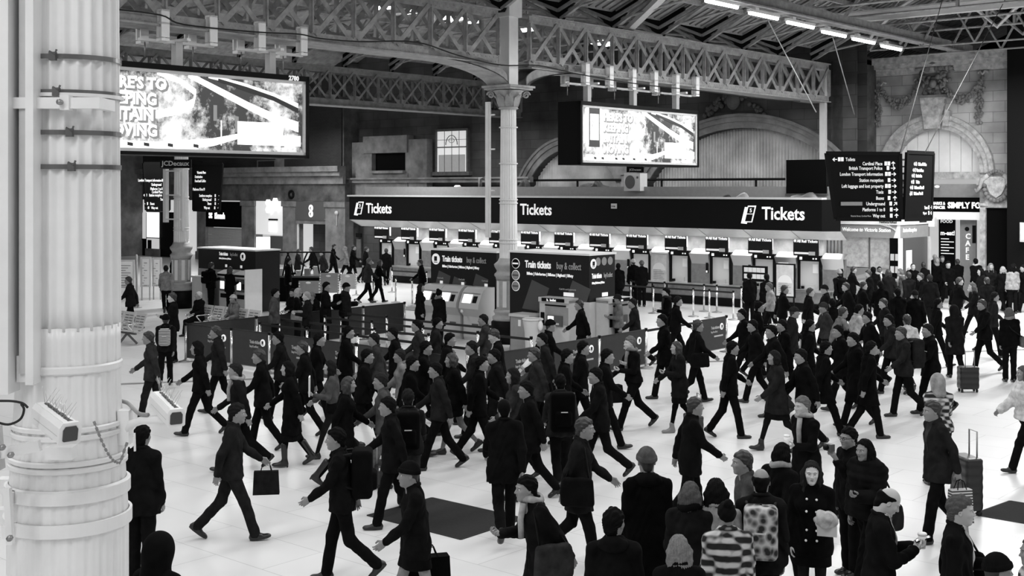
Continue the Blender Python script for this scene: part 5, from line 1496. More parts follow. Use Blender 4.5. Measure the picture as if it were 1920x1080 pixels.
t, w_, Y = shop(481, 533, 'bright white shop front with a glowing hexagon logo left of the phone shop')
MB().box(0, -.05, zat(440, Y), w_, .1, zat(375, Y)).build('lit_fascia', M_LITS, t)
mb = MB()
for (x, z) in ((w_ * .55, 380), (w_ * .8, 388), (w_ * .55, 393), (w_ * .8, 377)): mb.prism([(x + .22 * math.cos(PI / 3 * k), zat(z, Y) + .22 * math.sin(PI / 3 * k)) for k in range(6)], (0, -.3, 0), (1, 0, 0), (0, 0, 1), (0, 1, 0), .1)
mb.build('hexagon_logo', M_LIT, t)
MB().box(w_ * .5, -.12, zat(434, Y), w_ * .75, -.05, zat(416, Y)).build('hanging_bag', M_LIT, t); MB().box(w_ * .5, -.14, zat(413, Y), w_ * .8, -.05, zat(410, Y)).build('shelf', M_BLACK, t)
MB().box(w_ * .55, -.1, 0, w_, .1, zat(442, Y)).build('dark_display', M_DGREY, t); MB().box(.1, -.1, 0, w_ * .5, .1, zat(445, Y)).build('lit_display', M_LIT, t)
t, w_, Y = shop(388, 456, 'closed shop front with glowing white lettering above a roller shutter')
MB().box(0, -.1, zat(426, Y), w_, .1, zat(378, Y)).build('sign_box', M_MBLK, t)
text('iSmash', .52, M_LIT, t, (w_ * .26, -.12, zat(410, Y)), name='shop_lettering', bold=.02, sx=.75)
mb = MB(); cx_, cz_ = w_ * .15, zat(404.5, Y)
for k in range(4):
    mb.box(cx_ - .2 + .13 * (k % 2) * 1.6, -.12, cz_ - .17 + .2 * (k // 2), cx_ - .06 + .13 * (k % 2) * 1.6, -.1, cz_ - .03 + .2 * (k // 2))
mb.box(cx_ - .1, -.12, cz_ - .08, cx_ + .06, -.1, cz_ + .08)
mb.build('shop_logo', M_LIT, t)
mb = MB()
n = 22; zt_s = zat(427, Y)
for i in range(n): mb.add([(0.1, -.02, zt_s * i / n), (w_ - .1, -.02, zt_s * i / n), (w_ - .1, .04, zt_s * (i + .85) / n), (.1, .04, zt_s * (i + .85) / n), (.1, -.02, zt_s * (i + 1) / n), (w_ - .1, -.02, zt_s * (i + 1) / n)], [(0, 1, 2, 3), (3, 2, 5, 4)])
mb.build('roller_shutter', M_LGREY, t)
text('It opens', .12, M_WHITE, t, (.2, -.04, zat(441, Y)), name='shutter_lettering')
t, w_, Y = shop(215, 278, 'bright glazed shop front at the far left, right of the huge column')
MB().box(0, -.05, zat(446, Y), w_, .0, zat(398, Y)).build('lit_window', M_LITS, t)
text('MONSOON ACCESSORIZE', .3, M_LIT, t, (.3, -.08, zat(419, Y)), name='shop_lettering', bold=.01, sx=.7)
MB().box(0, -.1, zat(449, Y), w_, .02, zat(446, Y)).build('mullion_rail', M_BLACK, t); MB().box(w_ - .1, -.1, 0, w_, .02, zat(398, Y)).build('mullion', M_BLACK, t)
for (f0, f1, m) in ((.1, .22, M_LIT), (.3, .45, M_DGREY), (.45, .6, M_LITS), (.65, .8, M_LIT), (.85, .95, M_BLACK)): MB().box(w_ * f0, -.06, 0, w_ * f1, -.0, zat(449, Y)).build('window_display', m, t)
for i in range(4): MB().box(w_ * (.35 + .12 * i), -.09, zat(434, Y), w_ * (.43 + .12 * i), -.06, zat(421, Y)).build('shelf_goods', M_LIT, t)
t, w_, Y = shop(279, 302, 'narrow bright display window beside the glazed shop front at the far left')
MB().box(0, -.16, zat(445, Y), w_, -.1, zat(398, Y)).build('lit_pane', M_LIT, t)
MB().box(0, -.16, 0, w_, -.1, zat(447, Y)).build('lower_pane', M_LITS, t); MB().box(w_ * .1, -.19, .3, w_ * .4, -.16, zat(450, Y)).build('door_frame', M_BLACK, t)
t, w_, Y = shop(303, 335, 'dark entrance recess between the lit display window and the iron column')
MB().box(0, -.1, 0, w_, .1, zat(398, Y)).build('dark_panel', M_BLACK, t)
# banner and black box on the lit shop frieze
t = gthing('round_clock', 'small dark ring fixed to the stone frieze above the phone shop', 'fitting', on_b(546, SB - .1), SB - .1, zat(365, Ys))
MB().tube([(.2 * math.cos(k * PI / 8), 0, .2 * math.sin(k * PI / 8)) for k in range(17)], .07, 6).build('ring', M_BLACK, t); MB().box(-.05, 0, -.05, .05, .1, .05).build('boss', M_IROND, t)
# wall lantern, pier notice
t = gthing('wall_fitting', 'small round alarm fitting on the stone pier right of the phone shop', 'fitting', on_b(631, SB - .2), SB - .2, zat(398, Ys))
MB().ball((0, 0, 0), .14, .1, .12).build('cover', M_LGREY, t); MB().box(-.03, 0, -.7, .03, .05, -.1).build('conduit', M_GREYP, t)
t = gthing('dark_notice', 'dark plate on the wall at the left end of the ticket office', 'plate', on_b(667, SB - 1.4), SB - 1.4, zat(450, 67))
MB().box(0, 0, .2, .42, .06, .42).build('plate', M_BLACK, t); MB().box(.05, .0, -.9, .4, .05, .1).build('pale_board', M_STONED, t)
# far left notice boards
def board(px0, px1, py0, py1, Y, label, fold=0):
    p = pw(px0, py1, Y); w_ = (px1 - px0) / F * Y; h_ = (py1 - py0) / F * Y
    t = thing('notice_board', label, 'notice board', (p.x, p.y, 0), 0); z = p.z
    MB().box(0, 0, z, w_, .06, z + h_).build('frame', M_LGREY, t)
    MB().box(.08, -.012, z + .08, w_ - .08, 0, z + h_ - .08).build('sheet', M_PAPER, t)
    for i in range(10): MB().box(.15, -.018, z + h_ - .25 - i * .1, w_ - .15 - .1 * (i % 3), -.012, z + h_ - .22 - i * .1).build('printed_line', M_GREYM, t)
    for x in (.03, w_ - .08): MB().box(x, .01, 0, x + .05, .05, z).build('leg', M_GREYP, t)
board(219, 252, 487, 538, 50, 'white timetable board nearest the huge column')
board(263, 283, 482, 538, 49, 'left panel of the pair of timetable boards')
board(285, 303, 483, 537, 49.3, 'right panel of the pair of timetable boards')
t = thing('sign_post', 'slender grey post standing right of the leftmost timetable board', 'post', (pw(256, 560, 46).x, 46, 0), 0)
MB().tube([(0, 0, 0), (0, 0, 2.0)], .04, 8).build('shaft', M_GREYP, t); MB().lathe([(.2, 0), (.2, .03), (.04, .05)], 16).build('base', M_GREYP, t)

# ================================================================ BENCHES
M_BENCH = mat('perforated_steel', .6, .35, metal=.3)
def bench(label, a, b, n):
    t = gthing('metal_bench', label, 'bench', a, b, 0, group=None)
    for i in range(n):
        x0 = i * .58 + .03; x1 = x0 + .52
        s_ = MB(); s_.add([(x0, .05, .45), (x1, .05, .45), (x1, .5, .40), (x0, .5, .40), (x0, .05, .43), (x1, .05, .43), (x1, .5, .38), (x0, .5, .38)],
              [(0, 1, 2, 3), (7, 6, 5, 4), (0, 4, 5, 1), (1, 5, 6, 2), (2, 6, 7, 3), (3, 7, 4, 0)])
        s_.build('seat', M_BENCH, t)
        bk = MB()
        P = lambda x, z: (x, .5 + (z - .4) * .32, z)
        bk.add([P(x0, .42), P(x1, .42), P(x1, .9), P(x0, .9)] + [(p[0], p[1] + .02, p[2]) for p in (P(x0, .42), P(x1, .42), P(x1, .9), P(x0, .9))],
               [(0, 1, 2, 3), (7, 6, 5, 4), (0, 4, 5, 1), (1, 5, 6, 2), (2, 6, 7, 3), (3, 7, 4, 0)])
        o = bk.build('backrest', M_BENCH, t)
        sl = MB()
        for k in range(5):
            for q in range(2):
                xa = x0 + .06 + q * .22; z = .50 + k * .075
                p = P(xa, z); p2 = P(xa + .17, z + .02)
                sl.box(p[0], p[1] - .006, z, p2[0], p2[1] + .002, z + .02)
        sl.build('slots', M_DGREY, o)
    for i in range(n + 1):
        x = i * .58 + .01
        mb = MB(); mb.tube([(x, .02, .62), (x, .08, .64), (x, .5, .64)], .018, 6); mb.tube([(x, .02, .62), (x, .2, .42)], .018, 6); mb.build('armrest', M_CHROME, t)
    MB().box(0, .25, .33, n * .58, .31, .38).build('beam', M_IROND, t)
    for x in (.45, n * .58 - .45):
        mb = MB(); mb.bar((x, .28, .34), (x, -.02, .02), .05, .05); mb.bar((x, .28, .34), (x, .6, .02), .05, .05); mb.build('leg', M_IROND, t)
    return t
be1 = bench('perforated metal bench in front, at the left beside the huge column', -33.7, 19.0, 5)
be2 = bench('perforated metal bench behind the dark queue barrier, with seated travellers', -32.0, 21.7, 5)
be3 = bench('farthest metal bench, back to back with the second, seen behind the queue', -30.6, 24.2, 4)

# ================================================================ QUEUE BARRIERS
M_BELT = mat('barrier_belt', .012, .6)
M_BAN = mat('banner_cloth', .03, .7, noise=.15)
posts = {}
def bpost(a, b, label, h_=1.0, stripe=False):
    t = gthing('barrier_post', label, 'barrier post', a, b, 0, group='steel belt barrier posts')
    MB().tube([(0, 0, 0), (0, 0, h_ - .06)], .032, 10).build('shaft', M_CHROME, t)
    MB().tube([(0, 0, h_ - .06), (0, 0, h_)], .04, 10).build('belt_head', M_BLACK, t)
    MB().lathe([(.19, 0), (.19, .015), (.10, .035), (.04, .06)], 20).build('base', M_STEELD, t)
    return t
nb = [0]
def belt(a0, b0, a1, b1, label, z=.93):
    t = gthing('barrier_belt', label, 'barrier belt', a0, b0, 0, group='black retractable belts')
    MB().bar((.0, 0, z), (a1 - a0, b1 - b0, z), .012, .06).build('webbing', M_BELT, t)
    return t
def banner(a0, b0, a1, b1, label, side, htxt=True, circ=True):
    """side=+1: printed face to the left of the run a0b0->a1b1"""
    L = math.hypot(a1 - a0, b1 - b0); ang = math.atan2(b1 - b0, a1 - a0)
    t = gthing('barrier_banner', label, 'banner', a0, b0, 0, ang, group='dark banners round the queue enclosure')
    MB().box(.05, -.006, .12, L - .05, .006, .96).build('cloth', M_BAN, t)
    MB().tube([(.03, 0, .97), (L - .03, 0, .97)], .014, 6).build('top_rail', M_BELT, t)
    MB().tube([(.03, 0, .11), (L - .03, 0, .11)], .010, 6).build('bottom_rail', M_STEELD, t)
    if htxt:
        text('Train tickets', .11, M_TEXTG, t, (L * .5, -.012, .68), name='banner_lettering', sx=.8, bold=.002)
        text('buy & collect', .08, M_TEXTG, t, (L * .5, -.012, .58), name='banner_lettering', sx=.8)
        MB().box(L * .6, -.012, .46, L * .88, -.007, .50).build('web_address', M_TEXTG, t)
    if circ: roundel(t, L * .84, -.014, .72, .09, M_TEXT, inner=M_BAN)
    return t
EL, ER, EB = -27.15, -17.4, 18.9
# front run along a
fx = [px for px in (369, 432, 505, 590, 682, 752)]
fr = [(on_b(px, 18.6), 18.6) for px in fx]
fr = [(EL, 18.45)] + [(on_b(px, 18.6), 18.6) for px in (434, 505, 592, 668, 752, 850)] + [(ER, 19.2)]
order = ['first', 'second', 'third', 'fourth', 'fifth', 'sixth', 'seventh', 'eighth']
for i, (a, b) in enumerate(fr):
    bpost(a, b, '%s steel post from the left along the front of the queue enclosure' % order[i])
for i in range(len(fr) - 1):
    if i < 6: banner(fr[i][0], fr[i][1], fr[i + 1][0], fr[i + 1][1], '%s dark printed banner from the left along the front of the queue enclosure' % order[i], 1)
# right side run along b
rr_ = [(ER, 19.2), (ER - .02, 21.2), (ER - .05, 23.3), (ER - .1, 25.3), (ER - .15, 27.6), (ER - .2, 29.3)]
for i, (a, b) in enumerate(rr_[1:]): bpost(a, b, '%s steel post back along the right side of the queue enclosure' % order[i + 1])
for i in range(5):
    if i in (0, 1, 2, 4): banner(rr_[i][0], rr_[i][1], rr_[i + 1][0], rr_[i + 1][1], '%s banner back along the right side of the queue enclosure' % order[i], 1)
    else: belt(rr_[i][0], rr_[i][1], rr_[i + 1][0], rr_[i + 1][1], 'black belt closing the gap between banners on the right side of the enclosure')
# left side run along b
lf = [(EL, 18.45), (EL, 20.7), (EL, 22.4), (EL, 24.6), (EL, 26.3)]
for i, (a, b) in enumerate(lf[1:]): bpost(a, b, '%s steel post back along the left side of the queue enclosure' % order[i + 1])
for i in range(4): banner(lf[i][0], lf[i][1], lf[i + 1][0], lf[i + 1][1], '%s banner back along the left side of the queue enclosure' % order[i], 1, circ=False, htxt=False)
# inner lanes
for r_, b in enumerate((19.9, 21.0, 22.1, 23.2)):
    xs = [EL + 1.2, EL + 3.1, EL + 5.0, EL + 6.9, EL + 8.6] if r_ % 2 == 0 else [EL + .6, EL + 2.5, EL + 4.4, EL + 6.3]
    for i, a in enumerate(xs): bpost(a, b, '%s post from the left in the %s inner lane of the queue' % (order[i], ['nearest', 'second', 'third', 'farthest'][r_]))
    for i in range(len(xs) - 1): belt(xs[i], b, xs[i + 1], b, '%s black belt from the left in the %s inner lane of the queue' % (order[i], ['nearest', 'second', 'third', 'farthest'][r_]))
# barriers before the ticket windows
tb_ = [(on_b(px, FB - 3.0), FB - 3.0) for px in (735, 800, 1166, 1225, 1300, 1330, 1375)]
for i, (a, b) in enumerate(tb_): bpost(a, b, '%s post from the left in the row before the ticket windows' % order[i])
for i in (0, 2, 3, 4, 5): belt(*tb_[i], *tb_[i + 1], '%s belt from the left in the row before the ticket windows' % order[i])
tb_ = [(on_b(px, FB - 1.2), FB - 1.2) for px in (1183, 1246, 1320, 1344, 1390)]
for i, (a, b) in enumerate(tb_): bpost(a, b, '%s dark-belted post close under the ticket counters' % order[i])
for i in range(4): belt(*tb_[i], *tb_[i + 1], '%s belt close under the ticket counters' % order[i])
for i, (px, b) in enumerate(((640, 34.5), (668, 34.5), (700, 33.2), (742, 33.4), (773, 33.0))): bpost(on_b(px, b), b, '%s lone post behind the walking couple' % order[i])

# ================================================================ CATERING CART AND SCREENS
cY = 48.5
def cthing(name, label, cat, px, Y): return thing(name, label, cat, ((px - 960) / F * Y, Y, 0), 0)
t = cthing('coffee_cart', 'black coffee cart with a hooped frame behind the benches', 'cart', 480, cY)
s = cY / F
MB().box(0, 0, 0, 180 * s - 1.2, 1.0, .95).build('cart_body', M_MBLK, t)
MB().box(-.05, -.06, .95, 180 * s - 1.15, 1.05, 1.02).build('counter', M_DGREY, t)
for x0, x1 in ((50, 120), (85, 155), (0, 70)):
    pts = []
    for k in range(13):
        u = k / 12; x = (x0 + (x1 - x0) * u) * s; z = 1.0 + .95 * min(1, 2.2 * math.sin(PI * u)) ** .6 if 0 < u < 1 else 1.0
        pts.append((x, 0, z))
    MB().tube(pts, .035, 6).build('hoop', M_BLACK, t)
MB().tube([(10 * s, .9, 1.9), (140 * s, .9, 1.9)], .03, 6).build('top_rail', M_BLACK, t)
for i in range(6): MB().box((20 + i * 17) * s, .3, 1.02, (30 + i * 17) * s, .6, 1.2 + .08 * (i % 3)).build('goods', M_LGREY if i % 2 else M_GREYM, t)
text('COFFEE', .14, M_TEXT, t, (.2, -.01, .6), name='cart_lettering')
def hazard(label, px0, px1, py0, py1, Y, m):
    p = pw(px0, py1, Y); w_ = (px1 - px0) / F * Y; h_ = (py1 - py0) / F * Y
    t = thing('hoarding_panel', label, 'hoarding', (p.x, Y, 0), 0); z0 = max(0, p.z)
    MB().box(0, 0, z0 - .02 if z0 > .02 else 0, w_, .05, z0 + h_).build('board', m, t)
    for (x0, x1, za, zb) in ((0, .05, z0, z0 + h_), (w_ - .05, w_, z0, z0 + h_)):
        n = max(2, int((zb - za) / .09))
        for i in range(n): MB().box(x0, -.012, za + (zb - za) * i / n, x1, 0, za + (zb - za) * (i + .5) / n).build('hazard_stripe', M_WHITE if i % 1 == 0 else M_BLACK, t)
    MB().ball((w_ * .45, -.01, z0 + h_ * .85), .1, .02, .04).build('hand_hole', M_WHITE, t)
    for x in (.05, w_ - .1): MB().box(x, 0, 0, x + .05, .3, .06).build('foot', M_BLACK, t)
hazard('low grey hoarding panel with striped edges before the coffee cart', 560, 600, 527, 549, 47.0, M_GREYM)
hazard('taller grey hoarding panel with striped edges right of the coffee cart', 599, 636, 512, 548, 47.4, M_GREYM)
hazard('pale hoarding panel right of the striped panels', 638, 668, 514, 541, 48.8, M_LGREY)
t = gthing('floor_mat', 'dark entrance mat lying before the ticket windows', 'mat', on_b(728, 31.5), 31.5, .0)
MB().box(0, 0, .002, 2.6, 1.2, .012).build('pile', M_DGREY, t)

# floor mats in front
M_MAT = mat('mat_pile', .012, .95, noise=.4, nscale=30)
pts = [ground(689, 967), ground(810, 934), ground(984, 973), ground(864, 1012)]
def floor_mat(label, pts, th=.012):
    c_ = sum(pts, Vector()) / 4
    t = thing('floor_mat', label, 'mat', (c_.x, c_.y, 0), 0)
    a = [Vector((p.x, p.y, 0)) - Vector((c_.x, c_.y, 0)) for p in pts]
    MB().add([tuple(p + Vector((0, 0, .001))) for p in a] + [tuple(p * .995 + Vector((0, 0, th))) for p in a], [(0, 3, 2, 1), (4, 5, 6, 7)] + [(i, (i + 1) % 4, 4 + (i + 1) % 4, 4 + i) for i in range(4)]).build('pile', M_MAT, t)
    e = MB()
    for i in range(4): e.bar(a[i] + Vector((0, 0, .006)), a[(i + 1) % 4] + Vector((0, 0, .006)), .03, .01)
    e.build('edging', M_RUBBER, t)
    return t
floor_mat('dark mat lying on the pale floor at the lower middle', pts)
L0 = ground(1824, 965); T0 = ground(1894, 940)
ua = Vector((UX, UY, 0)); ub = Vector((-UY, UX, 0))
w_m = (T0 - L0).dot(ub)
R0 = T0 + ua * 2.6; B0 = L0 + ua * 2.6
floor_mat('dark mat lying on the pale floor at the right edge', [L0, T0, R0, B0])
# ================================================================ PEOPLE: signed-distance bodies turned into quad meshes
f32 = np.float32
def snet(fn, lo, hi, h):
    """surface nets: fn(X,Y,Z)->distance, returns verts, quads"""
    n = [max(4, int(math.ceil((hi[i] - lo[i]) / h)) + 1) for i in range(3)]
    ax = [lo[i] + h * np.arange(n[i], dtype=f32) for i in range(3)]
    X = ax[0][:, None, None].astype(f32); Y = ax[1][None, :, None].astype(f32); Z = ax[2][None, None, :].astype(f32)
    V = fn(X, Y, Z).astype(f32)
    V = np.broadcast_to(V, n).copy()
    V[0] = V[-1] = 1; V[:, 0] = V[:, -1] = 1; V[:, :, 0] = V[:, :, -1] = 1
    ins = V < 0
    c = [m - 1 for m in n]
    cnt = np.zeros(c, np.int8)
    corners = [(i, j, k) for i in (0, 1) for j in (0, 1) for k in (0, 1)]
    for (i, j, k) in corners: cnt += ins[i:i + c[0], j:j + c[1], k:k + c[2]]
    mask = (cnt > 0) & (cnt < 8)
    idx = np.argwhere(mask)
    if len(idx) == 0: return np.zeros((0, 3)), np.zeros((0, 4), int)
    vid = -np.ones(c, np.int32); vid[mask] = np.arange(len(idx))
    acc = np.zeros((len(idx), 3), f32); num = np.zeros(len(idx), f32)
    I, J, K = idx[:, 0], idx[:, 1], idx[:, 2]
    for (a, b) in [((0,0,0),(1,0,0)),((0,1,0),(1,1,0)),((0,0,1),(1,0,1)),((0,1,1),(1,1,1)),((0,0,0),(0,1,0)),((1,0,0),(1,1,0)),((0,0,1),(0,1,1)),((1,0,1),(1,1,1)),((0,0,0),(0,0,1)),((1,0,0),(1,0,1)),((0,1,0),(0,1,1)),((1,1,0),(1,1,1))]:
        va = V[I + a[0], J + a[1], K + a[2]]; vb = V[I + b[0], J + b[1], K + b[2]]
        m = (va < 0) != (vb < 0)
        t = np.where(m, va / np.where(m, va - vb, 1), 0)
        p = np.array(a, f32)[None] + t[:, None] * (np.array(b, f32) - np.array(a, f32))[None]
        acc += p * m[:, None]; num += m
    P = (idx + acc / num[:, None]) * h + np.array(lo, f32)[None]
    quads = []
    for ax_ in range(3):
        sl0 = [slice(0, None)] * 3; sl1 = [slice(0, None)] * 3
        sl0[ax_] = slice(0, -1); sl1[ax_] = slice(1, None)
        A = ins[tuple(sl0)]; B = ins[tuple(sl1)]
        e = np.argwhere(A != B)
        o1, o2 = [(1, 2), (2, 0), (0, 1)][ax_]
        ok = (e[:, o1] > 0) & (e[:, o2] > 0) & (e[:, o1] < n[o1] - 1) & (e[:, o2] < n[o2] - 1)
        e = e[ok]
        flip = A[e[:, 0], e[:, 1], e[:, 2]]
        def g(d1, d2):
            q = e.copy(); q[:, o1] -= d1; q[:, o2] -= d2
            return vid[q[:, 0], q[:, 1], q[:, 2]]
        q = np.stack([g(1, 1), g(0, 1), g(0, 0), g(1, 0)], 1)
        q[~flip] = q[~flip][:, ::-1]
        quads.append(q)
    Q = np.concatenate(quads)
    Q = Q[(Q >= 0).all(1)]
    return P, Q
def smin(a, b, k):
    h = np.clip(.5 + .5 * (b - a) / k, 0, 1)
    return b * (1 - h) + a * h - k * h * (1 - h)
def smax(a, b, k): return -smin(-a, -b, k)
def cone(X, Y, Z, p, q, r0, r1, ey=1.0):
    px, py, pz = p; dx, dy, dz = q[0] - px, q[1] - py, q[2] - pz
    L2 = dx * dx + dy * dy + dz * dz + 1e-9
    t = np.clip(((X - px) * dx + (Y - py) * dy + (Z - pz) * dz) / L2, 0, 1)
    return np.sqrt((X - px - t * dx) ** 2 + ((Y - py - t * dy) / ey) ** 2 + (Z - pz - t * dz) ** 2) - (r0 + (r1 - r0) * t)
def ell(X, Y, Z, c, r):
    k0 = np.sqrt(((X - c[0]) / r[0]) ** 2 + ((Y - c[1]) / r[1]) ** 2 + ((Z - c[2]) / r[2]) ** 2)
    return (k0 - 1) * min(r)
def rawmesh(name, P, Q, m, smooth=True):
    me = bpy.data.meshes.new(name)
    me.vertices.add(len(P)); me.vertices.foreach_set('co', np.ascontiguousarray(P, dtype=f32).ravel())
    me.loops.add(len(Q) * 4); me.loops.foreach_set('vertex_index', np.ascontiguousarray(Q, dtype=np.int32).ravel())
    me.polygons.add(len(Q)); me.polygons.foreach_set('loop_start', np.arange(len(Q), dtype=np.int32) * 4)
    try: me.polygons.foreach_set('loop_total', np.full(len(Q), 4, np.int32))
    except Exception: pass
    me.polygons.foreach_set('use_smooth', np.full(len(Q), smooth))
    me.update(calc_edges=True)
    me.materials.append(m)
    return me
def robj(name, P, Q, m, parent):
    o = bpy.data.objects.new(name, rawmesh(name, P, Q, m)); COL.objects.link(o); o.parent = parent
    return o
# ---- head template: centre of skull at 0, forward +x, up +z, metres for a 1.75 m person
def head_fn(fem, fine=True):
    def fn(X, Y, Z):
        Ya = np.abs(Y)
        jw = .052 if fem else .060
        d = ell(X, Y, Z, (-.012, 0, .022), (.098, .077, .098))
        d = smin(d, ell(X, Y, Z, (.022, 0, -.045), (.066, jw, .078)), .035)
        d = smin(d, ell(X, Y, Z, (.058, 0, -.098), (.026, .028, .022)), .02)       # chin
        d = smin(d, cone(X, Y, Z, (-.03, 0, -.06), (-.045, 0, -.22), .054 if fem else .062, .058 if fem else .068), .03)
        d = smin(d, ell(X, Ya, Z, (.060, .036, -.022), (.024, .024, .022)), .02)    # cheeks
        d = smax(d, -ell(X, Ya, Z, (.094, .031, .006), (.020, .021, .014)), .014)    # sockets
        d = smin(d, ell(X, Ya, Z, (.074, .026, .026), (.016, .028, .008)), .012)     # brow
        d = smin(d, cone(X, Y, Z, (.084, 0, .010), (.104, 0, -.028), .008, .012), .009)
        d = smin(d, ell(X, Ya, Z, (.094, .011, -.032), (.011, .009, .008)), .006)
        d = smin(d, ell(X, Y, Z, (.084, 0, -.055), (.010, .022, .005)), .006)
        d = smin(d, ell(X, Y, Z, (.083, 0, -.064), (.010, .019, .006)), .005)
        d = smax(d, -ell(X, Y, Z, (.096, 0, -.0595), (.008, .020, .0012)), .003)
        e = ell(X, Ya, Z, (-.012, .080, -.006), (.018, .009, .030))
        e = smax(e, -ell(X, Ya, Z, (-.008, .090, -.004), (.010, .008, .018)), .004)
        d = smin(d, e, .006)
        return d
    return fn
HLO, HHI = (-.13, -.11, -.24), (.14, .11, .14)
HEADS = {}
def head_t(fem, h):
    k = (fem, h)
    if k not in HEADS: HEADS[k] = snet(head_fn(fem), HLO, HHI, h)
    return HEADS[k]
# ---- hand template: wrist at 0, fingers along +x, palm facing -z, thumb towards +y
def hand_fn(curl, spread=.006):
    def fn(X, Y, Z):
        d = ell(X, Y, Z, (.045, 0, 0), (.052, .040, .015))
        d = smin(d, cone(X, Y, Z, (-.05, 0, 0), (.01, 0, 0), .026, .024), .02)
        L = [.068, .078, .072, .055]
        for i in range(4):
            y = .029 - .0195 * i
            p = [(.080 - .004 * abs(i - 1), y, .002)]
            a = 0
            for s, fr in enumerate((.45, .32, .23)):
                a += curl[s] * (1 + .12 * i)
                q = (p[-1][0] + L[i] * fr * math.cos(a), y * (1 + .1 * s), p[-1][2] - L[i] * fr * math.sin(a))
                d = smin(d, cone(X, Y, Z, p[-1], q, .0092 - .0006 * s, .0086 - .0006 * s), .003)
                p.append(q)
        t0 = (.018, .026, -.004); t1 = (.048, .052, -.018 - .02 * curl[0]); t2 = (.078, .056 - .02 * curl[1], -.028 - .035 * curl[0])
        d = smin(d, cone(X, Y, Z, t0, t1, .014, .011), .008); d = smin(d, cone(X, Y, Z, t1, t2, .0105, .0085), .003)
        return d
    return fn
HANDS = {}
def hand_t(kind, h):
    k = (kind, h)
    if k not in HANDS:
        c = {'relax': (.3, .45, .35), 'grip': (.95, 1.15, .8), 'hold': (.55, .75, .5), 'flat': (.08, .12, .1)}[kind]
        HANDS[k] = snet(hand_fn(c), (-.06, -.06, -.11), (.17, .075, .03), h)
    return HANDS[k]
# ---- shoes: ankle at 0 (z=.08 above the sole), toe +x
def shoe_fn(kind):
    def fn(X, Y, Z):
        d = cone(X, Y, Z, (-.045, 0, -.045), (.15, 0, -.058), .038, .030)
        d = smin(d, ell(X, Y, Z, (.13, 0, -.055), (.065, .042, .028)), .02)
        d = smin(d, cone(X, Y, Z, (-.02, 0, 0), (.05, 0, -.035), .042, .035), .03)
        if kind == 'boot': d = smin(d, cone(X, Y, Z, (-.02, 0, -.02), (-.01, 0, .26), .045, .056), .03)
        if kind == 'ankle': d = smin(d, cone(X, Y, Z, (-.02, 0, -.02), (-.01, 0, .08), .045, .048), .03)
        d = np.maximum(d, -(Z + .074))
        sole = np.maximum(np.abs(Z + .076) - .009, np.sqrt(((X - .045) / 1.0) ** 2 * .12 + Y ** 2) - .043)
        d = np.minimum(d, np.maximum(sole, np.abs(X - .05) - .125))
        if kind == 'boot': d = np.minimum(d, cone(X, Y, Z, (-.06, 0, -.04), (-.065, 0, -.10), .022, .013))
        return d
    return fn
SHOES = {}
def shoe_t(kind, h):
    k = (kind, h)
    if k not in SHOES: SHOES[k] = snet(shoe_fn(kind), (-.10, -.07, -.115), (.22, .07, .30 if kind == 'boot' else .12), h)
    return SHOES[k]
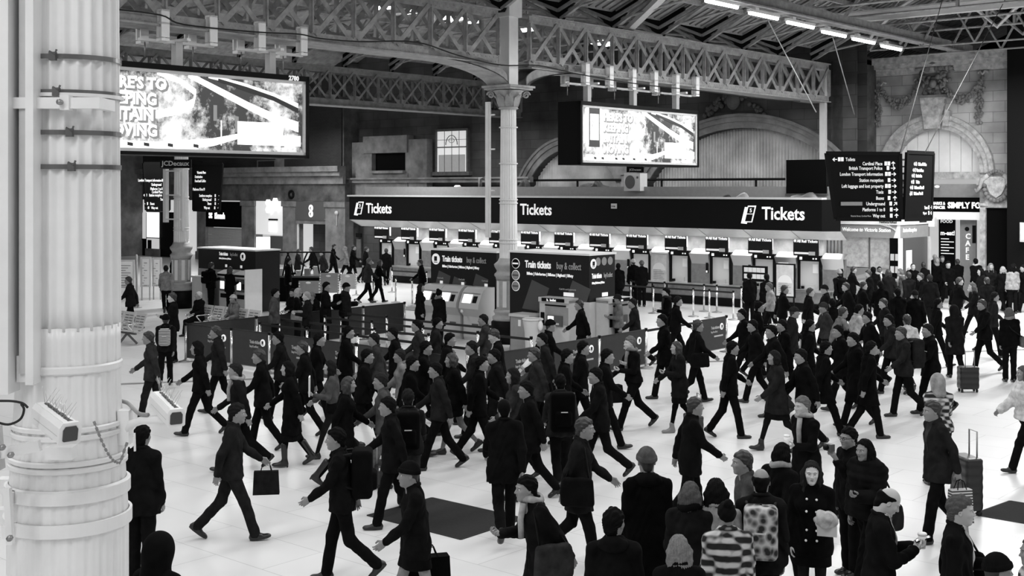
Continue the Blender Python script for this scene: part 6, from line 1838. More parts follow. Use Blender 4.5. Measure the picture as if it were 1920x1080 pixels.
# ---- hair / hats in head space
def hair_fn(kind):
    def fn(X, Y, Z):
        Ya = np.abs(Y)
        shell = ell(X, Y, Z, (-.018, 0, .030), (.108, .087, .105))
        face = np.maximum(np.maximum(.045 - X, Z - .070 - .0 * X), -.30 - Z)           # face box region in front
        w = .004 * np.sin(70 * Z + 40 * Y) * np.sin(60 * X + 30 * Y)
        if kind in ('short', 'bald'):
            d = smax(ell(X, Y, Z, (-.018, 0, .030), (.1065, .084, .105)), -(Z - (-.034 + .88 * (X + .03) + .35 * np.clip(Ya - .04, 0, 1))), .010)
            d = smin(d, ell(X, Y, Z, (-.072, 0, -.045), (.040, .055, .062)), .02)
            if kind == 'short': d = d - .002 + .0028 * np.sin(24 * np.arctan2(Y, Z + .05) + 25 * X) + .0018 * np.sin(90 * X + 40 * Z)
            if kind == 'bald': d = smax(d, Z - .055 - .25 * (X + .02) * 0, .012); d = smax(d, X - .045, .01)
            d = smax(d, -(ell(X, Ya, Z, (.06, .05, -.0), (.06, .04, .055))), .01)
            return d + w
        if kind == 'crop':
            d = smin(smax(ell(X, Y, Z, (-.018, 0, .030), (.104, .083, .102)), -(Z - (-.06 + 1.35 * (X + .05))), .012), ell(X, Y, Z, (-.070, 0, -.045), (.036, .050, .055)), .02)
            return d
        if kind in ('long', 'bob', 'verylong'):
            zb = {'bob': -.13, 'long': -.26, 'verylong': -.42}[kind]
            d = smin(shell, cone(X, Ya * .8, Z, (-.045, .035, -.02), (-.055, .045, zb), .062, .045), .03)
            d = smin(d, cone(X, Y, Z, (-.07, 0, 0), (-.085, 0, zb + .02), .06, .045), .03)
            d = smin(d, cone(X, Ya, Z, (.0, .072, .02), (.012, .078, zb + .05), .022, .020), .02)
            fb = np.maximum(np.maximum(.022 - X, Ya - .074 + .5 * np.clip(Z - .02, 0, 1)), Z - .082 + .25 * Ya)
            d = smax(d, -fb, .008)
            d = d + .0030 * np.sin(26 * np.arctan2(Y, X + .03) + 14 * Z) + .0016 * np.sin(47 * np.arctan2(Y, X + .03) - 9 * Z)
            return d + w
        if kind == 'bun':
            d = smax(shell, -(Z - (-.05 + 1.1 * (X + .05))), .012)
            d = smin(d, ell(X, Y, Z, (-.07, 0, .12), (.05, .05, .045)), .012)
            return d + w
        if kind == 'pony':
            d = smax(shell, -(Z - (-.05 + 1.1 * (X + .05))), .012)
            d = smin(d, cone(X, Y, Z, (-.11, 0, .03), (-.15, 0, -.18), .032, .018), .02)
            return d + w
        if kind in ('beanie', 'bobble'):
            d = smax(ell(X, Y, Z, (-.016, 0, .034), (.112, .092, .115)), -(Z - (.028 + .15 * X)), .01)
            d = smin(d, smax(ell(X, Y, Z, (-.012, 0, .03), (.120, .100, .12)), np.abs(Z - .045 - .15 * X) - .022, .006), .006)
            if kind == 'bobble': d = smin(d, ell(X, Y, Z, (-.02, 0, .165), (.035, .035, .035)), .01)
            return d + .0015 * np.sin(220 * np.arctan2(Y, X + .02) / 6)
        if kind == 'cap':
            d = smax(ell(X, Y, Z, (-.016, 0, .034), (.112, .092, .108)), -(Z - .035), .01)
            return smin(d, np.maximum(ell(X, Y, Z, (.11, 0, .045), (.085, .07, .03)), np.abs(Z - .045 + .25 * (X - .1)) - .006), .006)
        if kind == 'hood':
            d = ell(X, Y, Z, (-.03, 0, .015), (.135, .115, .145))
            d = smin(d, cone(X, Y, Z, (-.06, 0, -.06), (-.06, 0, -.16), .10, .12), .05)
            inner = ell(X, Y, Z, (.05, 0, .0), (.11, .085, .11))
            return smax(d, -inner, .012)
        return shell
    return fn
HAIRS = {}
def hair_t(kind, h):
    k = (kind, h)
    if k not in HAIRS: HAIRS[k] = snet(hair_fn(kind), (-.21, -.17, -.50 if kind == 'verylong' else -.33), (.21, .17, .22), h)
    return HAIRS[k]
def rotz(a): c, s = math.cos(a), math.sin(a); return np.array([[c, -s, 0], [s, c, 0], [0, 0, 1.0]])
def roty(a): c, s = math.cos(a), math.sin(a); return np.array([[c, 0, s], [0, 1, 0], [-s, 0, c]])   # + pitches +x down
def rotx(a): c, s = math.cos(a), math.sin(a); return np.array([[1, 0, 0], [0, c, -s], [0, s, c]])
def frame_x(d, up):
    d = np.array(d, float); d /= np.linalg.norm(d) + 1e-9
    up = np.array(up, float); y = np.cross(up, d); y /= np.linalg.norm(y) + 1e-9; z = np.cross(d, y)
    return np.stack([d, y, z], 1)
def join(parts):
    P = []; Q = []; k = 0
    for p, q in parts:
        P.append(p); Q.append(q + k); k += len(p)
    return np.concatenate(P), np.concatenate(Q)
def skin_mat(v): return mat('skin_%02d' % int(v * 100), v * .85, .5, noise=.06, nscale=8, spec=.3)
def hair_mat(v): return mat('hair_%03d' % int(v * 1000), v * (.35 if v < .08 else .8), .75, noise=.35, nscale=60, spec=.06)
def cloth(v, kind='plain'):
    if kind == 'plain': return mat('cloth_%03d' % int(v * 1000), v ** 1.22 if v < .3 else v * .8, .95, noise=.45, nscale=9, spec=.06)
    nm = 'cloth_%s' % kind
    if nm in MATS: return MATS[nm]
    m = bpy.data.materials.new(nm); m.use_nodes = True; nt = m.node_tree; P = nt.nodes['Principled BSDF']; P.inputs['Roughness'].default_value = .85
    tc = nt.nodes.new('ShaderNodeTexCoord')
    mp = nt.nodes.new('ShaderNodeMapping'); nt.links.new(tc.outputs['Object'], mp.inputs['Vector'])
    if kind == 'plaid':
        mp.inputs['Rotation'].default_value = (.1, .75, .2)
        outs = []
        for ax, sc in (('X', 4.2), ('Z', 4.2)):
            wv = nt.nodes.new('ShaderNodeTexWave'); wv.bands_direction = ax; wv.inputs['Scale'].default_value = sc; wv.inputs['Distortion'].default_value = .6
            nt.links.new(mp.outputs[0], wv.inputs['Vector']); outs.append(wv.outputs['Fac'])
        ml = nt.nodes.new('ShaderNodeMath'); ml.operation = 'ADD'; nt.links.new(outs[0], ml.inputs[0]); nt.links.new(outs[1], ml.inputs[1]); m2_ = nt.nodes.new('ShaderNodeMath'); m2_.operation = 'MULTIPLY'; m2_.inputs[1].default_value = .5; nt.links.new(ml.outputs[0], m2_.inputs[0]); src = m2_.outputs[0]; lo, hi, p0, p1 = .003, .5, .38, .78
    elif kind == 'stripes':
        wv = nt.nodes.new('ShaderNodeTexWave'); wv.bands_direction = 'Z'; wv.inputs['Scale'].default_value = 9; nt.links.new(mp.outputs[0], wv.inputs['Vector']); src = wv.outputs['Fac']; lo, hi, p0, p1 = .03, .5, .4, .6
    else:
        n = nt.nodes.new('ShaderNodeTexVoronoi'); n.inputs['Scale'].default_value = 14; nt.links.new(mp.outputs[0], n.inputs['Vector']); src = n.outputs['Distance']; lo, hi, p0, p1 = .01, .45, .3, .75
    cr = nt.nodes.new('ShaderNodeValToRGB'); cr.color_ramp.elements[0].color = (lo, lo, lo, 1); cr.color_ramp.elements[1].color = (hi, hi, hi, 1)
    cr.color_ramp.elements[0].position = p0; cr.color_ramp.elements[1].position = p1
    nt.links.new(src, cr.inputs['Fac']); nt.links.new(cr.outputs['Color'], P.inputs['Base Color'])
    MATS[nm] = m
    return m
PEOPLE = []
NAMED = {}
def person(x, y, H, face, pose='s', top='jacket', tv=.015, hem=.80, bot='trousers', bv=.012, hair='short', hv=.015, sv=.27, arms=('swing', 'swing'),
           label='', fem=False, lean=0.0, pitch=0.0, turn=0.0, lod=1, shoe='shoe', shv=.01, scarf=None, collar=None, hood=None, pattern=None, shirt=None, fat=1.0, at=None, key=None, stride=.38, seat=.44, glasses=False, tie=None, btns=False, group=None):
    rr = random.Random(int(x * 7 + y * 13)); fat = .95 + (fat - 1) * .55
    k = H / 1.75
    walk = pose == 'w'; sit = pose == 'sit'
    ph = 1 if rr.random() < .5 else -1
    th_, sh_ = .44 * k, .42 * k
    hips = {}
    hz = .92 * k
    A = {}
    if walk:
        a = stride * rr.uniform(.65, 1.15)
        conf = {ph: (a, .10), -ph: (-a * .75, .35 + .35 * rr.random())}
    elif sit:
        conf = {1: (1.45, 1.35), -1: (1.38, 1.2)}
    else:
        conf = {1: (.03, .03), -1: (-.02, .04)}
    J = {}
    for s in (1, -1):
        al, kn = conf[s]
        hip = np.array([0, s * .088 * k, 0.0])
        knee = hip + th_ * np.array([math.sin(al), .0, -math.cos(al)])
        b = al - kn
        ank = knee + sh_ * np.array([math.sin(b), -.0, -math.cos(b)])
        J[s] = [hip, knee, ank, b]
    low = min(J[1][2][2], J[-1][2][2])
    hz = (.085 * k - low) if not sit else seat + .09 * k
    if sit:
        for s in (1, -1):
            hip, knee, ank, b = J[s]; ank[2] = -hz + .085 * k; ank[0] = knee[0] + (-.05 if s > 0 else .05)
    for s in (1, -1):
        for i in range(3): J[s][i] = J[s][i] + np.array([0, 0, hz])
    ln = lean + (.07 if walk else 0.0)
    up = np.array([math.sin(ln), 0, math.cos(ln)])
    pel = np.array([0, 0, hz + .02 * k]); T = lambda d, f=0.0, l=0.0: pel + up * d * k + np.array([math.cos(ln), 0, -math.sin(ln)]) * f * k + np.array([0, l * k, 0])
    sho = {s: T(.458, -.01, s * .166) for s in (1, -1)}
    neck = T(.545, 0.0); 
    hc = T(.675, .035 + .05 * math.sin(max(0, pitch)))
    hc = hc + np.array([0, 0, -.02 * math.sin(max(0, pitch))])
    # arms
    ua, fa = .29 * k, .255 * k
    AR = {}
    for s, kind in ((1, arms[0]), (-1, arms[1])):
        sw = (-1 if s == ph else 1) * (.5 if walk else .06)
        out = .12
        if kind == 'swing': a1, a2 = sw * .9, .25 + max(0, sw) * .5
        elif kind == 'down': a1, a2 = .02, .12
        elif kind == 'pocket': a1, a2, out = -.28, .95, .28
        elif kind == 'hold': a1, a2 = .25, 1.45
        elif kind == 'phone': a1, a2 = .30, 1.62
        elif kind == 'up': a1, a2 = .95, 1.75
        elif kind == 'lap': a1, a2 = .25, 1.1
        elif kind == 'reach': a1, a2 = .75, .6
        elif kind == 'back': a1, a2 = -.65, .15
        else: a1, a2 = .0, .2
        S = sho[s]
        el = S + ua * np.array([math.sin(a1) * math.cos(out), s * math.sin(out), -math.cos(a1) * math.cos(out)])
        b = a1 + a2
        inn = {'hold': -.28, 'phone': -.55, 'up': -.4, 'lap': -.4, 'pocket': -.45}.get(kind, .02)
        wr = el + fa * np.array([math.sin(b) * math.cos(inn), s * math.sin(inn), -math.cos(b) * math.cos(inn)])
        AR[s] = (S, el, wr, kind)
    hh = (.020, .026)[lod < 1] if lod < 2 else .0125
    hd = {0: .012, 1: .009, 2: .0048}[lod]
    # placing
    R_h = rotz(turn) @ roty(pitch)
    topz = (hc + R_h @ (np.array([-.015, 0, .125]) * k))[2]
    if at is None:
        S_ = (y - HY) / (HC - topz); Yw = F / S_
        bx = (x - 960) / F * Yw
        fc = math.radians(face)
        off = rotz(fc) @ np.array([hc[0], 0, 0])
        loc = (bx - off[0], Yw - off[1], 0)
    else:
        loc = at; fc = math.radians(face)
    t = thing('person', label, 'person', loc, fc, group or 'travellers on the concourse')
    lo = (-.75 * k, -.5 * k, -.02); hi = (.8 * k, .5 * k, neck[2] + .12)
    allp = np.array([AR[s][i] for s in (1, -1) for i in (0, 1, 2)] + [J[s][i] for s in (1, -1) for i in (0, 1, 2)] + [neck, pel])
    lo = tuple(allp.min(0) - .17); hi = tuple(allp.max(0) + .17)
    lo = (lo[0], lo[1], max(lo[2], -.02)); 
    tw = .155 * fat * k; ey = .98 * fat
    def torso(X, Y, Z, g=0.0):
        # stacked ellipses from pelvis to shoulders
        Yc = Y * .68
        C = lambda p, q, r0, r1: cone(X, Yc, Z, (p[0], p[1] * .68, p[2]), (q[0], q[1] * .68, q[2]), r0 * k * fat + g, r1 * k * fat + g)
        d = C(T(-.06), T(.12), .110, .092 if fem else .100)
        d = smin(d, C(T(.10), T(.36), .094 if fem else .102, .112), .05)
        tz = T(.50, -.012, .045); d = smin(d, cone(X, np.abs(Y), Z, tz, sho[1], .050 * k + g, .046 * k + g), .05)
        if fem: d = smin(d, ell(X, np.abs(Y), Z, (T(.34)[0] + .07 * k, .075 * k, T(.34)[2]), (.06 * k + g, .06 * k + g, .06 * k + g)), .03)
        d = smin(d, cone(X, Y, Z, T(.46, -.02), neck, .07 * k + g, .052 * k + g), .04)
        return d
    def armsd(X, Y, Z, g, cuff=False):
        d = 9.0
        for s in (1, -1):
            S, el, wr, kind = AR[s]
            w_end = el + (wr - el) * (.93 if cuff else 1.0)
            e = smin(cone(X, Y, Z, S, el, .050 * k + g, .040 * k + g), cone(X, Y, Z, el, w_end, .040 * k + g, (.026 if not cuff else .030) * k + g), .02)
            d = e if isinstance(d, float) else np.minimum(d, e)
        return d
    def legs(X, Y, Z, g, shin=.045, flare=0.0):
        d = None
        for s in (1, -1):
            hip, kn_, an, b = J[s]
            e = smin(cone(X, Y, Z, hip, kn_, .082 * k * fat + g, .054 * k + g), cone(X, Y, Z, kn_, an, .052 * k + g, shin * k + g + flare), .03)
            d = e if d is None else np.minimum(d, e)
        d = smin(d, ell(X, Y, Z, pel + np.array([-.01, 0, -.03]), (.115 * k * fat + g, .165 * k * fat + g, .12 * k + g)), .05)
        return d
    def wr_(X, Y, Z, a=.005):
        return a * np.sin(34 * Z + 9 * np.sin(7 * X + 11 * Y)) * np.cos(13 * Y + 9 * X + 6 * Z)
    # the body, one skin mesh
    bp = [snet(lambda X, Y, Z: smin(smin(torso(X, Y, Z, -.012), legs(X, Y, Z, -.012, .036), .04), armsd(X, Y, Z, -.008), .02), lo, hi, .03 if lod < 2 else .02)]
    P, Q = head_t(fem, hd); hs = k * (1.0 if not fem else .96)
    Pn = P * hs
    wn = np.clip((P[:, 2] + .20) / .11, 0, 1)
    if abs(pitch) > .05 or abs(turn) > .05:
        an_ = pitch * wn; ca, sa = np.cos(an_), np.sin(an_); tn = turn * wn; ct, st = np.cos(tn), np.sin(tn)
        q1x = Pn[:, 0] * ca + Pn[:, 2] * sa; q1z = -Pn[:, 0] * sa + Pn[:, 2] * ca
        Pn = np.stack([q1x * ct - Pn[:, 1] * st, q1x * st + Pn[:, 1] * ct, q1z], 1)
    bp.append((Pn + hc, Q))
    hk = {0: .0085, 1: .007, 2: .0042}[lod]
    for s in (1, -1):
        S, el, wr, kind = AR[s]
        hkind = {'hold': 'hold', 'phone': 'hold', 'up': 'grip', 'grip': 'grip', 'lap': 'relax', 'reach': 'flat'}.get(kind, 'relax')
        if kind == 'pocket': continue
        P, Q = hand_t(hkind, hk)
        P = P * k * .98 * np.array([1, 1.0 if s == -1 else -1.0, 1])
        if s == 1: Q = Q[:, ::-1]
        d = (wr - el) / np.linalg.norm(wr - el)
        # back of the hand: outward for hanging arms, downward palm-up when holding
        if kind in ('hold', 'phone', 'lap'): upv = np.array([.25, s * .35, -1.0]) if kind != 'lap' else np.array([0, 0, 1.0])
        else: upv = np.array([0, s * 1.0, .1])
        # thumb side should point forward/inwards
        Fm = frame_x(d, upv)
        bp.append((P @ Fm.T + wr, Q))
    P, Q = join(bp)
    robj('body', P, Q, skin_mat(sv), t)
    # trousers or tights or skirt
    if bot in ('trousers', 'jeans'):
        fn = lambda X, Y, Z: np.maximum(legs(X, Y, Z, .016, .044, .006) + wr_(X, Y, Z), Z - pel[2] - .09)
        P, Q = snet(fn, (lo[0], lo[1], .03), (hi[0], hi[1], pel[2] + .12), hh); robj('trousers', P, Q, cloth(bv), t)
    elif bot in ('tights', 'bare'):
        if bot == 'tights':
            P, Q = snet(lambda X, Y, Z: np.maximum(legs(X, Y, Z, .0, .036), Z - pel[2]), (lo[0], lo[1], .03), (hi[0], hi[1], pel[2] + .1), hh * .9); robj('tights', P, Q, cloth(bv), t)
        mk = (J[1][1] + J[-1][1]) / 2
        fn = lambda X, Y, Z: np.maximum(smin(legs(X, Y, Z, .025), cone(X, Y * .72, Z, pel, mk, .125 * k, .15 * k), .05), np.maximum(hem - .10 - Z, Z - pel[2] - .08))
        P, Q = snet(fn, (lo[0], lo[1], hem - .16), (hi[0], hi[1], pel[2] + .12), hh); robj('skirt', P, Q, cloth(bv if bot == 'bare' else .012), t)
    # top garment
    g = {'jacket': .022, 'coat': .024, 'puffer': .048, 'suit': .022, 'sweater': .018, 'shirt': .012}[top]
    hemz = hem * 1.0 if not sit else pel[2] - .09
    mk = (J[1][1] + J[-1][1]) / 2
    def topfn(X, Y, Z, extra=0.0):
        d = torso(X, Y, Z, g + extra)
        d = smin(d, armsd(X, Y, Z, g * .8 + extra, True), .022)
        if not sit and hemz < pel[2] - .02:
            bottom = pel + (mk - pel) * ((pel[2] - hemz) / max(.2, pel[2] - mk[2])) * .9
            fl_ = .135 * k * fat + .06 * (pel[2] - hemz)
            d = smin(d, cone(X, Y * .70, Z, pel, (bottom[0], 0, hemz - .05), .118 * k * fat + g, fl_ + g * .6), .05)
            d = smin(d, legs(X, Y, Z, g + .012), .03)
        elif sit:
            d = smin(d, legs(X, Y, Z, g - .002), .03); d = np.maximum(d, X - .26)
        d = np.maximum(d, hemz - Z + .0 * X)
        nz = T(.585)[2]
        d = np.maximum(d, (Z - nz) * .9 + (X - neck[0]) * .35)
        w_ = wr_(X, Y, Z, .007) + .004 * np.sin(19 * X - 23 * Z + 5 * np.sin(8 * Y))
        if top == 'puffer': w_ = -.012 * np.abs(np.sin(38 * Z + .6 * np.sin(9 * X))) + .004
        return d + w_
    P, Q = snet(topfn, (lo[0], lo[1], hemz - .05), (hi[0], hi[1], T(.60)[2] + .06), hh)
    tm = cloth(tv) if pattern is None else cloth(0, pattern)
    garment = robj({'suit': 'suit_jacket', 'puffer': 'padded_jacket', 'sweater': 'sweater', 'shirt': 'shirt', 'coat': 'coat', 'jacket': 'jacket'}[top], P, Q, tm, t)
    if pattern: garment['label'] = {'plaid': 'checked ', 'stripes': 'striped ', 'print': 'patterned '}.get(pattern, '') + garment.name.split('.')[0].replace('_', ' ')
    # collar ring
    cz = T(.535)
    cr = MB()
    if collar is not None or top in ('coat', 'suit', 'jacket', 'puffer'):
        pts = []
        for i in range(17):
            u = math.radians(35) + math.radians(290) * i / 16
            pts.append((cz[0] + .075 * k * math.cos(u), .080 * k * math.sin(u), cz[2] + .012 - .03 * math.cos(u) * 1.0))
        cr.tube(pts, [.010] + [.019] * 15 + [.010], 8); cr.build('collar', cloth(collar) if collar is not None else tm, t)
    if shirt is not None:
        pts = [(neck[0] + .012 + .060 * k * math.cos(math.radians(20 + 320 * i / 16)), .062 * k * math.sin(math.radians(20 + 320 * i / 16)), cz[2] + .028 - .016 * math.cos(math.radians(20 + 320 * i / 16))) for i in range(17)]
        MB().tube(pts, .012, 8).build('shirt_collar', cloth(shirt), t)
        zt = T(.57)[2]; zb = T(.16)[2]; x0 = T(.3)[0]
        def sf(X, Y, Z):
            d = topfn(X, Y, Z, .005)
            wv = np.abs(Y) - .055 * (Z - zb) / (zt - zb) * 1.15
            return np.maximum(np.maximum(d, wv), np.maximum(x0 + .03 - X, zb - Z))
        P, Q = snet(sf, (x0 - .02, -.12, zb - .03), (x0 + .35, .12, zt + .05), .007 if lod > 1 else .012)
        s_o = robj('shirt', P, Q, cloth(shirt), t); s_o['label'] = 'pale shirt front'
        if tie is not None:
            P, Q = snet(lambda X, Y, Z: np.maximum(np.maximum(topfn(X, Y, Z, .011), np.abs(Y) - .022 - .012 * np.clip((zt - .06 - Z) * 4, 0, 1)), np.maximum(x0 + .03 - X, np.maximum(zb + .02 - Z, Z - zt + .05))), (x0 - .02, -.06, zb - .03), (x0 + .35, .06, zt + .05), .006)
            robj('tie', P, Q, cloth(tie), t)
    if scarf is not None:
        mb = MB(); pts = []
        for i in range(21):
            u = 2 * PI * i / 20; pts.append((cz[0] + .088 * k * math.cos(u), .092 * k * math.sin(u), cz[2] + .03 + .015 * math.sin(2 * u)))
        mb.tube(pts, .036, 8); mb.tube([(cz[0] + .10 * k, .03, cz[2]), (cz[0] + .135 * k, .045, cz[2] - .15), (cz[0] + .13 * k, .05, cz[2] - .33)], [.035, .032, .03], 8)
        mb.build('scarf', cloth(scarf), t)
    if hood is not None:
        P, Q = snet(lambda X, Y, Z: ell(X, Y, Z, (cz[0] - .075 * k, 0, cz[2] - .01), (.085 * k, .13 * k, .07 * k)) + .004 * np.sin(60 * Y) * np.sin(50 * Z), (cz[0] - .25, -.2, cz[2] - .14), (cz[0] + .08, .2, cz[2] + .12), .014)
        robj('folded_hood', P, Q, cloth(hood), t)
    # hair
    if hair:
        P, Q = hair_t(hair, {0: .012, 1: .009, 2: .0055}[lod])
        nm = {'beanie': 'knitted_hat', 'bobble': 'knitted_hat', 'cap': 'cap', 'hood': 'hood'}.get(hair, 'hair')
        robj(nm, (P * hs * (1.02 if lod else 1.04)) @ R_h.T + hc, Q, cloth(hv) if nm != 'hair' else hair_mat(hv), t)
        if nm != 'hair' and hair != 'hood':
            P, Q = hair_t('crop', .012); robj('hair', (P * hs * .995) @ R_h.T + hc, Q, hair_mat(.02), t)
    # eyes and brows where the face is big enough
    if lod >= 1:
        mb = MB(); mp_ = MB(); br = MB(); lp = MB()
        tr = lambda p: tuple(hc + R_h @ (np.array(p) * hs))
        for s in (1, -1):
            c = tr((.0735, s * .031, .005)); mb.ball(c, .0125 * hs, n=10, m=6)
            c = tr((.0835, s * .0315, .005)); mp_.ball(c, .0052 * hs, n=8, m=5)
            br.tube([tr((.088, s * .014, .022)), tr((.089, s * .032, .027)), tr((.078, s * .050, .020))], [.0028, .0034, .002], 6)
        ey_o = mb.build('eyes', mat('eye_white', .55, .3), t); mp_.build('irises', mat('iris', .01, .2), ey_o)
        br.build('eyebrows', mat('hair_020', .02, .5), t)
        if lod == 2:
            lp.tube([tr((.083, -.022, -.0595)), tr((.0905, -.010, -.0565)), tr((.0915, 0, -.058)), tr((.0905, .010, -.0565)), tr((.083, .022, -.0595))], [.002, .0042, .0038, .0042, .002], 6)
            lp.tube([tr((.084, -.018, -.062)), tr((.0905, 0, -.0655)), tr((.084, .018, -.062))], [.002, .0048, .002], 6)
            lp.build('lips', skin_mat(sv * (.35 if fem else .7)), t)
    if glasses:
        mb = MB(); tr = lambda p: tuple(hc + R_h @ (np.array(p) * hs))
        for s in (1, -1):
            mb.tube([tr((.095, s * .031 + .02 * math.cos(q * PI / 5), .004 + .016 * math.sin(q * PI / 5))) for q in range(11)], .0022, 5)
            mb.tube([tr((.093, s * .051, .006)), tr((.0, s * .082, .01))], .002, 5)
        mb.tube([tr((.096, -.011, .006)), tr((.096, .011, .006))], .002, 5)
        mb.build('glasses', M_BLACK, t)
    # shoes
    for s in (1, -1):
        hip, kn_, an, b = J[s]
        lift = an[2] - .085 * k
        P, Q = shoe_t(shoe if shoe in ('boot', 'ankle') else 'shoe', {0: .014, 1: .011, 2: .009}[lod])
        pt = max(0, -b * .9) if (walk and b < -.25) else (min(0, -.12) if walk and b > .2 else 0)
        P = (P * k) @ roty(pt).T + an
        P[:, 2] -= max(0, P[:, 2].min()) * (1 if lift < .03 else 0) if lift < .03 else 0
        P[:, 2] += max(0, -P[:, 2].min())
        o = robj('boot' if shoe in ('boot', 'ankle') else 'shoe', P, Q, mat('leather_%03d' % int(shv * 1000), shv, .3, spec=.5), t)
    if btns:
        mb = MB()
        for z, dy in ((.42, .055), (.42, -.045), (.30, .055), (.30, -.045), (.10, .055), (.10, -.045), (.0, .06), (.0, -.05)):
            c = T(z); xx = c[0]
            # march outwards until outside the coat
            q = xx + .05
            for _ in range(60):
                if topfn(np.array([q]), np.array([dy * k]), np.array([c[2]]))[0] > 0: break
                q += .005
            mb.ball((q, dy * k, c[2]), .012, .013, .013, 8, 5)
        mb.build('buttons', mat('metal_button', .85, .25), t)
    info = dict(t=t, loc=Vector(loc), fc=fc, AR=AR, T=T, J=J, k=k, pel=pel, hc=hc, hemz=hemz, H=H, face=face, fat=fat)
    PEOPLE.append(info)
    if key: NAMED[key] = info
    return info
def pl(info, v):
    """local person coordinates to world"""
    c, s = math.cos(info['fc']), math.sin(info['fc'])
    return Vector((info['loc'].x + c * v[0] - s * v[1], info['loc'].y + s * v[0] + c * v[1], info['loc'].z + v[2]))
def backpack(info, label, v=.012, pat=None, size=1.0):
    T = info['T']; k = info['k']
    c = T(.27, -.22 - .02 * size)
    t = thing('backpack', label, 'backpack', pl(info, c), info['fc'])
    def fn(X, Y, Z):
        d = np.sqrt(np.maximum(np.abs(X) - .05 * size, 0) ** 2 + np.maximum(np.abs(Y) - .09 * size, 0) ** 2 + np.maximum(np.abs(Z + .0) - .17 * size, 0) ** 2) - .055
        return smin(d, np.sqrt(np.maximum(np.abs(X + .09 * size) - .02, 0) ** 2 + np.maximum(np.abs(Y) - .06 * size, 0) ** 2 + np.maximum(np.abs(Z + .08) - .07, 0) ** 2) - .035, .02)
    P, Q = snet(fn, (-.24, -.22, -.32), (.16, .22, .32), .016); robj('pack_body', P, Q, cloth(v) if pat is None else cloth(0, pat), t)
    mb = MB(); mb.tube([(.02, -.03, .22), (.02, 0, .26), (.02, .03, .22)], .01, 6); mb.build('grab_handle', M_BLACK, t)
    mb = MB(); mb.bar((-.15 * size, -.05, .03), (-.15 * size, .05, .03), .012, .012); mb.build('reflective_strip', M_LGREY, t)
    for s in (1, -1):
        mb = MB(); mb.tube([(.06, s * .10, .17), (.12, s * .13 * k, .24), (.26, s * .14 * k, .22), (.35, s * .14 * k, .08), (.30, s * .17 * k, -.08), (.08, s * .14, -.16)], .018, 6)
        mb.build('shoulder_strap', M_BLACK, t)
    return t
def shoulder_bag(info, label, v=.015, side=-1, drop=-.02, w_=.34, h_=.28, pat=None, cross=False, d_=.12):
    T = info['T']; k = info['k']
    off = .27 * info['fat'] + .02
    c = np.array([0.02, side * off, info['pel'][2] + drop])
    t = thing('shoulder_bag', label, 'bag', pl(info, c), info['fc'])
    def fn(X, Y, Z):
        return np.sqrt(np.maximum(np.abs(X) - w_ / 2 + .05 + .12 * np.maximum(Z, 0), 0) ** 2 + np.maximum(np.abs(Y) - d_ / 2 + .05, 0) ** 2 + np.maximum(np.abs(Z) - h_ / 2 + .05, 0) ** 2) - .05 + .003 * np.sin(40 * X + 20 * Z)
    P, Q = snet(fn, (-w_ / 2 - .05, -.12, -h_ / 2 - .05), (w_ / 2 + .05, .12, h_ / 2 + .05), .014); robj('bag_body', P, Q, cloth(v) if pat is None else cloth(0, pat), t)
    S = T(.50, 0.0, (-side if cross else side) * (.12 if cross else .15)) - c
    mb = MB(); ww = w_ * .35
    if cross:
        C = T(.3, .16, 0) - c; D = T(.3, -.17, 0) - c
        mb.tube([(ww, 0, h_ * .4), tuple(C), (S[0], S[1], S[2] + .03)], .014, 6); mb.tube([(-ww, 0, h_ * .4), tuple(D), (S[0], S[1], S[2] + .03)], .014, 6)
    else:
        mb.tube([(-ww, 0, h_ * .4), (S[0] - .05, S[1], S[2] - .02), (S[0], S[1], S[2] + .05), (S[0] + .05, S[1], S[2] - .02), (ww, 0, h_ * .4)], .011, 6)
    mb.build('strap', M_BLACK, t)
    return t
def hand_bag(info, label, v, side, w_=.36, h_=.34, th=.12, name='carrier_bag', cat='bag', pat=None):
    S, el, wr, kind = info['AR'][side]
    d = (wr - el) / np.linalg.norm(wr - el)
    c = wr + d * .08
    t = thing(name, label, cat, pl(info, (c[0], c[1] + side * .03, c[2])), info['fc'])
    h_ = min(h_, c[2] - .18)
    mb = MB()
    z1, z0 = -.12, -.12 - h_
    mb.add([(-w_ / 2, -th / 2, z0), (w_ / 2, -th / 2, z0), (w_ / 2, th / 2, z0), (-w_ / 2, th / 2, z0), (-w_ / 2 * .92, -th / 3, z1), (w_ / 2 * .92, -th / 3, z1), (w_ / 2 * .92, th / 3, z1), (-w_ / 2 * .92, th / 3, z1)],
           [(0,3,2,1),(4,5,6,7),(0,1,5,4),(1,2,6,5),(2,3,7,6),(3,0,4,7)])
    mb.build('bag_body', cloth(v) if pat is None else cloth(0, pat), t)
    mb = MB()
    for yy in (-th / 3, th / 3): mb.tube([(-w_ * .2, yy, z1), (-w_ * .12, yy * .4, -.02), (0, 0, 0), (w_ * .12, yy * .4, -.02), (w_ * .2, yy, z1)], .007, 5)
    mb.build('handles', M_BLACK, t)
    return t
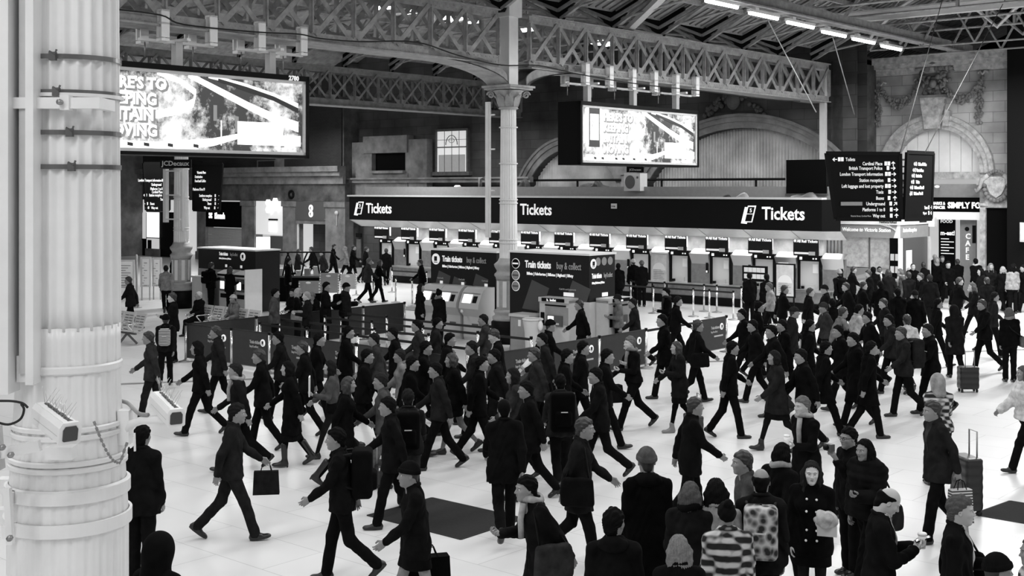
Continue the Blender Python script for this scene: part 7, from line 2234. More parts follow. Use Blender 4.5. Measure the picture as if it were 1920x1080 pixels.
def suitcase(px, py, label, v=.015, rot=0.0, h_=.62, w_=.42, handle=True, tilt=.25):
    p = ground(px, py)
    t = thing('suitcase', label, 'suitcase', p, rot)
    P, Q = snet(lambda X, Y, Z: np.sqrt(np.maximum(np.abs(X) - .09, 0) ** 2 + np.maximum(np.abs(Y) - w_ / 2 + .04, 0) ** 2 + np.maximum(np.abs(Z - h_ / 2 - .07) - h_ / 2 + .04, 0) ** 2) - .04 - .003 * np.sin(50 * Z), (-.2, -.3, .02), (.2, .3, h_ + .16), .016)
    robj('case_body', P, Q, mat('case_shell_%03d' % int(v * 1000), v, .35), t)
    mb = MB(); 
    for s in (-1, 1): mb.tube([(.08 * s, w_ / 2 - .06, .04), (.08 * s, w_ / 2 - .03, .04)], .038, 10); mb.tube([(.08 * s, -w_ / 2 + .03, .04), (.08 * s, -w_ / 2 + .06, .04)], .038, 10)
    mb.build('wheels', M_RUBBER, t)
    if handle:
        mb = MB(); mb.tube([(-.1, -.1, h_), (-.1, -.1, h_ + .42), (-.1, .1, h_ + .42), (-.1, .1, h_)], .011, 6); mb.build('pull_handle', M_STEELD, t)
    return t
# ================================================================ THE CROWD
P_ = person
# --- foreground right
w1 = P_(1522, 865, 1.70, 252, 's', 'coat', .010, .76, 'tights', .03, 'long', .05, .62, ('hold', 'down'), 'woman in a black double-breasted coat with pale buttons, long dark hair, holding a crumpled bundle', fem=True, turn=.12, lod=2, btns=True, shoe='ankle', key='w1')
m2 = P_(1667, 917, 1.78, 352, 's', 'suit', .014, .74, 'trousers', .012, 'bald', .012, .55, ('phone', 'phone'), 'balding man in a black suit with pale tie, head bent over his phone', lod=2, pitch=.55, lean=.04, shirt=.65, tie=.3, key='m2')
m3 = P_(1803, 930, 1.80, 335, 's', 'coat', .014, .70, 'trousers', .012, 'short', .10, .50, ('hold', 'down'), 'man in a dark coat over an open white shirt, short fair hair, looking right', lod=2, turn=.1, shirt=.65, key='m3')
P_(1873, 1040, 1.72, 0, 's', 'coat', .012, .8, hair='beanie', hv=.012, label='person in a dark knitted hat cut by the bottom edge at the lower right', lod=2, fem=True)
P_(1934, 1008, 1.66, 180, 's', 'coat', .1, .8, hair='long', hv=.02, label='person in a checked coat cut by the lower right corner', fem=True, pattern='plaid')
g1 = P_(1590, 802, 1.70, 205, 's', 'jacket', .014, .78, bv=.012, hair='short', hv=.012, arms=('up', 'down'), label='man in dark jacket and glasses raising a camera beside the puffer-jacket woman', glasses=True, lod=2, key='g1')
h1 = P_(1620, 824, 1.72, 215, 'w', 'puffer', .016, .80, bv=.012, hair='long', hv=.012, arms=('hold', 'down'), label='woman in a big dark padded jacket with hood down, walking left behind the balding man', fem=True, hood=.02, lod=2, key='h1', fat=1.12)
b8 = P_(1427, 878, 1.78, 78, 's', 'jacket', .02, .82, hair='bald', hv=.012, label='man with thinning hair seen from behind wearing a patterned backpack', lod=2, key='b8')
b9 = P_(1362, 940, 1.68, 95, 's', 'coat', .1, .70, hair='bun', hv=.010, label='person from behind in a bold black and white checked coat, dark hair tied up', pattern='plaid', lod=2, fem=True, fat=1.1)
P_(1272, 1003, 1.62, 95, 's', 'coat', .012, .7, hair='verylong', hv=.22, label='person with long straight light hair seen from behind at the bottom edge', fem=True, lod=2)
P_(1295, 903, 1.68, 70, 's', 'coat', .02, .70, hair='verylong', hv=.10, label='woman with long brown hair and a dark fur collar, before the long-coated figure', fem=True, scarf=.010, lod=2)
P_(1212, 841, 1.84, 95, 's', 'coat', .006, .45, hair='beanie', hv=.12, label='tall broad figure from behind in a long black coat and grey hat', lod=2, fat=1.15, hood=.01)
P_(1152, 953, 1.76, 80, 's', 'jacket', .012, .82, hair='short', hv=.010, label='man with short black hair in a dark hooded jacket at the bottom edge', hood=.012, lod=2, fat=1.12, turn=-.4)
l14 = P_(985, 893, 1.74, 200, 'w', 'coat', .016, .62, hair='short', hv=.010, arms=('back', 'hold'), label='stooping person in a dark coat and pale scarf striding left at the bottom edge', lean=.18, scarf=.4, lod=2, fat=1.15, key='l14')
l15 = P_(1098, 784, 1.78, 350, 'w', 'coat', .022, .68, hair='short', hv=.02, label='large man in a dark coat striding right, left of the long black coat', lod=2, fat=1.15, key='l15')
P_(945, 749, 1.80, 96, 'w', 'coat', .012, .74, hair='crop', hv=.008, sv=.3, label='man from behind in a dark overcoat walking away above the floor mat', lod=2, fat=1.12)
l17 = P_(765, 868, 1.72, 195, 'w', 'jacket', .014, .74, 'tights', .3, 'beanie', .012, label='person in a dark jacket and hat walking left beside the floor mat', lod=2, key='l17')
l18 = P_(628, 803, 1.76, 185, 'w', 'jacket', .014, .82, hair='short', hv=.012, label='slim person in black walking left, lower centre left, bag on the back', lod=2, key='l18', stride=.25)
P_(303, 1003, 1.76, 60, 's', 'coat', .012, .8, hair='hood', hv=.012, label='hooded dark figure at the bottom edge beside the huge column', lod=2)
l20 = P_(268, 797, 1.78, 80, 's', 'jacket', .014, .80, hair='short', hv=.01, label='person in dark clothes behind the right security camera bracket', lod=2, key='l20', fat=1.1)
l21 = P_(446, 757, 1.78, 8, 'w', 'jacket', .03, .80, bv=.03, hair='short', hv=.03, label='man in a dark jacket and trainers striding right across the lower left floor', lod=2, key='l21', stride=.55)
# --- left middle
P_(538, 677, 1.70, 187, 'w', 'coat', .010, .52, 'tights', .01, 'long', .015, .4, label='woman in a long black coat and high-heeled boots walking left', fem=True, shoe='boot', stride=.3)
l23 = P_(617, 676, 1.66, 187, 'w', 'sweater', .12, .86, 'tights', .03, 'long', .03, .45, ('hold', 'swing'), label='woman in a light grey top carrying a white folder, walking left', fem=True, key='l23')
P_(440, 681, 1.74, 187, 'w', 'jacket', .02, .78, hair='short', hv=.05, scarf=.35, label='person in dark jacket with a pale scarf walking left before the banners')
P_(403, 612, 1.74, 185, 'w', 'coat', .03, .75, hair='short', hv=.02, label='person in a dark coat walking left before the first banner')
l25 = P_(311, 590, 1.64, 100, 'w', 'jacket', .02, .80, hair='beanie', hv=.01, label='person in a dark hat with a small patterned backpack, walking away at the left', key='l25')
l26 = P_(322, 549, 1.78, 190, 's', 'jacket', .014, .80, hair='short', hv=.02, sv=.5, arms=('hold', 'down'), label='man in a dark jacket looking left in front of the metal bench', key='l26')
P_(277, 622, 1.74, 185, 'w', 'jacket', .05, .8, bv=.03, hair='short', hv=.02, label='person in grey jacket walking left just right of the huge column')
l28 = P_(397, 492, 1.76, 50, 's', 'jacket', .010, .84, hair='short', hv=.02, arms=('down', 'hold'), label='man with a black backpack standing at the small left kiosk', lod=0, key='l28')
P_(432, 500, 1.68, 55, 's', 'jacket', .010, .8, hair='verylong', hv=.02, arms=('hold', 'hold'), label='woman with long dark hair using the small left kiosk', fem=True, lod=0)
P_(311, 498, 1.74, 110, 'w', 'jacket', .30, .82, hair='short', hv=.05, label='person in a pale jacket walking away before the timetable boards', lod=0)
P_(323, 478, 1.74, 180, 's', 'coat', .012, .8, hair='short', hv=.015, label='dark figure between the boards and the left column', lod=0)
P_(240, 519, 1.74, 180, 'w', 'coat', .02, .8, hair='short', hv=.02, label='dark figure walking left, close to the huge column edge', lod=0)
P_(519, 474, 1.80, 0, 's', 'coat', .008, .6, hair='short', hv=.01, label='dark coated person standing left by the coffee cart', lod=0)
P_(542, 484, 1.78, 20, 's', 'jacket', .008, .75, hair='short', hv=.05, arms=('hold', 'down'), label='man in dark short sleeves by the coffee cart hoops', lod=0)
P_(517, 541, 1.76, 15, 's', 'jacket', .10, .84, hair='short', hv=.012, arms=('pocket', 'pocket'), label='man in a mid grey jacket waiting at the left of the queue', fat=1.1)
l31 = P_(560, 540, 1.70, 5, 's', 'sweater', .010, .84, hair='verylong', hv=.36, arms=('hold', 'hold'), label='woman with long blonde hair waiting in the queue', fem=True, key='l31')
P_(574, 547, 1.72, 185, 's', 'jacket', .02, .84, hair='crop', hv=.35, sv=.55, arms=('hold', 'down'), label='bald man in a dark jacket talking beside the blonde woman')
P_(613, 529, 1.82, 0, 's', 'coat', .012, .66, hair='short', hv=.012, arms=('hold', 'hold'), label='tall man in a long dark coat in the queue', fat=1.08)
l31b = P_(650, 531, 1.76, 0, 's', 'puffer', .02, .84, hair='beanie', hv=.010, arms=('hold', 'down'), label='man in a dark padded jacket and hat with backpack in the queue', key='l31b')
P_(693, 484, 1.76, 20, 'w', 'coat', .05, .80, hair='short', hv=.15, label='man in a grey coat of the couple walking away behind the queue', lod=0)
P_(713, 487, 1.70, 15, 'w', 'coat', .010, .68, hair='bob', hv=.08, label='woman in a black coat of the couple walking away behind the queue', fem=True, lod=0)
P_(787, 487, 1.74, 185, 'w', 'jacket', .010, .8, hair='short', hv=.02, label='dark figure at the left end of the black ticket kiosk', lod=0)
P_(790, 532, 1.70, 350, 's', 'coat', .014, .74, 'tights', .01, 'long', .04, .35, label='slim woman in dark clothes waiting behind the machine user', fem=True)
P_(824, 543, 1.68, 55, 's', 'coat', .014, .70, hair='bun', hv=.012, scarf=.2, arms=('reach', 'down'), label='woman in a dark coat using the middle ticket machine', fem=True)
# far left crowd
for i, (x, y, f, v, hv, lb) in enumerate(((561, 467, 0, .02, .02, 'left end of the far crowd by the phone shop'), (583, 463, 180, .012, .02, 'second figure from the left in the far crowd'), (603, 469, 200, .03, .05, 'third figure in the far crowd, under the phone shop doorway'),
        (627, 458, 0, .012, .02, 'figure in the far crowd before the stone pier'), (646, 462, 180, .25, .25, 'pale figure in the far crowd right of the stone pier'), (664, 460, 0, .012, .02, 'figure at the right end of the far crowd'), (688, 463, 20, .012, .02, 'figure under the left end of the Tickets fascia'), (724, 466, 100, .01, .02, 'figure at the leftmost ticket window'))):
    P_(x, y, 1.72, f, 'w', 'coat', v, .78, hair='short', hv=hv, label='distant walker, ' + lb, lod=0)
# --- benches
def sitter(bench_o, i, label, **kw):
    x = i * .58 + .29
    c, s = math.cos(bench_o.rotation_euler.z), math.sin(bench_o.rotation_euler.z)
    L = bench_o.location
    wx = L.x + c * x - s * .33; wy = L.y + s * x + c * .33
    return P_(int(wx * 50), int(wy * 10), 1.72, math.degrees(bench_o.rotation_euler.z) - 90, 'sit', at=(wx, wy, 0), label=label, **kw)
sitter(be1, 0, 'seated woman in a dark hooded coat at the left end of the front bench', top='coat', tv=.014, hair='long', hv=.02, fem=True, arms=('lap', 'lap'))
sitter(be2, 0, 'seated white-haired man in a dark coat on the middle bench', top='coat', tv=.012, hair='crop', hv=.6, arms=('lap', 'lap'), turn=-.5)
sitter(be2, 3, 'seated woman in pale hat and checked scarf on the middle bench', top='coat', tv=.16, hair='beanie', hv=.45, fem=True, arms=('lap', 'lap'), scarf=.2, turn=-.3)
sitter(be3, 0, 'seated person in a dark coat on the farthest bench', top='coat', tv=.012, hair='short', hv=.012, arms=('lap', 'lap'))
sitter(be3, 2, 'seated dark-clothed person leaning on the farthest bench', top='coat', tv=.012, hair='beanie', hv=.2, arms=('lap', 'lap'), lean=.3)
# --- kiosk side middle
P_(925, 618, 1.80, 187, 'w', 'suit', .012, .45, hair='short', hv=.02, sv=.5, arms=('hold', 'down'), label='man in a dark overcoat and white collar walking left, looking down', pitch=.35, shirt=.6)
k34 = P_(1157, 553, 1.68, 185, 's', 'jacket', .20, .84, hair='beanie', hv=.03, arms=('hold', 'down'), label='person in a pale grey jacket and hat at the right kiosk cash machine', key='k34')
P_(1185, 560, 1.74, 185, 'w', 'jacket', .03, .82, hair='short', hv=.03, label='person in a dark jacket behind the pale-jacketed cash machine user')
P_(1248, 540, 1.78, 190, 's', 'coat', .010, .74, hair='short', hv=.012, sv=.45, label='man in a black coat with fur collar looking left near the queue end', scarf=.05, arms=('hold', 'pocket'))
P_(1272, 556, 1.76, 0, 'w', 'coat', .012, .8, hair='short', hv=.03, label='dark coated walker just right of the fur-collared man')
P_(1187, 486, 1.74, 105, 's', 'coat', .010, .8, hair='beanie', hv=.6, label='person in a white knitted hat at a ticket window', lod=0)
P_(1203, 489, 1.72, 95, 's', 'coat', .012, .8, hair='beanie', hv=.15, label='person in a grey hat right of the white-hatted one at the ticket window', lod=0)
P_(1159, 494, 1.72, 90, 's', 'coat', .010, .8, hair='short', hv=.01, label='dark figure at a ticket window just right of the right kiosk', lod=0)
P_(1405, 512, 1.70, 95, 's', 'coat', .010, .8, hair='pony', hv=.012, label='person with dark tied hair before the leaflet rack', lod=0)
P_(1437, 514, 1.70, 100, 's', 'coat', .010, .8, hair='short', hv=.012, label='dark figure right of the leaflet rack', lod=0)
P_(1441, 530, 1.72, 185, 'w', 'jacket', .32, .85, hair='short', hv=.1, label='person in a pale top walking left before the poster board', lod=0)
P_(1472, 535, 1.74, 0, 'w', 'jacket', .012, .8, hair='short', hv=.02, label='dark figure walking right before the poster board', lod=0)
P_(1085, 563, 1.74, 185, 'w', 'jacket', .012, .82, hair='short', hv=.02, label='dark figure walking left between the two cash machines')
P_(905, 590, 1.74, 185, 'w', 'jacket', .06, .82, hair='short', hv=.03, label='grey figure walking left before the column plinth')
r1 = P_(1033, 600, 1.74, 8, 'w', 'jacket', .010, .80, hair='beanie', hv=.010, label='person in black with a dark hat walking right before the litter bin', key='r1', arms=('back', 'swing'))
r2 = P_(1095, 640, 1.76, 5, 'w', 'coat', .012, .74, hair='short', hv=.012, label='person in a black coat walking right before the enclosure banners', fat=1.1, key='r2')
r3 = P_(1180, 631, 1.78, 200, 'w', 'sweater', .012, .88, hair='short', hv=.15, sv=.55, arms=('hold', 'swing'), label='fair-haired man in a dark lettered sweater and scarf striding left with a holdall', scarf=.25, key='r3', fat=1.1)
P_(1240, 590, 1.82, 185, 'w', 'coat', .008, .74, hair='short', hv=.012, label='tall person in a black coat walking left behind the ankle-boot woman', fat=1.1)
r4 = P_(1267, 640, 1.68, 190, 'w', 'coat', .020, .64, 'tights', .01, 'long', .02, .4, ('hold', 'swing'), label='woman in a knee-length dark coat and pale ankle boots walking left', fem=True, shoe='ankle', shv=.2, key='r4', stride=.35)
r5 = P_(1310, 600, 1.76, 10, 'w', 'jacket', .014, .84, hair='short', hv=.02, label='person in a dark jacket walking right with a bag, right of the boot woman', key='r5')
P_(1305, 745, 1.72, 5, 'w', 'coat', .012, .7, hair='short', hv=.02, label='person in a dark coat striding right, below the wheeled bag')
r6 = P_(1050, 702, 1.74, 95, 'w', 'jacket', .04, .8, hair='short', hv=.012, label='person with a very large black backpack walking away in the middle', key='r6')
P_(1000, 652, 1.72, 185, 'w', 'jacket', .05, .8, hair='short', hv=.02, label='person in a grey jacket walking left before the enclosure corner')
P_(883, 640, 1.76, 187, 'w', 'coat', .03, .7, hair='short', hv=.03, label='person in a dark coat walking left, left of the white-collared man')
m5 = P_(845, 662, 1.72, 187, 'w', 'coat', .010, .74, 'tights', .25, 'bob', .02, label='person in a black coat carrying a laptop bag, walking left in the middle', fem=True, key='m5')
P_(800, 640, 1.76, 5, 'w', 'jacket', .010, .8, hair='short', hv=.012, label='person in black walking right, left of the laptop bag carrier')
P_(822, 596, 1.72, 5, 'w', 'jacket', .03, .8, hair='short', hv=.012, label='person in a dark jacket walking right before the left kiosk machines')
P_(748, 655, 1.70, 187, 'w', 'jacket', .25, .82, hair='short', hv=.05, label='person in a pale grey jacket walking left in the middle crowd', fem=True)
P_(700, 625, 1.74, 187, 'w', 'jacket', .06, .82, hair='short', hv=.03, label='person in a mid grey jacket walking left before the last front banner')
m6 = P_(765, 730, 1.74, 95, 'w', 'jacket', .03, .82, bv=.05, hair='short', hv=.03, label='person with a black rucksack walking away, left of the middle', key='m6')
P_(712, 700, 1.72, 187, 'w', 'jacket', .10, .8, bv=.2, hair='short', hv=.05, label='person in a grey jacket and pale trousers walking left')
P_(655, 706, 1.72, 5, 'w', 'coat', .010, .55, 'tights', .01, 'long', .02, label='woman in a black coat and heeled boots walking right', fem=True, shoe='boot')
P_(484, 655, 1.74, 187, 'w', 'coat', .012, .74, hair='short', hv=.02, label='person in a black coat walking left, behind the boot-wearing woman')
P_(565, 640, 1.72, 187, 'w', 'jacket', .014, .8, hair='short', hv=.02, label='person in a dark jacket walking left between two women')
P_(655, 612, 1.74, 5, 'w', 'coat', .010, .74, hair='short', hv=.012, label='person in black walking right before the fourth front banner')
P_(845, 625, 1.74, 0, 'w', 'coat', .012, .74, hair='short', hv=.012, label='person in black walking right behind the laptop bag carrier')
P_(960, 690, 1.72, 187, 'w', 'coat', .05, .6, hair='long', hv=.03, label='person in a long grey coat walking left above the overcoat man', fem=True)
P_(1140, 655, 1.78, 0, 'w', 'coat', .010, .74, hair='short', hv=.012, label='person in black walking right, behind the lettered sweater man', fat=1.1)
for (x, y, po, f, v, hm, lb) in (
    (690, 655, 'w', 5, 0.012, 0.78, 'dark walker heading right above the grey jacket and pale trousers'),
    (735, 615, 'w', 187, 0.012, 0.78, 'dark walker heading left before the front banners, middle'),
    (780, 600, 'w', 187, 0.05, 0.8, 'grey walker heading left below the slim waiting woman'),
    (775, 668, 'w', 5, 0.008, 0.7, 'dark long-coated walker heading right in the densest middle crowd'),
    (815, 680, 'w', 187, 0.03, 0.8, 'charcoal walker heading left just left of the laptop bag carrier'),
    (905, 668, 'w', 5, 0.008, 0.74, 'dark walker heading right behind the overcoat man'),
    (925, 655, 'w', 187, 0.02, 0.6, 'long-coated walker heading left below the white-collared man'),
    (1015, 625, 'w', 187, 0.03, 0.8, 'charcoal walker heading left below the white poster roll'),
    (1065, 655, 'w', 5, 0.01, 0.8, 'dark walker heading right above the very large backpack'),
    (1115, 690, 'w', 187, 0.014, 0.75, 'dark walker heading left just right of the very large backpack'),
    (520, 622, 'w', 187, 0.02, 0.8, 'dark walker heading left before the second front banner'),
    (368, 640, 'w', 187, 0.012, 0.8, 'dark walker heading left beside the first barrier post'),
    (600, 625, 'w', 5, 0.01, 0.8, 'dark walker heading right before the third front banner'),
    (985, 715, 'w', 187, 0.012, 0.7, 'dark walker heading left right of the overcoat man'),
    (725, 745, 'w', 187, 0.014, 0.75, 'dark walker heading left beside the black rucksack')):
    P_(x, y, 1.74, f, po, 'coat' if hm < .8 else 'jacket', v, hm, hair=['short', 'short', 'crop', 'bob', 'beanie'][x % 5], hv=.015, label=lb)
# --- right side
P_(1390, 580, 1.76, 185, 'w', 'jacket', .010, .80, hair='short', hv=.012, label='person in black walking left just right of the last banner', fat=1.1)
q1 = P_(1425, 566, 1.78, 0, 'w', 'jacket', .010, .82, hair='short', hv=.012, arms=('hold', 'hold'), label='person in black carrying white papers, walking right', key='q1')
P_(1445, 610, 1.80, 187, 'w', 'jacket', .012, .80, bv=.05, hair='short', hv=.012, label='person in a dark jacket and grey jeans walking left, below the papers carrier')
P_(1490, 576, 1.80, 0, 'w', 'coat', .03, .70, hair='cap', hv=.03, label='large person in a charcoal coat and cap walking right', fat=1.1)
q2 = P_(1543, 568, 1.72, 187, 'w', 'jacket', .06, .82, hair='beanie', hv=.05, label='person in a grey striped top walking left with a pale bag', key='q2')
q3 = P_(1582, 576, 1.74, 8, 'w', 'jacket', .26, .82, hair='short', hv=.02, label='person in a light grey jacket with a small black bag walking right', key='q3')
P_(1612, 571, 1.76, 8, 'w', 'jacket', .5, .85, hair='short', hv=.015, label='person in a white top walking right, next to the light grey jacket')
P_(1598, 624, 1.80, 185, 'w', 'coat', .008, .48, hair='short', hv=.012, label='person in a very long black coat striding left', fat=1.15)
P_(1550, 640, 1.76, 5, 'w', 'coat', .010, .6, hair='short', hv=.012, label='person in a long dark coat walking right, left of the very long coat')
P_(1450, 657, 1.76, 187, 'w', 'coat', .03, .65, 'tights', .02, 'bob', .03, label='person in a charcoal coat and boots walking left, centre right', fem=True, shoe='ankle')
P_(1650, 527, 1.78, 95, 'w', 'coat', .008, .74, hair='short', hv=.012, label='person in black from behind, walking away left of the white shirt')
P_(1682, 540, 1.80, 95, 'w', 'coat', .008, .74, hair='short', hv=.012, label='tall person in black walking away, above the white shirt')
P_(1700, 590, 1.74, 95, 'w', 'shirt', .65, .88, hair='short', hv=.02, label='person in a white collared shirt seen from behind', lod=1)
q4 = P_(1688, 613, 1.78, 187, 'w', 'jacket', .03, .82, hair='short', hv=.02, label='person with a full rucksack striding left at the right', key='q4')
P_(1738, 608, 1.80, 185, 'w', 'coat', .010, .74, hair='short', hv=.03, label='large person in black walking left, beside the hooded woman', fat=1.15)
q5 = P_(1788, 573, 1.70, 92, 'w', 'coat', .02, .56, hair='hood', hv=.02, label='hooded woman in a long dark coat from behind, pulling a case', fem=True, key='q5', fat=1.12, stride=.2)
P_(1840, 562, 1.78, 187, 'w', 'coat', .012, .80, hair='short', hv=.02, label='person in dark clothes walking left, right of the hooded woman', fat=1.1)
P_(1866, 548, 1.74, 0, 'w', 'jacket', .03, .82, hair='short', hv=.03, label='person in a dark quilted jacket walking right near the right edge')
q6 = P_(1892, 577, 1.70, 85, 's', 'jacket', .010, .84, hair='long', hv=.10, scarf=.25, label='woman in a black jacket and pale scarf from behind near the right edge', fem=True, key='q6')
q7 = P_(1898, 496, 1.74, 92, 's', 'sweater', .36, .86, hair='long', hv=.012, label='person with dark hair in a pale sweater from behind at the right edge', fem=True, key='q7')
P_(1757, 702, 1.70, 92, 'w', 'jacket', .1, .84, hair='hood', hv=.35, label='person in a checked jacket and pale headscarf walking away', pattern='plaid', fem=True)
q8 = P_(1746, 752, 1.80, 190, 'w', 'jacket', .03, .78, hair='short', hv=.02, label='man in a black open coat and grey jumper striding left with luggage', shirt=.06, key='q8', lod=2, arms=('swing', 'back'))
P_(1917, 686, 1.72, 187, 'w', 'puffer', .7, .82, hair='long', hv=.1, label='person in a white padded jacket cut by the right edge', fem=True)
q9 = P_(1503, 744, 1.78, 210, 'w', 'suit', .012, .74, hair='short', hv=.15, sv=.5, arms=('hold', 'swing'), label='grey-haired man in a dark suit with pale scarf carrying a coffee cup', scarf=.4, key='q9', lod=2)
P_(1468, 830, 1.72, 40, 'w', 'coat', .012, .70, hair='bob', hv=.015, label='dark-haired person with a pale striped scarf behind the backpack man', scarf=.4, fem=True, lod=2)
P_(1390, 846, 1.74, 187, 'w', 'jacket', .10, .84, bv=.3, hair='short', hv=.02, label='person in a grey jacket and pale trousers walking left above the checked coat', lod=1)
extra = [(1375, 640, 5, .010, .78, 'dark walker heading right, left of the grey jeans walker'), (1410, 600, 187, .012, .74, 'dark walker heading left below the papers carrier'), (1465, 600, 187, .008, .7, 'dark walker heading left beside the charcoal coat and cap'),
 (1520, 600, 5, .010, .74, 'dark walker heading right before the pale round bag'), (1570, 610, 187, .010, .7, 'dark walker heading left above the very long black coat'), (1635, 640, 5, .008, .6, 'dark long-coated walker heading right beside the very long black coat'),
 (1625, 585, 187, .012, .8, 'dark walker heading left below the white top'), (1665, 590, 187, .03, .8, 'charcoal walker heading left beside the white collared shirt'), (1500, 655, 187, .010, .74, 'dark walker heading left below the long dark coat'),
 (1760, 560, 5, .012, .8, 'dark walker heading right beside the hooded woman'), (1560, 560, 95, .012, .8, 'dark figure from behind left of the light grey jacket'), (1342, 898, 90, .3, .8, 'person in a pale top between the checked coat and the fur collar')]
for (x, y, f, v, hm, lb) in extra:
    P_(x, y, 1.75, f, 'w', 'coat' if hm < .8 else 'jacket', v, hm, hair=['short', 'crop', 'bob', 'short', 'beanie'][x % 5], hv=.015, label=lb, lod=1 if y < 890 else 2)
# far right crowd before the food shop and booth
FAR = [(1573, 506, 1.76, 100, .010, .3, 'beanie', 'pale-hatted backpacker seen from behind at the booth end'), (1601, 500, 1.72, 0, .012, .02, 'short', 'dark figure walking right below the first map'),
       (1627, 507, 1.74, 180, .012, .02, 'short', 'dark figure walking left below the map panels'), (1637, 501, 1.74, 90, .010, .01, 'short', 'dark-haired person reading the booth maps'), (1649, 500, 1.70, 270, .012, .012, 'crop', 'person in a white scarf facing the camera by the booth'),
       (1665, 505, 1.72, 95, .02, .02, 'long', 'figure below the leaflet case, seen from behind'), (1687, 504, 1.74, 180, .14, .15, 'long', 'figure in a pale shawl below the booth corner'), (1712, 494, 1.74, 270, .008, .02, 'crop', 'figure in black standing inside below the booth side notice'),
       (1731, 492, 1.74, 90, .012, .02, 'short', 'figure in a dark suit beside the booth side'), (1753, 477, 1.76, 270, .010, .5, 'crop', 'bald man facing out of the food shop'), (1767, 480, 1.72, 270, .012, .1, 'short', 'figure beside the bald man under the menu board'),
       (1757, 483, 1.70, 270, .012, .35, 'hood', 'figure with a pale hood below the menu board'), (1778, 490, 1.80, 270, .008, .015, 'short', 'broad man in black carrying two dark bags towards the camera'), (1795, 486, 1.74, 90, .008, .02, 'short', 'dark figure right of the two-bag man'),
       (1812, 474, 1.76, 90, .008, .01, 'beanie', 'person in a dark hat entering the food shop'), (1829, 485, 1.76, 90, .010, .015, 'short', 'man in a dark suit with white collar entering the shop'), (1838, 503, 1.70, 180, .02, .01, 'long', 'dark-haired person looking left under the pilaster'),
       (1858, 494, 1.72, 270, .02, .2, 'long', 'fair-haired person facing the camera before the dark niche'), (1880, 500, 1.68, 90, .012, .4, 'long', 'blonde person from behind before the pilaster'), (1901, 495, 1.74, 270, .012, .015, 'beanie', 'person in a hat facing the camera at the right edge'),
       (1918, 497, 1.74, 180, .012, .015, 'short', 'dark figure cut by the right edge beside the pale sweater'), (1703, 510, 1.74, 95, .02, .02, 'short', 'figure from behind in the thick of the far crowd, left part'), (1725, 512, 1.72, 180, .010, .02, 'short', 'figure walking left in the thick of the far crowd'),
       (1743, 515, 1.74, 90, .012, .06, 'short', 'figure from behind left of the pale-hooded person'), (1620, 528, 1.74, 0, .012, .02, 'short', 'dark walker heading right, below the booth maps'), (1655, 560, 1.72, 180, .02, .02, 'short', 'walker in dark grey heading left above the black suit'),
       (1585, 530, 1.74, 180, .012, .02, 'short', 'dark walker heading left before the ticket office end'), (1520, 540, 1.72, 0, .012, .02, 'short', 'dark walker heading right before the last ticket window'), (1545, 535, 1.74, 180, .02, .02, 'beanie', 'hatted walker heading left before the last ticket window'),
       (1715, 545, 1.74, 90, .008, .02, 'beanie', 'dark hatted figure from behind above the white shirt'), (1822, 530, 1.72, 180, .012, .1, 'long', 'fair-haired walker heading left below the pilaster'), (1800, 520, 1.74, 0, .008, .02, 'short', 'dark walker heading right below the two-bag man'),
       (1850, 520, 1.72, 90, .014, .02, 'short', 'dark figure from behind below the dark niche')]
fk = {}
for i, (x, y, H, f, tv, hv, hr, lb) in enumerate(FAR):
    kw = {}
    if 'white scarf' in lb or 'white collar' in lb: kw['scarf'] = .6
    if 'pale shawl' in lb: kw['scarf'] = .4
    fk[i] = P_(x, y, H, f, 'w', 'coat', tv, .72, hair=hr, hv=hv, label=lb, lod=0 if y < 520 else 1, fat=1.1, sv=.12 if 'white scarf' in lb else .4, **kw)
# --- what they carry and wear on the back
backpack(b8, 'patterned backpack on the thin-haired man', pat='print', size=1.15)
backpack(l25, 'small patterned backpack on the hatted person at the left', pat='stripes', size=.8)
backpack(l28, 'black backpack on the man at the small left kiosk', .008)
backpack(l31b, 'dark backpack on the hatted man in the queue', .012)
backpack(r6, 'very large black backpack in the middle of the crowd', .006, size=1.4)
backpack(m6, 'black rucksack left of the middle of the crowd', .008, size=1.2)
backpack(q4, 'bulging dark rucksack at the right', .03, size=1.35)
backpack(fk[0], 'dark backpack on the pale-hatted person by the booth', .008)
backpack(l18, 'big black bag worn on the back of the slim person in black', .010, size=1.3)
shoulder_bag(l31, 'tan leather bag on the shoulder of the blonde woman', .30, -1, .02, .36, .32)
shoulder_bag(l26, 'dark bag hanging from the shoulder of the man by the bench', .012, -1, -.05, .32, .3)
shoulder_bag(m3, 'black strapped bag behind the man in the open white shirt', .010, 1, .15, .4, .26, cross=False)
shoulder_bag(h1, 'dark slouchy bag hanging from the padded-jacket woman', .03, 1, -.05, .42, .3)
shoulder_bag(l15, 'black shoulder bag of the large man striding right', .012, -1, 0, .4, .34)
shoulder_bag(l14, 'dark bag trimmed pale, held low by the stooping person', .05, 1, 0, .4, .34)
shoulder_bag(l20, 'striped bag on the person behind the right security camera', .1, 1, .05, .34, .3, pat='stripes')
shoulder_bag(m5, 'pale laptop bag in the middle of the crowd', .22, -1, .05, .36, .28)
shoulder_bag(r5, 'black shoulder bag with a pale flash, right of the boot woman', .012, -1, .0, .4, .3)
shoulder_bag(q6, 'pale crossbody bag on the woman near the right edge', .16, -1, .0, .32, .26, cross=True)
shoulder_bag(q3, 'small black bag on the light grey jacket', .006, -1, .1, .22, .36)
hand_bag(r3, 'dark holdall carried by the lettered sweater man', .02, -1, .6, .32, .25, 'holdall')
hand_bag(q2, 'pale round carrier bag carried before the long coat', .5, -1, .32, .36, .2)
hand_bag(q8, 'printed paper shopping bag carried by the luggage man', .35, 1, .3, .42, .14, pat='stripes')
hand_bag(l17, 'black bag dangling from the person beside the floor mat', .008, -1, .48, .5, .22)
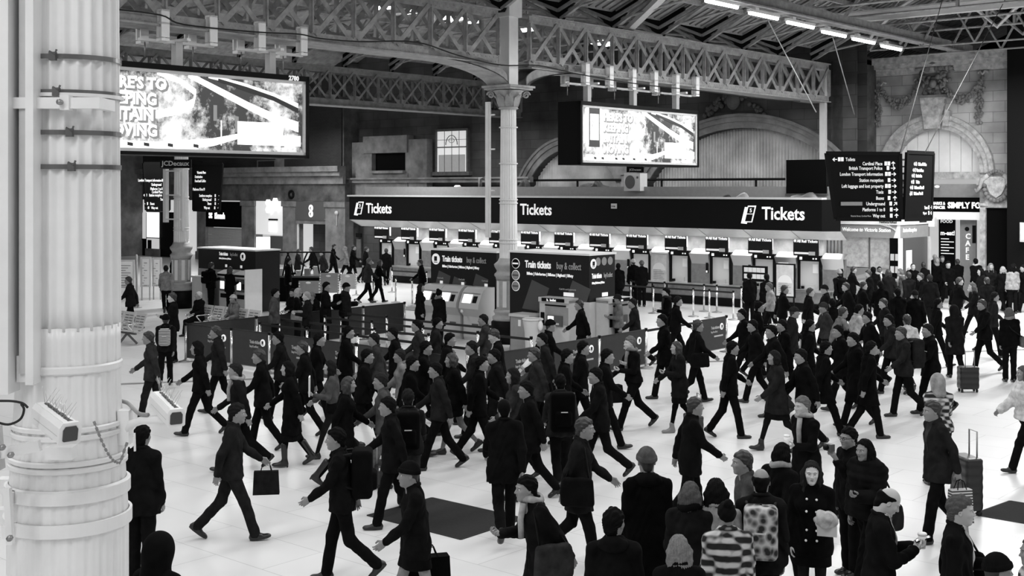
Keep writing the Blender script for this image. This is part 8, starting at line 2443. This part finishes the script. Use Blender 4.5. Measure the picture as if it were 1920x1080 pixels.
hand_bag(l21, 'dark bag swinging from the trainers man', .03, 1, .34, .3, .12)
hand_bag(fk[12], 'dark carrier bag in the left hand of the two-bag man', .01, 1, .34, .4)
hand_bag(fk[12], 'dark carrier bag in the right hand of the two-bag man', .01, -1, .34, .4)
suitcase(1812, 962, 'black upright suitcase pulled behind the luggage man', .014, math.radians(190), .72, .46)
suitcase(1300, 838, 'dark wheeled bag trailing the ankle-boot woman', .03, math.radians(190), .5, .4)
suitcase(1815, 735, 'dark wheeled case pulled by the hooded woman', .012, math.radians(92), .5, .42)
suitcase(716, 912, 'dark wheeled pushchair-like case on the floor left of the middle', .02, math.radians(20), .3, .5, handle=True)
# held things
def small(info, side, name, label, cat, builder, off=(.09, 0, .0)):
    S, el, wr, kind = info['AR'][side]
    d = (wr - el) / np.linalg.norm(wr - el)
    c = wr + d * off[0] + np.array([0, off[1], off[2]])
    t = thing(name, label, cat, pl(info, c), info['fc'])
    builder(t); return t
def b_phone(t): MB().box(-.07, -.035, 0, .07, .035, .009).build('case', M_BLACK, t); MB().box(-.062, -.03, .009, .062, .03, .0105).build('display', mat('phone_glass', .25, .1), t)
ph = small(m2, -1, 'mobile_phone', 'thin mobile phone in the hands of the balding man', 'phone', b_phone, (.11, .03, .045)); ph.rotation_euler.y = -.35
def b_cup(t, lid=True):
    MB().lathe([(.028, 0), (.040, .12)], 18).build('cup_body', M_PAPER, t); MB().lathe([(.042, .12), (.042, .13), (.036, .14)], 18).build('lid', M_WHITE, t)
small(m2, 1, 'paper_cup', 'large paper cup held under the phone by the balding man', 'cup', b_cup, (.10, .0, -.03))
small(q9, 1, 'paper_cup', 'white coffee cup held by the grey-haired suited man', 'cup', b_cup, (.10, 0, .0))
def b_cam(t): MB().box(-.03, -.06, -.04, .03, .06, .04).build('camera_body', M_DGREY, t); MB().tube([(.03, 0, 0), (.07, 0, 0)], .03, 12).build('lens', M_BLACK, t)
small(g1, 1, 'camera', 'small camera raised by the man in glasses', 'camera', b_cam, (.10, 0, .02))
def b_bundle(t):
    P, Q = snet(lambda X, Y, Z: ell(X, Y, Z, (0, 0, 0), (.10, .105, .08)) + .016 * np.sin(38 * X + 20 * Z) * np.sin(30 * Y + 14 * Z) + .01 * np.sin(50 * Z + 30 * X), (-.2, -.2, -.22), (.2, .2, .22), .009)
    robj('crumpled_paper', P, Q, mat('crumpled_wrap', .42, .7, noise=.6, nscale=9), t)
    MB().box(-.02, -.09, -.17, .02, .10, -.02).build('folded_newspaper', M_LGREY, t)
small(w1, 1, 'wrapped_bundle', 'crumpled pale paper bundle held by the black-coated woman', 'bundle', b_bundle, (.10, .07, .08))
def b_folder(t): MB().box(-.01, -.12, -.02, .01, .12, .30).build('cover', M_PAPER, t); MB().box(.01, -.11, -.01, .014, .11, .29).build('pages', M_WHITE, t)
small(l23, 1, 'folder', 'white folder held by the woman in the light grey top', 'folder', b_folder, (.08, 0, .0))
def b_sheet(t): MB().box(-.12, -.15, 0, .12, .15, .006).build('sheet', M_PAPER, t)
small(q1, 1, 'papers', 'white papers held out by the person in black at the right', 'papers', b_sheet, (.12, -.1, .03))
def b_roll(t): MB().tube([(-.25, 0, -.28), (.12, 0, .12)], [.07, .08], 12).build('roll', M_WHITE, t); MB().tube([(-.17, 0, -.2), (-.13, 0, -.15)], [.083, .084], 12).build('band', M_GREYM, t)
small(r1, 1, 'rolled_paper', 'white rolled poster with grey bands before the litter bin', 'roll', b_roll, (.1, 0, .0))
def jersey_text():
    i = r3; t = i['t']
    T = i['T']
    c = T(.30, .185)
    text('TOMMY', .085, M_TEXTG, t, (c[0] + .0, -.16, c[2]), (PI / 2, 0, PI / 2), 'sweater_lettering', bold=.003)
jersey_text()
# leaflets on the floor at the bottom
p = ground(1207, 1062)
t = thing('leaflet', 'printed white leaflet showing between two people at the bottom edge', 'paper', (p.x, p.y, 0), .4)
MB().box(0, 0, .002, .3, .2, .006).build('sheet', M_PAPER, t); MB().box(.08, .05, .006, .2, .07, .0075).build('print', M_TXTB, t); MB().box(.08, .1, .006, .2, .12, .0075).build('print', M_TXTB, t)
